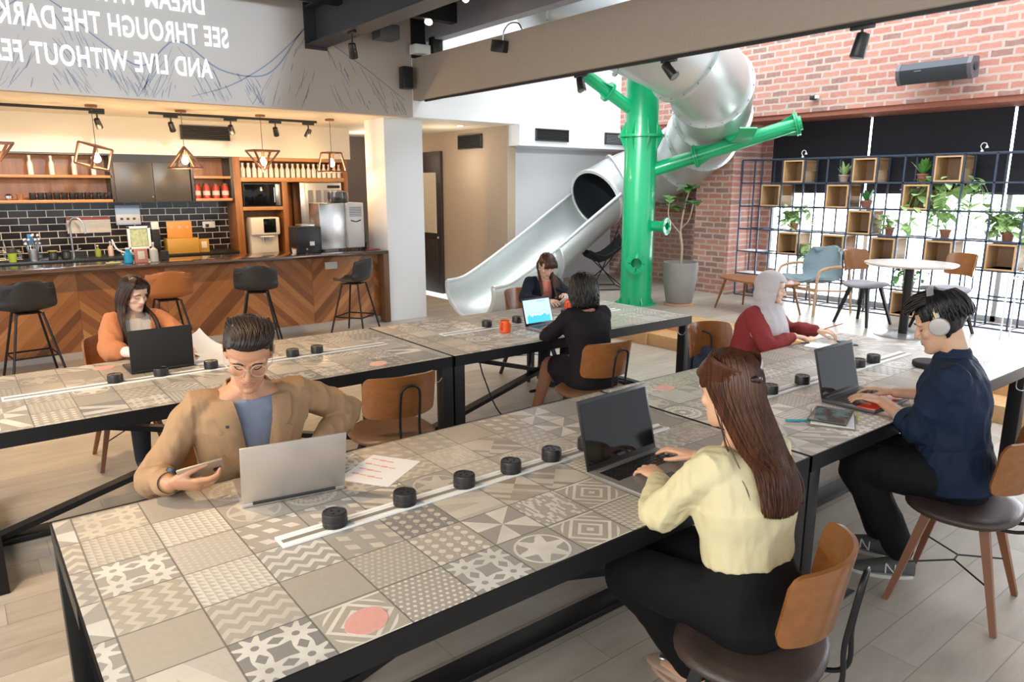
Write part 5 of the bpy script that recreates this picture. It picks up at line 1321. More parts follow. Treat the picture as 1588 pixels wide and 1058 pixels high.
    def face(s, brow=(.03, .018, .012), lip=(.50, .20, .17), gaze='down', lash=(.02, .015, .012), browr=.0026):
        k = s.k; H = s.H
        bvh = BVHTree.FromPolygons([v.co.copy() for v in s.body.data.vertices], [tuple(p.vertices) for p in s.body.data.polygons])
        fwd = (s.hm.to_3x3() @ V(0, 1, 0)).normalized()
        def on(x, z, off=.0012):
            o_ = H(x, .2, z); hit = bvh.ray_cast(o_, -fwd); return (hit[0] + fwd * off) if hit[0] else H(x, .085, z)
        bm_ = plain('brow', brow, .7); em = plain('eyewhite', (.62, .58, .55), .2) if gaze != 'down' else s.skin; lm = plain('lash', lash, .6)
        for q in (-1, 1):
            pts = [on(q * x, z) for x, z in ((.014, .0235), (.024, .029), (.036, .030), (.047, .024))]
            MB().cap_tube(smoothpath(pts, 4), [.0016] + [browr] * 11 + [.0012], 6).make('eyebrow', bm_, s.t)
        for q in (-1, 1):
            e = MB()
            c = on(q * .031, .003, -.0105)
            e.ell(c, (.0125 * k, .0125 * k, .0125 * k), None, 16, 12)
            gz = {'down': (0, -.55), 'fwd': (0, -.1), 'left': (-.45, -.2), 'right': (.45, -.2)}[gaze]
            dr = (s.hm.to_3x3() @ V(gz[0], 1, gz[1])).normalized(); eo = e.make('eye', em, s.t)
            if gaze != 'down': MB().ell(c + dr * .0072 * k, (.0062 * k, .0062 * k, .0062 * k), None, 12, 8).make('iris', plain('iris', (.02, .012, .008), .1), eo)
        for q in (-1, 1):
            l = MB()
            zz = -.004 if gaze == 'down' else .0075; dz = -.004 if gaze == 'down' else .003
            pts = [on(q * x, z, .0016) for x, z in ((.019, zz + .001), (.026, zz + dz), (.036, zz + dz), (.044, zz + .002))]
            l.cap_tube(smoothpath(pts, 4), [.0008] + [.0016] * 11 + [.0008], 6); l.make('eyelashes', lm, s.t)
        m_ = MB()
        up = [on(x, z, .0006) for x, z in ((-.021, -.0605), (-.010, -.056), (0, -.0575), (.010, -.056), (.021, -.0605))]
        lo_ = [on(x, z, .0006) for x, z in ((-.020, -.062), (-.009, -.067), (0, -.0685), (.009, -.067), (.020, -.062))]
        m_.cap_tube(smoothpath(up, 4), [.0010] + [.0024] * 15 + [.0010], 8); m_.cap_tube(smoothpath(lo_, 4), [.0010] + [.0032] * 15 + [.0010], 8)
        m_.make('lips', plain('lips', lip, .4), s.t)
        return on
def smooth_lin(P):
    return smoothpath(P, 4)
def smooth_val(R):
    P = smoothpath([(q, 0, 0) for q in R], 4); return [max(.001, p.x) for p in P]
def cut(me, fn):
    """delete faces whose centre satisfies fn"""
    bm = bmesh.new(); bm.from_mesh(me); bmesh.ops.delete(bm, geom=[f for f in bm.faces if fn(f.calc_center_median())], context='FACES'); bm.to_mesh(me); bm.free(); return me
def thick(o, th, off=1):
    md = o.modifiers.new('thickness', 'SOLIDIFY'); md.thickness = th; md.offset = off
def strands(name, guides, mat, parent, n=160, r=.0035, jit=.006, seed=1, seg=5, lenjit=.06, wave=.0):
    """hair locks interpolated between guide curves; guides: list of polylines of the same length"""
    rr = random.Random(seed); m_ = MB(); G_ = [[V(*p) for p in g] for g in guides]; ng = len(G_)
    for i in range(n):
        u = (i + rr.random()) / n * (ng - 1); a = min(int(u), ng - 2); f = u - a
        pts = [G_[a][k].lerp(G_[a + 1][k], f) for k in range(len(G_[0]))]
        j = V(rr.uniform(-1, 1), rr.uniform(-1, 1), rr.uniform(-.4, .4)) * jit
        P = smoothpath([p + j * min(1, .35 + k / 3) for k, p in enumerate(pts)], 4)
        cutk = int(len(P) * (1 - rr.random() * lenjit)); P = P[:max(4, cutk)]
        if wave: P = [p + V(math.sin(q * .7 + i), math.cos(q * .6 + i * 2), 0) * wave * q / len(P) for q, p in enumerate(P)]
        nn = len(P); R = [r * (.55 + .6 * math.sin(PI * min(.85, .15 + q / nn))) for q in range(nn)]; R[-1] = r * .15
        m_.tube(P, R, seg)
    return m_.make(name, mat, parent, 80, False)
def hair_cap(P, mat, line, grow=.012, name='hair', vox=.005, extra=None, noise_a=.003, nscale=(60, 60, 14)):
    """cap of hair over the skull; line(h) says which head-space points carry hair"""
    mb = MB(); rr = [[P.hm @ q for q in row] for row in head_rings(1.0, grow)]; mb.rings(rr); mb.ell(P.H(0, -.02, .04), ((.075 + grow) * P.k, (.090 + grow) * P.k, (.080 + grow) * P.k))
    if extra: extra(mb)
    me = remesh(mb, vox, 3); inv = P.hm.inverted()
    me = cut(me, lambda c: not line(inv @ c))
    nm = [v.normal.copy() for v in me.vertices]
    for v, nn in zip(me.vertices, nm):
        h = inv @ v.co; v.co += nn * noise_a * noise.noise(V(h.x * nscale[0], h.y * nscale[1], h.z * nscale[2]))
    o = add_mesh(me, name, mat, P.t); thick(o, .014 if grow > .006 else .007, -1); return o
def shoe(P, ankle, toe_dir, mat, name='shoe', solemat=None, L=.27, low=False):
    d = V(*toe_dir).normalized(); a = V(*ankle); m_ = MB(); b = V(a.x, a.y, .0) - d * .055; w = .043
    sec = [(0, .030, .075), (.03, .037, .095), (.09, .041, .085), (.15, .045, .062), (.21, .046, .04), (.25, .036, .030), (.27, .018, .02)]
    sd = V(-d.y, d.x, 0); rg = []
    for x, w_, h_ in sec:
        if low: h_ *= .62
        c = b + d * x; rg.append([c + sd * w_ * math.cos(q) + V(0, 0, .012 + h_ * (.5 + .5 * math.sin(q))) for q in [2 * PI * j / 16 for j in range(16)]])
    m_.rings(rg); o = m_.make(name, mat, P.t)
    s_ = MB(); s_.rings([[b + d * (.5 * L + (.5 * L + .004) * math.cos(q)) + sd * (.046 * math.sin(q) * (1 + .12 * math.cos(q))) + V(0, 0, z) for q in [2 * PI * j / 28 for j in range(28)]] for z in (0.001, .018)])
    s_.make('shoe_sole', solemat or mat, o); return o
# ============================================================ the seven people
def drape(name, me, pts_grid, mat, parent, off=.005, th=.004, d=V(0, -1, 0), far=1.0):
    """lay a grid of (x, z) points on the front of a mesh"""
    bvh = BVHTree.FromPolygons([v.co.copy() for v in me.vertices], [tuple(p.vertices) for p in me.polygons]); last = None; g_ = []
    for row in pts_grid:
        r = []
        for x, z in row:
            h = bvh.ray_cast(V(x, 0, z) - d * far, d)
            p = (h[0] - d * off) if h[0] and h[1].dot(d) < -.05 else (V(x, last.y, z) if last else V(x, .15, z))
            last = p; r.append(p)
        g_.append(r)
    m_ = MB(); m_.sheet(g_, th); return m_.make(name, mat, parent, 60)
TYPE = [(.25, .35, .2), (.3, .4, .25), (.32, .45, .3), (.38, .5, .3)]
def opening(P, zb, zt, xb, xt, xc=0):
    """front opening of a jacket between local heights zb..zt"""
    def f(c):
        if c.y < P.hip.y + (c.z - P.hip.z) * .15 - .01: return False
        if not (zb < c.z): return False
        t = (c.z - zb) / (zt - zb); return abs(c.x - xc) < xb + (xt - xb) * min(t, 1.15)
    return f
def lapels(P, me, mat, zb, zt, xb, xt, w=.07):
    for q in (-1, 1):
        g_ = []
        for i in range(15):
            t = i / 14; x = xb + (xt - xb) * t; ww = w * min(1, t * 1.6 + .12) if t < .68 else (w * .62 if t < .76 else w * .85)
            g_.append([(q * (x - .004 + ww * j / 4), zb + (zt - zb) * t - .012 * j / 4 * (0 if t > .7 else -1)) for j in range(5)])
        drape('lapel', me, g_, mat, P.t, .010, .006)

# ---- 1: man in tan blazer with glasses and phone
def man_tan():
    P = Person('man in a tan blazer and glasses looking down at a phone by a silver laptop', (.83, 2.81), -96, 'm', 1.06, .54, .26, head=(-16, -30, -4), skin=(.50, .255, .15), head_shift=(.0, .03, -.01), voxel=.0038)
    Wd = lambda x, y, z: P.inv.to_3x3() @ V(x, y, z)
    rw = P.W(.475, 2.47, .83); lw = P.W(1.03, 2.60, .80)
    mb = MB(); P.torso(mb, -.02)
    ar = P.arm(mb, 1, rw, (.55, -.25, -.8)); al = P.arm(mb, -1, lw, (-.75, -.2, -.5))
    rd = Wd(.84, -.50, -.12); ends = hand(mb, rw, rd, Wd(-.1, -.72, -.68), -1, [(.2, .35, .9), (.5, .6, .4), (.45, .6, .4), (.4, .6, .4)], 1.10, (.45, .5), .08)
    hand(mb, lw, Wd(-.25, -.85, -.08), Wd(0, -.05, 1), 1, TYPE, 1.04)
    for s_, kx in ((1, .16), (-1, -.17)): P.leg(mb, s_, (kx, .42, .53), (kx * 1.1, .36, .09))
    P.finish_body(mb); on = P.face(brow=(.035, .02, .015), lip=(.40, .18, .13), gaze='down')
    sh_ = MB(); P.torso(sh_, .003, z1=.485); me = remesh(sh_, .007, 4, .004, 10, seed=1)
    P.shirt = add_mesh(me, 'tee_shirt', cloth('tee_blue', (.19, .22, .30), .9, .2), P.t)
    # neckline roll
    jb = MB(); P.torso(jb, .024, z0=-.1, z1=.485)
    for q, w_, po in ((1, rw, (.55, -.25, -.8)), (-1, lw, (-.75, -.2, -.5))):
        P.arm(jb, q, w_, po, (.057, .051, .048, .044, .038), grow=.004, t1=.84, cuff=.041)
    jm = remesh(jb, .0065, 4, .011, 9, seed=2, foldfn=lambda c: 1.5 if abs(c.x) > .20 else .45)
    jm = cut(jm, opening(P, .62, 1.06, .012, .080)); tan = cloth('tan_blazer', (.34, .215, .12), .85, .06, 500)
    jo = add_mesh(jm, 'blazer', tan, P.t); jm2 = jm.copy(); thick(jo, .006, -1)
    lapels(P, jm, tan, .66, 1.03, .020, .074, .085)
    bt = MB(); h = drape('lapel_pin', jm, [[(.098, .955), (.108, .955)], [(.098, .945), (.108, .945)]], plain('pin', (.02, .02, .03), .4), P.t, .018, .004)
    # collar around the neck
    c = MB(); N = P.neck + V(0, -.005, -.035)
    g_ = []
    for i in range(15):
        a = math.radians(-205 + 230 * i / 14); g_.append([N + V(math.cos(a) * (.075 + .012 * j), math.sin(a) * (.066 + .012 * j) - .008, .035 - .018 * j + (.012 if math.sin(a) < 0 else -.02)) for j in range(4)])
    c.sheet(g_, .005); c.make('collar', tan, P.t, 70)
    tr = MB(); ellp = MB()
    P.torso(tr, .012, z0=-.1, z1=.05)
    for s_, kx in ((1, .16), (-1, -.17)): P.leg(tr, s_, (kx, .42, .52), (kx * 1.1, .40, .09), .012)
    add_mesh(remesh(tr, .009, 3, .006, 9), 'trousers', cloth('tr_dark', (.03, .032, .04)), P.t)
    for s_, kx in ((1, .16), (-1, -.17)): shoe(P, (kx * 1.1, .40, .09), (kx * .3, 1, 0), 'leather_black')
    # hair: short, brushed up and over to his left
    hm = hairmat('hair_black_brown', (.010, .007, .006), (.038, .023, .018), .42)
    def line(h):
        if h.z > .092 - .03 * max(0, abs(h.x) - .04) / .03: return True
        if h.y < .040 and h.z > .015 and abs(h.x) > .045: return h.y < .034 - (.06 - h.z) * .5
        return h.y < -.012 and h.z > -.055 + max(0, -h.y - .03) * 0 and not (abs(h.x) > .05 and h.y > -.03 and h.z < .03)
    hair_cap(P, hm, line, .007, vox=.0045)
    gd = []
    for i in range(11):
        u = -1 + i / 5
        gd.append([P.H(u * .058, .080 - .030 * u * u, .080 - .006 * u * u), P.H(u * .056 - .010, .080 - .030 * u * u, .108 - .014 * u * u), P.H(u * .060 - .018, .048 - .02 * u * u, .126 - .024 * u * u), P.H(u * .066 - .012, .0, .130 - .026 * u * u), P.H(u * .066, -.055, .118 - .022 * u * u), P.H(u * .058, -.095, .075)])
    strands('hair', gd, hm, P.t, 300, .0038, .005, 3, 5, .25, wave=.004)
    gd2 = []
    for q in (1, -1):
        gd = [[P.H(q * (.066 + .004 * k), .036 - i * .018, .085 - k * .018) for k in range(4)] for i in range(8)]
        strands('hair', gd, hm, P.t, 90, .0024, .003, 5 + q, 4, .2)
    gd = [[P.H(math.sin(a) * .070, -math.cos(a) * .104, .09 - k * .035) for k in range(4)] for a in [(-1.4 + i * .28) for i in range(11)]]
    strands('hair', gd, hm, P.t, 120, .003, .004, 9, 4, .2)
    # glasses
    t = thing('eyeglasses', 'round clear-framed eyeglasses worn by the man in the tan blazer', 'glasses'); t.matrix_world = P.inv.inverted()
    bpy.context.view_layer.update()
    gl = MB(); ln = MB(); cf = plain('clear_frame', (.50, .42, .36), .15, 0, coat=1)
    R3 = P.hm.to_3x3().normalized()
    for q in (-1, 1):
        c = P.H(q * .034, .096, .005); ax = (R3 @ V(q * .12, 1, .10)).normalized(); gl.ring(c, ax, .0255, .0012, 36, 8)
        ln.tube([c - ax * .0005, c + ax * .0005], .0245, 28)
        gl.tube([P.H(q * .059, .092, .012), P.H(q * .076, .066, .013), P.H(q * .081, -.005, .016)], .0016, 6)
    gl.tube(smoothpath([P.H(-.010, .099, .010), P.H(0, .102, .013), P.H(.010, .099, .010)], 4), .0015, 6)
    gl.make('frame', cf, t); ln.make('lenses', plain('lens', (1, 1, 1), .02, 0, trans=1, ior=1.05), t)
    # watch
    t = thing('wristwatch', 'dark blue wristwatch on the right wrist of the man in tan', 'watch'); t.matrix_world = P.inv.inverted()
    e = ar[1]; d = (rw - e).normalized(); c = rw - d * .022
    MB().tube([c - d * .013, c + d * .013], .0375, 24, cap=False, r2=.036).make('strap', plain('strap', (.012, .016, .03), .6), t)
    n_ = V(0, 0, 1); n_ = (n_ - d * n_.dot(d)).normalized(); n_ = (n_ + d.cross(n_) * -.6).normalized()
    MB().tube([c + n_ * .034, c + n_ * .046, c + n_ * .048], [.023, .023, .019], 24).make('case', plain('case', (.03, .035, .05), .25, .6), t)
    # phone in the right hand
    t = thing('smartphone', 'beige smartphone held in the right hand of the man in tan', 'phone'); t.matrix_world = P.inv.inverted()
    rdn = rd.normalized(); sd = V(0, 0, 1).cross(rdn).normalized()
    upv = Wd(.08, .78, .62).normalized(); xx = (rdn - upv * rdn.dot(upv)).normalized(); yy = upv.cross(xx)
    c = rw + rdn * .105 + upv * .016 + V(0, 0, .040)
    rot = Matrix((xx, yy, upv)).transposed().to_euler()
    MB().box(c, (.146, .070, .008), .003, rot).make('body', plain('phonecase', (.40, .33, .25), .35, .3), t)
    MB().box(c + upv * .0045, (.138, .064, .001), 0, rot).make('screen', plain('phglass', (.32, .28, .24), .15), t)
    MB().box(c - upv * .0045 + xx * .05 + yy * .015, (.025, .02, .002), .0005, rot).make('camera_bump', 'black_plastic', t)
    return P
P1 = man_tan()

# ---- 2: woman in orange
def woman_orange():
    P = Person('woman in an orange shirt with long dark hair behind a black laptop', (.88, 5.26), -84, 'f', .93, .52, .16, head=(22, -20, 0), skin=(.66, .43, .33), head_shift=(0, .02, 0), voxel=.005)
    Wd = lambda x, y, z: P.inv.to_3x3() @ V(x, y, z)
    rw, lw = P.W(.84, 4.78, .80), P.W(1.10, 4.80, .80)
    mb = MB(); P.torso(mb, -.015)
    P.arm(mb, 1, rw, (.8, -.2, -.5)); P.arm(mb, -1, lw, (-.8, -.2, -.5))
    for q, w_ in ((1, rw), (-1, lw)): hand(mb, w_, Wd(0, -1, -.1), Wd(0, 0, 1), -q, TYPE, .92)
    for s_, kx in ((1, .12), (-1, -.12)): P.leg(mb, s_, (kx, .40, .50), (kx, .36, .08))
    P.finish_body(mb); P.face(brow=(.05, .025, .018), lip=(.62, .19, .17), gaze='down')
    wm = MB(); P.torso(wm, .004, z1=.46)
    for q, w_ in ((1, rw), (-1, lw)): P.arm(wm, q, w_, (q * .8, -.2, -.5), grow=.004, t1=.95)
    add_mesh(remesh(wm, .008, 3, .004, 12), 'white_undershirt', cloth('white_shirt', (.68, .64, .60)), P.t)
    ob = MB(); P.torso(ob, .024, z1=.46)
    for q, w_ in ((1, rw), (-1, lw)): P.arm(ob, q, w_, (q * .8, -.2, -.5), (.060, .060, .060, .058, .056), .012, t1=.25, cuff=.062)
    om = remesh(ob, .008, 4, .010, 9, seed=5); om = cut(om, opening(P, .5, .98, .05, .085))
    thick(add_mesh(om, 'orange_overshirt', cloth('orange_shirt', (.50, .20, .095), .9, .1), P.t), .005, -1)
    tr = MB(); P.torso(tr, .010, z0=-.1, z1=.05)
    for s_, kx in ((1, .12), (-1, -.12)): P.leg(tr, s_, (kx, .40, .50), (kx, .36, .08), .010)
    add_mesh(remesh(tr, .01, 3), 'trousers', cloth('tr2', (.03, .03, .04)), P.t)
    for s_, kx in ((1, .12), (-1, -.12)): shoe(P, (kx, .36, .08), (0, 1, 0), 'leather_black', L=.24)
    hm = hairmat('hair_dark_brown', (.014, .008, .007), (.075, .035, .022), .36)
    hair_cap(P, hm, lambda h: (h.z > .070) or (h.y < .045 and h.z > -.02 and abs(h.x) > .055) or h.y < -.0, .010, vox=.006)
    lg = []
    for i in range(15):
        a = math.radians(-118 + 236 * i / 14); sx, sy = math.sin(a), -math.cos(a)
        side = max(0, -math.cos(a) * -1); fr = abs(a) > 1.45
        top = P.H(sx * .02, .02 + sy * .02, .128); p1 = P.H(sx * .066, -.01 + sy * .085 + (.03 if fr else 0), .09); p2 = P.H(sx * .088, -.008 + sy * .10 + (.012 if fr else 0), .01)
        p3 = P.H(sx * .090, -.012 + sy * .095, -.09); b = P.neck + V(sx * .105, sy * .115 + .01 + (.07 if fr else 0), -.06); e = P.neck + V(sx * .11, sy * .13 - .01 + (.11 if fr else -.03), -.24)
        lg.append([top, p1, p2, p3, b, e])
    strands('hair', lg, hm, P.t, 420, .0055, .006, 12, 5, .15)
    return P
P2 = woman_orange()

# ---- 3: woman in navy blazer and coral top
def woman_navy():
    P = Person('woman in a navy blazer and coral top reading a tablet before the slide', (4.38, 5.27), -98, 'f', .92, .52, .30, head=(-8, -38, 0), skin=(.66, .42, .31), head_shift=(0, .035, -.02), voxel=.005)
    Wd = lambda x, y, z: P.inv.to_3x3() @ V(x, y, z)
    rw, lw = P.W(4.10, 4.80, .80), P.W(4.32, 4.78, .83)
    mb = MB(); P.torso(mb, -.015)
    P.arm(mb, 1, rw, (.8, -.1, -.5)); P.arm(mb, -1, lw, (-.8, -.1, -.5))
    hand(mb, rw, Wd(.3, -1, .1), Wd(-.3, 0, 1), -1, TYPE, .92); hand(mb, lw, Wd(-.5, -.8, .15), Wd(.4, 0, 1), 1, TYPE, .92)
    for s_, kx in ((1, .12), (-1, -.12)): P.leg(mb, s_, (kx, .40, .50), (kx, .34, .08))
    P.finish_body(mb); P.face(brow=(.05, .028, .02), lip=(.60, .18, .16), gaze='down')
    wm = MB(); P.torso(wm, .006, z1=.49); add_mesh(remesh(wm, .008, 3, .004, 12), 'coral_top', cloth('coral', (.72, .26, .19)), P.t)
    ob = MB(); P.torso(ob, .022, z1=.46)
    for q, w_ in ((1, rw), (-1, lw)): P.arm(ob, q, w_, (q * .8, -.1, -.5), (.056, .052, .048, .044, .038), .006, t1=.9, cuff=.038)
    om = remesh(ob, .008, 4, .007, 10, seed=8); om = cut(om, opening(P, .45, .95, .05, .065)); nv = cloth('navy', (.012, .015, .028))
    thick(add_mesh(om, 'blazer', nv, P.t), .005, -1); lapels(P, om, nv, .62, .92, .05, .062, .055)
    tr = MB(); P.torso(tr, .010, z0=-.1, z1=.05)
    for s_, kx in ((1, .12), (-1, -.12)): P.leg(tr, s_, (kx, .40, .50), (kx, .34, .08), .010)
    add_mesh(remesh(tr, .01, 3), 'trousers', nv, P.t)
    for s_, kx in ((1, .12), (-1, -.12)): shoe(P, (kx, .34, .08), (0, 1, 0), 'leather_black', L=.24)
    hm = hairmat('hair_auburn', (.022, .011, .008), (.13, .055, .03), .36)
    hair_cap(P, hm, lambda h: (h.z > .072) or (h.y < .030 and h.z > .01 and abs(h.x) > .05) or (h.y < -.015 and h.z > -.06), .010, vox=.006)
    # fringe, swept side and a gathered tail over the left shoulder
    gd = [[P.H(u * .03, .02, .128), P.H(u * .055, .07, .105), P.H(u * .062, .098, .068), P.H(u * .066, .098, .035)] for u in (-1.1, -.8, -.5, -.2, .1, .4, .7, 1.0, 1.15)]
    strands('hair', gd, hm, P.t, 110, .0035, .004, 4, 5, .2)
    gd = [[P.H(-.04 + u * .01, -.07, .09), P.H(-.085, -.04 + u * .03, .0), P.H(-.080, .0 + u * .02, -.09), P.neck + V(-.075 - u * .02, .10 + u * .01, -.06), P.neck + V(-.085 - u * .02, .16, -.22), P.neck + V(-.08, .15, -.30)] for u in (-1, -.5, 0, .5, 1)]
    strands('hair', gd, hm, P.t, 120, .005, .008, 6, 5, .2)
    gd = [[P.H(.04 + u * .01, -.07, .09), P.H(.080, -.05 + u * .02, .0), P.H(.072, -.03 + u * .02, -.08), P.neck + V(.07 + u * .01, .08, -.08), P.neck + V(.08, .12, -.2)] for u in (-1, 0, 1)]
    strands('hair', gd, hm, P.t, 50, .004, .007, 7, 5, .2)
    return P
P3 = woman_navy()

# ---- 4: woman seen from behind, black bob and blazer
def woman_black():
    P = Person('woman with short black hair and black blazer seen from behind at the rear table', (3.36, 3.42), 80, 'f', .93, .52, .20, head=(12, -12, 0), skin=(.36, .17, .10), head_shift=(0, .02, -.01), voxel=.005)
    Wd = lambda x, y, z: P.inv.to_3x3() @ V(x, y, z)
    lw, rw = P.W(3.40, 3.86, .79), P.W(3.62, 3.88, .79)
    mb = MB(); P.torso(mb, -.015)
    P.arm(mb, 1, rw, (.8, -.3, -.4)); P.arm(mb, -1, lw, (-.8, -.3, -.4))
    for q, w_ in ((1, rw), (-1, lw)): hand(mb, w_, Wd(-.05, 1, -.06), Wd(0, 0, 1), -q, TYPE, .94)
    lk = [(-1, (-.10, .40, .54), (-.13, .56, .13)), (1, (.08, .42, .50), (.10, .45, .09))]
    for s_, kn, an in lk: P.leg(mb, s_, kn, an, 0, (.082, .070, .054, .052, .036))
    P.finish_body(mb)
    bk = cloth('black_blazer', (.008, .0065, .010), .8, .1)
    ob = MB(); P.torso(ob, .024, z1=.47)
    for q, w_ in ((1, rw), (-1, lw)): P.arm(ob, q, w_, (q * .8, -.3, -.4), (.060, .056, .052, .047, .040), .006, t1=.92, cuff=.040)
    add_mesh(remesh(ob, .008, 4, .007, 9, seed=11), 'blazer', bk, P.t)
    tr = MB(); P.torso(tr, .020, z0=-.1, z1=.06)
    for s_, kn, an in lk: P.leg(tr, s_, (kn[0] * .95, kn[1] * .74, kn[2] + .0), (kn[0] * .95, kn[1] * .70, kn[2] - .04), .022, (.088, .08, .07, .06, .05))
    tr.box((0, .12, .46), (.30, .34, .14), .05); tr.box((-.02, -.02, .36), (.30, .26, .22), .06)
    add_mesh(remesh(tr, .009, 5, .008, 8, seed=3), 'skirt', bk, P.t)
    st = MB(); st.ring(V(-.125, .54, .30), (0, .35, 1), .048, .011, 24, 8); st.make('knee_band', bk, P.t)
    for s_, kn, an in lk: shoe(P, (an[0], an[1], .09), (0, 1, 0), 'leather_black', L=.24, low=True)
    hm = hairmat('hair_black', (.004, .0035, .0035), (.018, .012, .010), .36)
    hair_cap(P, hm, lambda h: (h.z > .065) or (h.y < .035 and abs(h.x) > .04) or h.y < 0, .016, vox=.006)
    lg = []
    for i in range(17):
        a = math.radians(-125 + 250 * i / 16); sx, sy = math.sin(a), -math.cos(a)
        lg.append([P.H(sx * .015, -.01 + sy * .02, .135), P.H(sx * .070, -.015 + sy * .085, .10), P.H(sx * .098, -.012 + sy * .112, .02), P.H(sx * .104, -.010 + sy * .112, -.06), P.H(sx * .100, -.005 + sy * .100, -.125), P.H(sx * .088, .0 + sy * .088, -.165)])
    strands('hair', lg, hm, P.t, 420, .006, .006, 14, 5, .12, wave=.006)
    return P
P4 = woman_black()

# ---- 5: woman in pale headscarf
def woman_scarf():
    P = Person('woman in a pale grey headscarf and dark red top writing at the far end', (4.42, 2.98), -78, 'f', .93, .52, .30, head=(22, -10, 0), skin=(.70, .45, .33), head_shift=(0, .02, 0), voxel=.005)
    Wd = lambda x, y, z: P.inv.to_3x3() @ V(x, y, z)
    rw, lw = P.W(4.50, 2.62, .79), P.W(4.76, 2.60, .80)
    mb = MB(); P.torso(mb, -.015)
    P.arm(mb, 1, rw, (.9, -.3, -.3)); P.arm(mb, -1, lw, (-.7, -.3, -.5))
    hand(mb, rw, Wd(.55, -.75, -.08), Wd(0, 0, 1), -1, TYPE, .9); hand(mb, lw, Wd(.35, -.9, .05), Wd(-.3, .1, 1), 1, [(.3, .6, .3), (.4, .6, .4), (.5, .7, .4), (.5, .7, .4)], .9)
    for s_, kx in ((1, .12), (-1, -.12)): P.leg(mb, s_, (kx, .40, .50), (kx, .34, .08))
    P.finish_body(mb); P.face(brow=(.06, .035, .028), lip=(.50, .2, .17), gaze='down')
    mr = cloth('maroon_top', (.25, .035, .038), .85, .1)
    ob = MB(); P.torso(ob, .024, z1=.48)
    for q, w_, po in ((1, rw, (.9, -.3, -.3)), (-1, lw, (-.7, -.3, -.5))): P.arm(ob, q, w_, po, (.062, .060, .056, .050, .044), .008, t1=.9, cuff=.042)
    add_mesh(remesh(ob, .008, 4, .009, 9, seed=21), 'maroon_top', mr, P.t)
    tr = MB(); P.torso(tr, .018, z0=-.1, z1=.05)
    for s_, kx in ((1, .12), (-1, -.12)): P.leg(tr, s_, (kx, .40, .50), (kx, .34, .08), .02)
    add_mesh(remesh(tr, .01, 4), 'long_skirt', cloth('dk_skirt', (.03, .03, .045)), P.t)
    for s_, kx in ((1, .12), (-1, -.12)): shoe(P, (kx, .34, .08), (0, 1, 0), 'leather_black', L=.24)
    sc = cloth('scarf_grey', (.50, .47, .49), .8, .05, 300)
    h = MB(); hr = [[P.hm @ q for q in row] for row in head_rings(1.0, .016)]; h.rings(hr); h.ell(P.H(0, -.022, .03), (.088, .108, .098)); h.ell(P.H(0, -.03, -.06), (.082, .085, .08))
    N = P.neck
    h.rings([[c + V(w_ * math.cos(a), d_ * math.sin(a), 0) for a in [2 * PI * j / 32 for j in range(32)]] for c, w_, d_ in ((P.H(0, .0, -.03), .080, .080), (P.H(0, -.005, -.10), .078, .085), (N + V(0, .02, .0), .10, .10), (N + V(0, .02, -.06), .16, .115), (N + V(0, .03, -.13), .195, .13), (N + V(0, .045, -.20), .17, .135), (N + V(0, .06, -.25), .12, .12))])
    hm_ = remesh(h, .0065, 5, .011, 8, seed=31, foldfn=lambda c: .45 if (P.hm.inverted() @ c).z > .03 else 1.15); inv = P.hm.inverted()
    def facehole(c):
        q = inv @ c; return (q.y > .042 and -.098 < q.z < .070) or q.y > .030 and (q.x / .064) ** 2 + ((q.z + .012) / .088) ** 2 < 1
    hm_ = cut(hm_, facehole); so = add_mesh(hm_, 'headscarf', sc, P.t); thick(so, .005, -1)
    return P
P5 = woman_scarf()

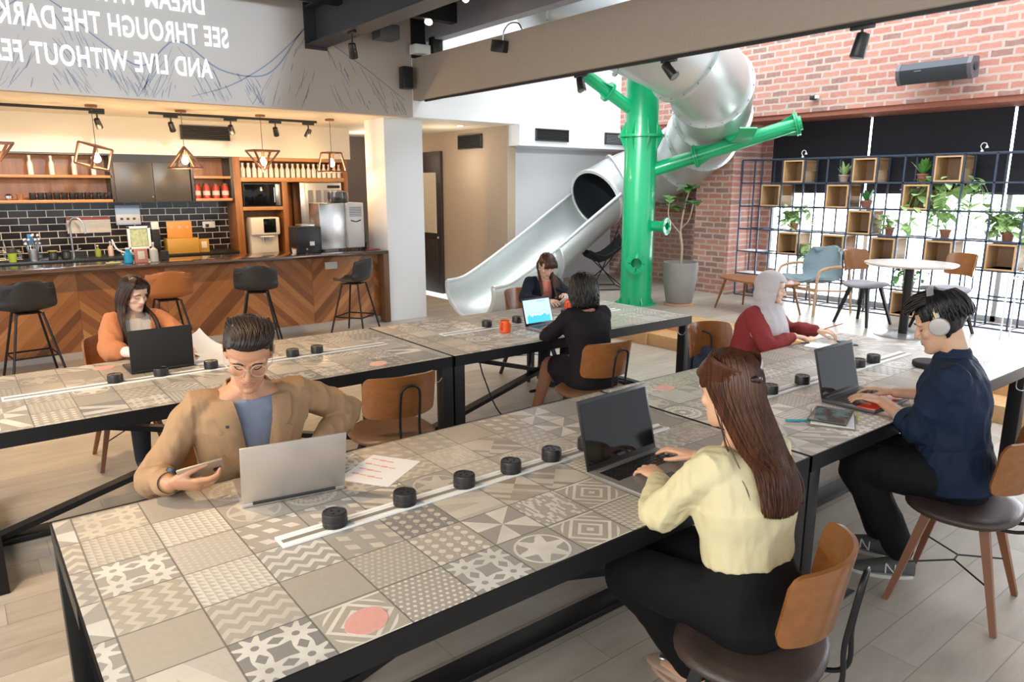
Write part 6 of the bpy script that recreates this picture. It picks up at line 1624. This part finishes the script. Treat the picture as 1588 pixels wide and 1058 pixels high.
# ---- 6: woman in pale yellow, foreground
def woman_yellow():
    P = Person('woman in a pale yellow blouse with long brown hair typing on a large laptop', (1.82, 1.12), 86, 'f', .98, .545, .18, head=(-10, -15, 0), skin=(.68, .40, .26), head_shift=(-.01, .02, .01), voxel=.0036)
    Wd = lambda x, y, z: P.inv.to_3x3() @ V(x, y, z)
    lw, rw = P.W(1.86, 1.545, .80), P.W(2.12, 1.585, .80)
    mb = MB(); P.torso(mb, -.015)
    PL, PR = (-.8, -.55, -.35), (.8, -.4, -.5)
    P.arm(mb, 1, rw, PR); P.arm(mb, -1, lw, PL)
    hand(mb, lw, Wd(.28, 1, .02), Wd(-.15, 0, 1), 1, [(.35, .45, .25), (.3, .5, .3), (.35, .55, .3), (.4, .5, .3)], .96, spread=.12)
    hand(mb, rw, Wd(-.12, 1, .06), Wd(.12, -.05, 1), -1, [(.15, .35, .2), (.1, .45, .25), (.25, .5, .3), (.35, .5, .3)], .96, spread=.14)
    L6 = [(-1, P.W(1.66, 1.50, .53), P.W(1.92, 1.40, .085)), (1, P.W(1.88, 1.54, .55), P.W(2.04, 1.30, .085))]
    for s_, kn, an in L6: P.leg(mb, s_, kn, an)
    for s_, kn, an in L6: mb.cap_tube([V(*an) - V(0, .03, .02), V(an[0], an[1] + .05, .05), V(an[0], an[1] + .13, .035)], [.034, .036, .030], 14, r2=[.036, .030, .018])
    P.finish_body(mb); P.face(brow=(.09, .045, .025), lip=(.58, .2, .17), gaze='down')
    yl = cloth('yellow_blouse', (.62, .555, .34), .7, .04, 500, .05)
    ob = MB(); P.torso(ob, .016, z0=.22, z1=.47); P.torso(ob, .024, z0=.13, z1=.31, hipw=1)
    for q, w_, po in ((1, rw, PR), (-1, lw, PL)): P.arm(ob, q, w_, po, (.054, .052, .052, .052, .048), .006, t1=.80, cuff=.044)
    om = remesh(ob, .0065, 4, .012, 11, seed=41, foldfn=lambda c: 1.4 if abs(c.x) > .17 else .7)
    add_mesh(om, 'yellow_blouse', yl, P.t)
    bkp = cloth('black_trousers', (.0045, .0045, .0055), .85, .1)
    tr = MB(); P.torso(tr, .012, z0=-.1, z1=.23)
    for s_, kn, an in L6: P.leg(tr, s_, kn, (an[0], an[1], an[2] + .04), .014, (.092, .082, .068, .060, .058), hipx=.09)
    add_mesh(remesh(tr, .008, 4, .007, 8, seed=43), 'black_trousers', bkp, P.t)
    for s_, kn, an in L6:
        o = shoe(P, an, (0, 1, 0), plain('nude_shoe', (.52, .36, .27), .35), 'shoe', None, .25, True)
        b = MB().ell((an[0], an[1] + .145, .055), (.022, .022, .012)); b.make('shoe_buckle', 'steel', o)
    hm = hairmat('hair_brown', (.026, .009, .005), (.13, .045, .018), .40)
    hair_cap(P, hm, lambda h: (h.z > .068) or (h.y < .042 and h.z > .022 and abs(h.x) > .05) or (h.y < -.030 and h.z > -.09), .010, vox=.005, noise_a=.002)
    B = P.hip + P.up * .25
    def back(u, dz, w_, off=0): return V(u * w_, 0, 0) + V(P.neck.x, P.neck.y - .115 - off, P.neck.z + dz)
    base = MB()
    rg = []
    for c, w_, d_ in ((P.H(0, -.040, .085), .050, .050), (P.H(0, -.048, .03), .068, .056), (P.H(0, -.050, -.04), .066, .046), (P.neck + V(.0, -.068, .03), .066, .036), (P.neck + V(.01, -.100, -.04), .074, .028), (P.neck + V(.01, -.128, -.11), .080, .020), (P.neck + V(.01, -.138, -.15), .074, .016), (P.neck + V(.01, -.140, -.18), .056, .010)):
        rg.append([c + V(w_ * math.cos(a), d_ * math.sin(a), 0) for a in [2 * PI * j / 28 for j in range(28)]])
    base.rings(rg); add_mesh(remesh(base, .006, 4), 'hair', hm, P.t)
    lg = []
    for i in range(17):
        a = math.radians(-104 + 208 * i / 16); sx, sy = math.sin(a), -math.cos(a); w2 = .112 * (i / 8 - 1); f = (-.012 if abs(a) > 1.35 else 0)
        lg.append([P.H(sx * .028, .012 + sy * .03, .139), P.H(sx * .074, -.012 + sy * .084, .108), P.H(sx * .091, -.016 + sy * .108, .045), P.H(sx * .086 , -.032 + sy * .092 + f, -.03), P.neck + V(sx * .086, -.064 + sy * .058, .0), P.neck + V(.01 + w2 * .84, -.120 + sy * .036, -.06), P.neck + V(.01 + w2 * .92, -.152 + sy * .022, -.13), P.neck + V(.012 + w2 * .84, -.164 + sy * .014, -.20 - .02 * math.cos(a))])
    strands('hair', lg[1:-1], hm, P.t, 1500, .0030, .0045, 17, 4, .10, wave=.003)
    for q in (-1, 1):      # front sections swept back to the clip
        gd = [[P.H(q * (.010 + .002 * i), .086 - i * .012, .092 + i * .007), P.H(q * .064, .060 - i * .014, .074 + i * .009), P.H(q * .092, .0 - i * .010, .048 + i * .014), P.H(q * .080, -.078, .038 + i * .011), P.H(q * .016, -.130, .032 + i * .004)] for i in range(6)]
        strands('hair', gd, hm, P.t, 240, .0030, .0035, 20 + q, 4, .04)
    c = MB(); c.ell(P.H(.0, -.136, .036), (.020, .010, .010)); c.ell(P.H(.016, -.132, .032), (.010, .010, .011)); c.make('hair_clip', plain('clip', (.03, .012, .01), .25), P.t)
    fly = [[P.H(-.078, -.02, .0), P.H(-.075, -.03, -.07), P.neck + V(-.09, -.06, -.03), P.neck + V(-.085, -.12, -.12), P.neck + V(-.07, -.14, -.20)], [P.H(-.074, -.03, .0), P.H(-.07, -.04, -.07), P.neck + V(-.10, -.03, -.03), P.neck + V(-.11, -.11, -.10), P.neck + V(-.10, -.13, -.16)]]
    strands('hair', fly, hm, P.t, 6, .0014, .008, 31, 4, .3)
    return P
P6 = woman_yellow()

# ---- 7: man with headphones
def man_navy():
    P = Person('man in a navy shirt wearing silver headphones and typing at the right', (3.41, 1.15), 106, 'm', 1.03, .545, .13, head=(-4, -24, 0), skin=(.60, .36, .24), head_shift=(0, .035, .0), voxel=.004)
    Wd = lambda x, y, z: P.inv.to_3x3() @ V(x, y, z)
    lw, rw = P.W(3.40, 1.50, .80), P.W(3.60, 1.53, .80)
    mb = MB(); P.torso(mb, -.015); PL, PR = (-.6, -.6, -.6), (.7, -.5, -.5)
    P.arm(mb, 1, rw, PR); P.arm(mb, -1, lw, PL)
    hand(mb, lw, Wd(-.02, 1, .04), Wd(-.05, 0, 1), 1, [(.2, .35, .2), (.2, .45, .25), (.3, .5, .3), (.35, .5, .3)], 1.04, spread=.10)
    hand(mb, rw, Wd(-.12, 1, .06), Wd(.1, 0, 1), -1, TYPE, 1.04)
    L7 = [(-1, P.W(3.16, 1.47, .55), P.W(3.33, 1.30, .12)), (1, P.W(3.36, 1.58, .56), P.W(3.45, 1.46, .12))]
    for s_, kn, an in L7: P.leg(mb, s_, kn, an)
    P.finish_body(mb); P.face(brow=(.025, .016, .012), lip=(.52, .22, .17), gaze='down', browr=.0032)
    nv = cloth('navy_shirt', (.008, .018, .045), .75, .1, 500, .05)
    ob = MB(); P.torso(ob, .022, z0=-.02, z1=.51); P.torso(ob, .032, z0=-.04, z1=.13)
    for q, w_, po in ((1, rw, PR), (-1, lw, PL)): P.arm(ob, q, w_, po, (.062, .060, .058, .056, .054), .006, t1=.30, cuff=.054)
    add_mesh(remesh(ob, .007, 4, .013, 11, seed=51, foldfn=lambda c: 1.1), 'navy_shirt', nv, P.t)
    for q, w_, po in ((1, rw, PR), (-1, lw, PL)):
        a, e, w = P.arm_pts(q, w_, V(*po)); d = (w - e).normalized(); c = e.lerp(w, .30)
        MB().tube([c - d * .03, c + d * .018, c + d * .020, c - d * .01], [.066, .062, .056, .054], 22, cap=False).make('rolled_cuff', nv, P.t); MB().tube([c + d * .019, c + d * .024], [.061, .059], 22, cap=False).make('cuff_trim', plain('cuffwhite', (.6, .6, .6), .7), P.t)
    c = MB(); N = P.neck + V(0, .0, -.02); g_ = []
    for i in range(19):
        a = math.radians(-250 + 320 * i / 18); g_.append([N + V(math.cos(a) * (.060 + .009 * j), math.sin(a) * (.060 + .009 * j) + .004, .048 - .022 * j * j * .5 + (.008 if math.sin(a) < 0 else -.012)) for j in range(3)])
    c.sheet(g_, .004); c.make('shirt_collar', nv, P.t, 70)
    bk = cloth('black_jeans', (.004, .0045, .006), .8, .1)
    tr = MB(); P.torso(tr, .006, z0=-.1, z1=.05)
    for s_, kn, an in L7: P.leg(tr, s_, kn, an, .014, (.095, .086, .070, .062, .050), to=.93, hipx=.09)
    add_mesh(remesh(tr, .008, 4, .008, 8, seed=53), 'black_jeans', bk, P.t)
    gs = plain('sneaker_grey', (.10, .10, .095), .8, 0, .1, 20)
    for i, (s_, kn, an) in enumerate(L7):
        o = shoe(P, (an[0], an[1], .09), (-.35 if i == 0 else .15, 1, 0), gs, 'sneaker', plain('sole_w', (.55, .54, .5), .6))
        d = V(-.35 if i == 0 else .15, 1, 0).normalized(); sd = V(-d.y, d.x, 0); b0 = V(an[0], an[1], 0) - d * .055
        for q in (1, -1):
            m_ = MB(); K = b0 + d * .105 + sd * q * .0435 + V(0, 0, .03)
            # the letter N on the flank
            fx = d * q
            for p_, r_ in (((-.022, 0), (-.022, .045)), ((-.022, .045), (.018, .0)), ((.018, 0), (.018, .045))): m_.bar(K + fx * -p_[0] * 1.0 + V(0, 0, p_[1]) - sd * q * p_[1] * .12, K + fx * -r_[0] + V(0, 0, r_[1]) - sd * q * r_[1] * .12, .009, .005)
            m_.make('side_logo', plain('logo_w', (.7, .7, .68), .5), o)
    hm = hairmat('hair_black2', (.005, .005, .006), (.022, .020, .022), .38)
    def line(h):
        if h.z > .066: return True
        if h.z > .028: return h.y < .052
        return h.y < -.015 and h.z > -.075
    hair_cap(P, hm, line, .005, vox=.0045)
    gd = []
    for i in range(11):
        u = -1 + i / 5
        gd.append([P.H(u * .062, -.070, .105 - .02 * u * u), P.H(u * .072, -.02, .138 - .035 * u * u), P.H(u * .070, .045, .142 - .045 * u * u), P.H(u * .064, .092, .116 - .03 * u * u), P.H(u * .056, .108, .088 - .02 * u * u)])
    strands('hair', gd, hm, P.t, 380, .0042, .009, 33, 5, .45, wave=.008)
    gd = [[P.H(math.sin(a) * .066, -.01 - math.cos(a) * .085, .125), P.H(math.sin(a) * .086, -.012 - math.cos(a) * .108, .085), P.H(math.sin(a) * .088, -.010 - math.cos(a) * .118, .035), P.H(math.sin(a) * .078, -.008 - math.cos(a) * .108, -.01)] for a in [math.radians(-100 + 20 * i) for i in range(11)]]
    strands('hair', gd, hm, P.t, 420, .0042, .008, 35, 5, .5, wave=.006)
    # headphones
    t = thing('headphones', 'silver-grey over-ear headphones worn by the man in the navy shirt', 'headphones'); t.matrix_world = P.inv.inverted()
    hp = plain('hp_grey', (.42, .40, .39), .4, .3); R3 = P.hm.to_3x3().normalized()
    pts = [P.H(math.sin(a) * .098, -.012, .015 + math.cos(a) * .142) for a in [math.radians(-84 + 12 * i) for i in range(15)]]
    MB().tube(smoothpath(pts, 3), .0045, 8, r2=.014, ref=(R3 @ V(0, 1, 0))).make('headband', hp, t)
    for q in (-1, 1):
        ax = (R3 @ V(q, .06, 0)).normalized(); c_ = P.H(q * .088, -.012, -.004)
        cup = MB().tube([c_ - ax * .008, c_ + ax * .008, c_ + ax * .018, c_ + ax * .021, c_ + ax * .022], [.036, .040, .039, .036, .028], 32); co = cup.make('ear_cup', hp, t)
        MB().tube([c_ - ax * .018, c_ - ax * .010, c_ - ax * .006], [.030, .036, .036], 28).make('ear_pad', 'matte_black', co)
        MB().bar(P.H(q * .100, -.012, .030), P.H(q * .101, -.012, .062), .012, .006).make('yoke', 'brass', co)
    return P
P7 = man_navy()

# ============================================================ things on the tables
TZ = .7503
def laptop(label, c, rot, w, dp, lid_h, ang, body, lidmat, screen, keymat='black_plastic', extra=None, rot_extra=0):
    """c: centre of the hinge line; local +Y runs from the user's side to the hinge"""
    t = thing('laptop', label, 'laptop', (c[0], c[1], TZ), rot, 'laptops on the work tables')
    base = MB().box((0, -dp / 2, .009), (w, dp, .016), .003).make('base', body, t)
    kb = MB(); rows = 5; kw = (w - .05) / 15
    for r in range(rows):
        for k in range(15):
            if r == 4 and 3 < k < 9: continue
            kb.box((-w / 2 + .025 + (k + .5) * kw, -.045 - r * .019, .0180), (kw * .84, .0155, .003))
    kb.box((-w / 2 + .025 + 6.5 * kw, -.045 - 4 * .019, .0180), (kw * 4.8, .0155, .003)); kb.make('keyboard', keymat, base)
    MB().box((-.01, -dp + .045, .0172), (.10, .060, .0008)).make('touchpad', extra or keymat, base)
    a = math.radians(ang); d = V(0, -math.cos(a), math.sin(a)); n_ = V(0, math.sin(a), math.cos(a))    # lid rises from the hinge
    rot_ = Euler((-(a - PI / 2) + PI * 0, 0, 0)); rm = Matrix((V(1, 0, 0), n_, d)).transposed().to_euler()
    hb = V(0, .0, .016)
    lid = MB().box(hb + d * lid_h / 2, (w, .006, lid_h), .0025, rm).make('lid', lidmat, t)
    MB().box(hb + d * (lid_h / 2 + .003) - n_ * -.0036 * -1, (w - .022, .0012, lid_h - .034), 0, rm).make('screen', screen, lid)
    MB().tube([(-w * .4, 0, .014), (w * .4, 0, .014)], .007, 10).make('hinge', 'black_plastic', t)
    return t
lp = laptop('silver laptop with its lid turned to the camera in front of the tan blazer', (.82, 2.265), 170, .345, .24, .225, 106, 'silver', 'silver', 'screen_dark')
MB().box((0, -.0, .0), (.001, .001, .001))
def reflect_screen(name, c1=(.008, .009, .012)): return plain(name, c1, .08, 0, coat=1, coatr=.04)
laptop('large grey laptop with dark screen used by the woman in pale yellow', (1.945, 1.80), 3, .40, .275, .265, 104, plain('lap_grey', (.26, .245, .23), .4, .4), 'black_plastic', 'screen_dark', extra='screen_dark')
laptop('dark laptop with red palm rest used by the man with headphones', (3.50, 1.755), 1, .38, .26, .25, 104, plain('lap_dark', (.05, .05, .055), .4), 'dark_grille', 'screen_dark')
rp = MB().box((0, 0, 0), (.37, .085, .003), .001).make('palm_rest', plain('red_rest', (.62, .05, .02), .35), bpy.data.objects['laptop.002']); rp.location = (0, -.212, .0185)
laptop('black laptop seen from the back of its lid, before the woman in orange', (.885, 4.44), 181, .34, .24, .24, 94, 'black_plastic', 'matte_black', 'screen_dark')
def chart_mat():
    g = G('chart_screen'); x, y, z = g.xyz(g.obj()); n = g.noise(g.vec(x * 26, 0, 0), 1, 3)
    h = n * .085 + .01; f = (z < .035 + h) * (z > .035) * g.band(x, -.115, .115)
    ln = g.band(z, .035 + h * 1.4, .039 + h * 1.4) * g.band(x, -.115, .115)
    c = g.mix(g.mx(f, ln * .6), (.42, .62, .82), (.03, .42, .62)); bar = g.band(z, .185, .195) * g.band(x, .0, .09); c = g.mix(bar * .5, c, (.1, .3, .5))
    g.set(color=(.02, .02, .02), emit=c, estr=1.0, rough=.2); return g.mat
laptop('black-bezelled tablet laptop showing a blue area chart', (3.47, 4.11), 2, .29, .20, .21, 106, plain('lap4', (.3, .3, .33), .4, .4), 'black_plastic', chart_mat())
# papers
def sheet_paper(name, label, c, rot, sx=.21, sy=.297, z=0, lines=None, curl=0, mat='paper', grp=None):
    t = thing(name, label, 'paper', (c[0], c[1], TZ + z), rot, grp); g_ = []
    for i in range(9):
        row = []
        for j in range(7):
            u, v = j / 6 - .5, i / 8 - .5; row.append(V(u * sx, v * sy, .0005 + curl * max(0, v + .1) ** 2 + curl * .4 * max(0, u) ** 2))
        g_.append(row)
    MB().sheet(g_, .0006).make('page', mat, t)
    if lines:
        m_ = MB()
        for x, y, w_, h_ in lines: m_.box((x, y, .0016), (w_, h_, .0006))
        m_.make('printed_bars', plain('pinkprint', (.75, .36, .34), .7), t)
    return t
bars = []
for k in range(4):
    for j in range(3 + (k % 2)): bars.append((-.07 + j * .035, .09 - k * .05 - j * .004, .028, .006 + .004 * ((j + k) % 2)))
sheet_paper('printed_page', 'printed page with pink bar charts beside the silver laptop', (1.17, 2.315), -57, .21, .26, 0, bars, grp='pages on the tables')
sheet_paper('printed_page', 'white page raised in a curve at the right of the black laptop', (1.23, 4.72), 40, .22, .30, .002, None, .30, grp='pages on the tables')
sheet_paper('printed_page', 'white page lying flat left of the bespectacled man on the rear table', (1.22, 4.48), 60, .21, .29, .0, None, .02, grp='pages on the tables')
# tablet on notebook, pen
t = thing('notebook', 'dark-edged notebook lying under the black tablet', 'notebook', (3.09, 1.575, TZ), 28)
MB().box((0, 0, .004), (.26, .19, .008), .001).make('cover', plain('nbcover', (.20, .19, .13), .6), t); MB().box((0, 0, .0095), (.25, .18, .003)).make('pages', 'paper', t)
t = thing('tablet', 'black tablet resting on the notebook beside the red-edged laptop', 'tablet', (3.10, 1.59, TZ + .0115), 20)
MB().box((0, 0, .004), (.24, .165, .007), .003).make('body', 'black_plastic', t)
def tabscreen():
    g = G('tablet_glass'); n = g.noise(g.obj(), 14, 2); g.set(color=g.ramp(n, [(.42, (.09, .075, .06)), (.62, (.20, .36, .36))]), rough=.06, coat=1); return g.mat
MB().box((0, 0, .0078), (.225, .15, .0006)).make('screen', tabscreen(), t)
t = thing('pen', 'turquoise pen at the left edge of the notebook', 'pen', (2.945, 1.655, TZ + .006), -40)
MB().tube([(-.06, 0, 0), (.05, 0, 0), (.065, 0, 0)], [.0055, .0055, .001], 10).make('barrel', plain('turq', (.02, .35, .42), .3), t); MB().box((-.03, 0, .006), (.04, .003, .002)).make('clip', 'steel', t)
t = thing('pen', 'yellow-green pen lying on the right edge of the notebook', 'pen', (3.20, 1.515, TZ + .016), 30)
MB().tube([(-.06, 0, 0), (.05, 0, 0), (.062, 0, 0)], [.0045, .0045, .001], 10).make('barrel', plain('ylgreen', (.45, .48, .08), .3), t)
t = thing('open_notebook', 'open white notebook under the hand of the woman in the headscarf', 'notebook', (4.52, 2.39, TZ), 12)
for s in (-1, 1):
    MB().sheet([[V(s * (.002 + .09 * j / 5), -.12 + .24 * i / 4, .003 + .006 * math.sin(PI * j / 5)) for j in range(6)] for i in range(5)], .002).make('page_block', 'paper', t)
MB().box((0, 0, .001), (.19, .25, .002)).make('cover', 'gray_seat', t)
t = thing('pen', 'brown pencil held by the woman in the headscarf', 'pen', (4.83, 2.52, .835), 150); t.rotation_euler = (0, .25, math.radians(150))
MB().tube([(-.07, 0, 0), (.06, 0, 0), (.075, 0, 0)], [.004, .004, .0008], 8).make('barrel', plain('penbrown', (.35, .08, .07), .4), t)
t = thing('smartphone', 'blue-screened phone lying beyond the open notebook', 'phone', (4.73, 2.36, TZ), 60)
MB().box((0, 0, .004), (.145, .07, .008), .002).make('body', 'black_plastic', t); MB().box((0, 0, .0083), (.135, .062, .0006)).make('screen', plain('bluesc', (.10, .32, .45), .1), t)
o = MB().lathe([(.0, 0), (.085, 0), (.092, .01), (.092, .028), (.085, .034), (0, .035)], seg=40).make('round_case', 'matte_black'); o.location = (4.50, 1.74, TZ); tag(o, 'flat round black case on the table left of the navy shirt', 'case')
# cups
def cup(label, c, s=1.0):
    t = thing('orange_cup', label, 'cup', (c[0], c[1], TZ), 200, 'orange cups on the rear table')
    MB().lathe([(.034, 0), (.041, .006), (.043, .05), (.038, .088), (.036, .088), (.040, .05), (.036, .01), (0, .01)], seg=32).make('body', 'orange_cup', t)
    MB().tube(smoothpath([(.038, 0, .075), (.060, 0, .072), (.064, 0, .045), (.040, 0, .022)], 5), .005, 8).make('handle', 'orange_cup', t); return t
cup('orange cup left of the tablet showing a blue chart', (3.13, 4.10)); cup('orange cup farther away beside the woman in navy', (4.13, 4.50)).scale = (1.05, 1.05, 1.05)
t = thing('tablet', 'white tablet held up by the woman in the navy blazer', 'tablet', (4.30, 4.66, TZ + .055), 0); t.rotation_euler = (.55, .0, math.radians(170))
MB().box((0, 0, 0), (.24, .17, .008), .003).make('body', 'white_plastic', t); MB().box((0, 0, .0045), (.21, .15, .0006)).make('screen', 'paper', t)
# cables, floor socket, bag
o = MB().tube(smoothpath([(2.66, 4.2, .70), (2.85, 4.10, .63), (2.9, 4.05, .45), (2.98, 3.98, .2), (3.15, 3.85, .02), (3.5, 3.8, .008)], 8), .005, 8).make('power_cable', 'matte_black'); tag(o, 'thin black cable hanging from the rear table beside the double leg', 'cable')
t = thing('floor_socket', 'open floor socket box with white plug near the right table leg', 'floor socket', (2.95, 1.42, 0), 0)
MB().box((0, 0, .004), (.16, .12, .008), .002).make('plate', plain('floorplate', (.13, .14, .15), .3, .6), t); MB().box((-.03, 0, .03), (.07, .05, .045), .008).make('plug', 'white_plastic', t); MB().tube(smoothpath([(-.03, .0, .05), (-.06, .06, .03), (-.02, .12, .008), (.1, .2, .006)], 5), .004, 6).make('cord', 'matte_black', t)
t = thing('handbag', 'dark navy bag hanging on the chair of the woman in the headscarf', 'bag', (4.30, 3.24, .44), 20)
b = MB(); b.box((0, 0, .10), (.08, .18, .20), .025); b.make('bag_body', cloth('bag_navy', (.035, .05, .085), .7, .1), t); MB().tube(smoothpath([(0, -.08, .2), (0, -.06, .30), (0, .06, .30), (0, .08, .2)], 5), .008, 8).make('strap', 'matte_black', t)
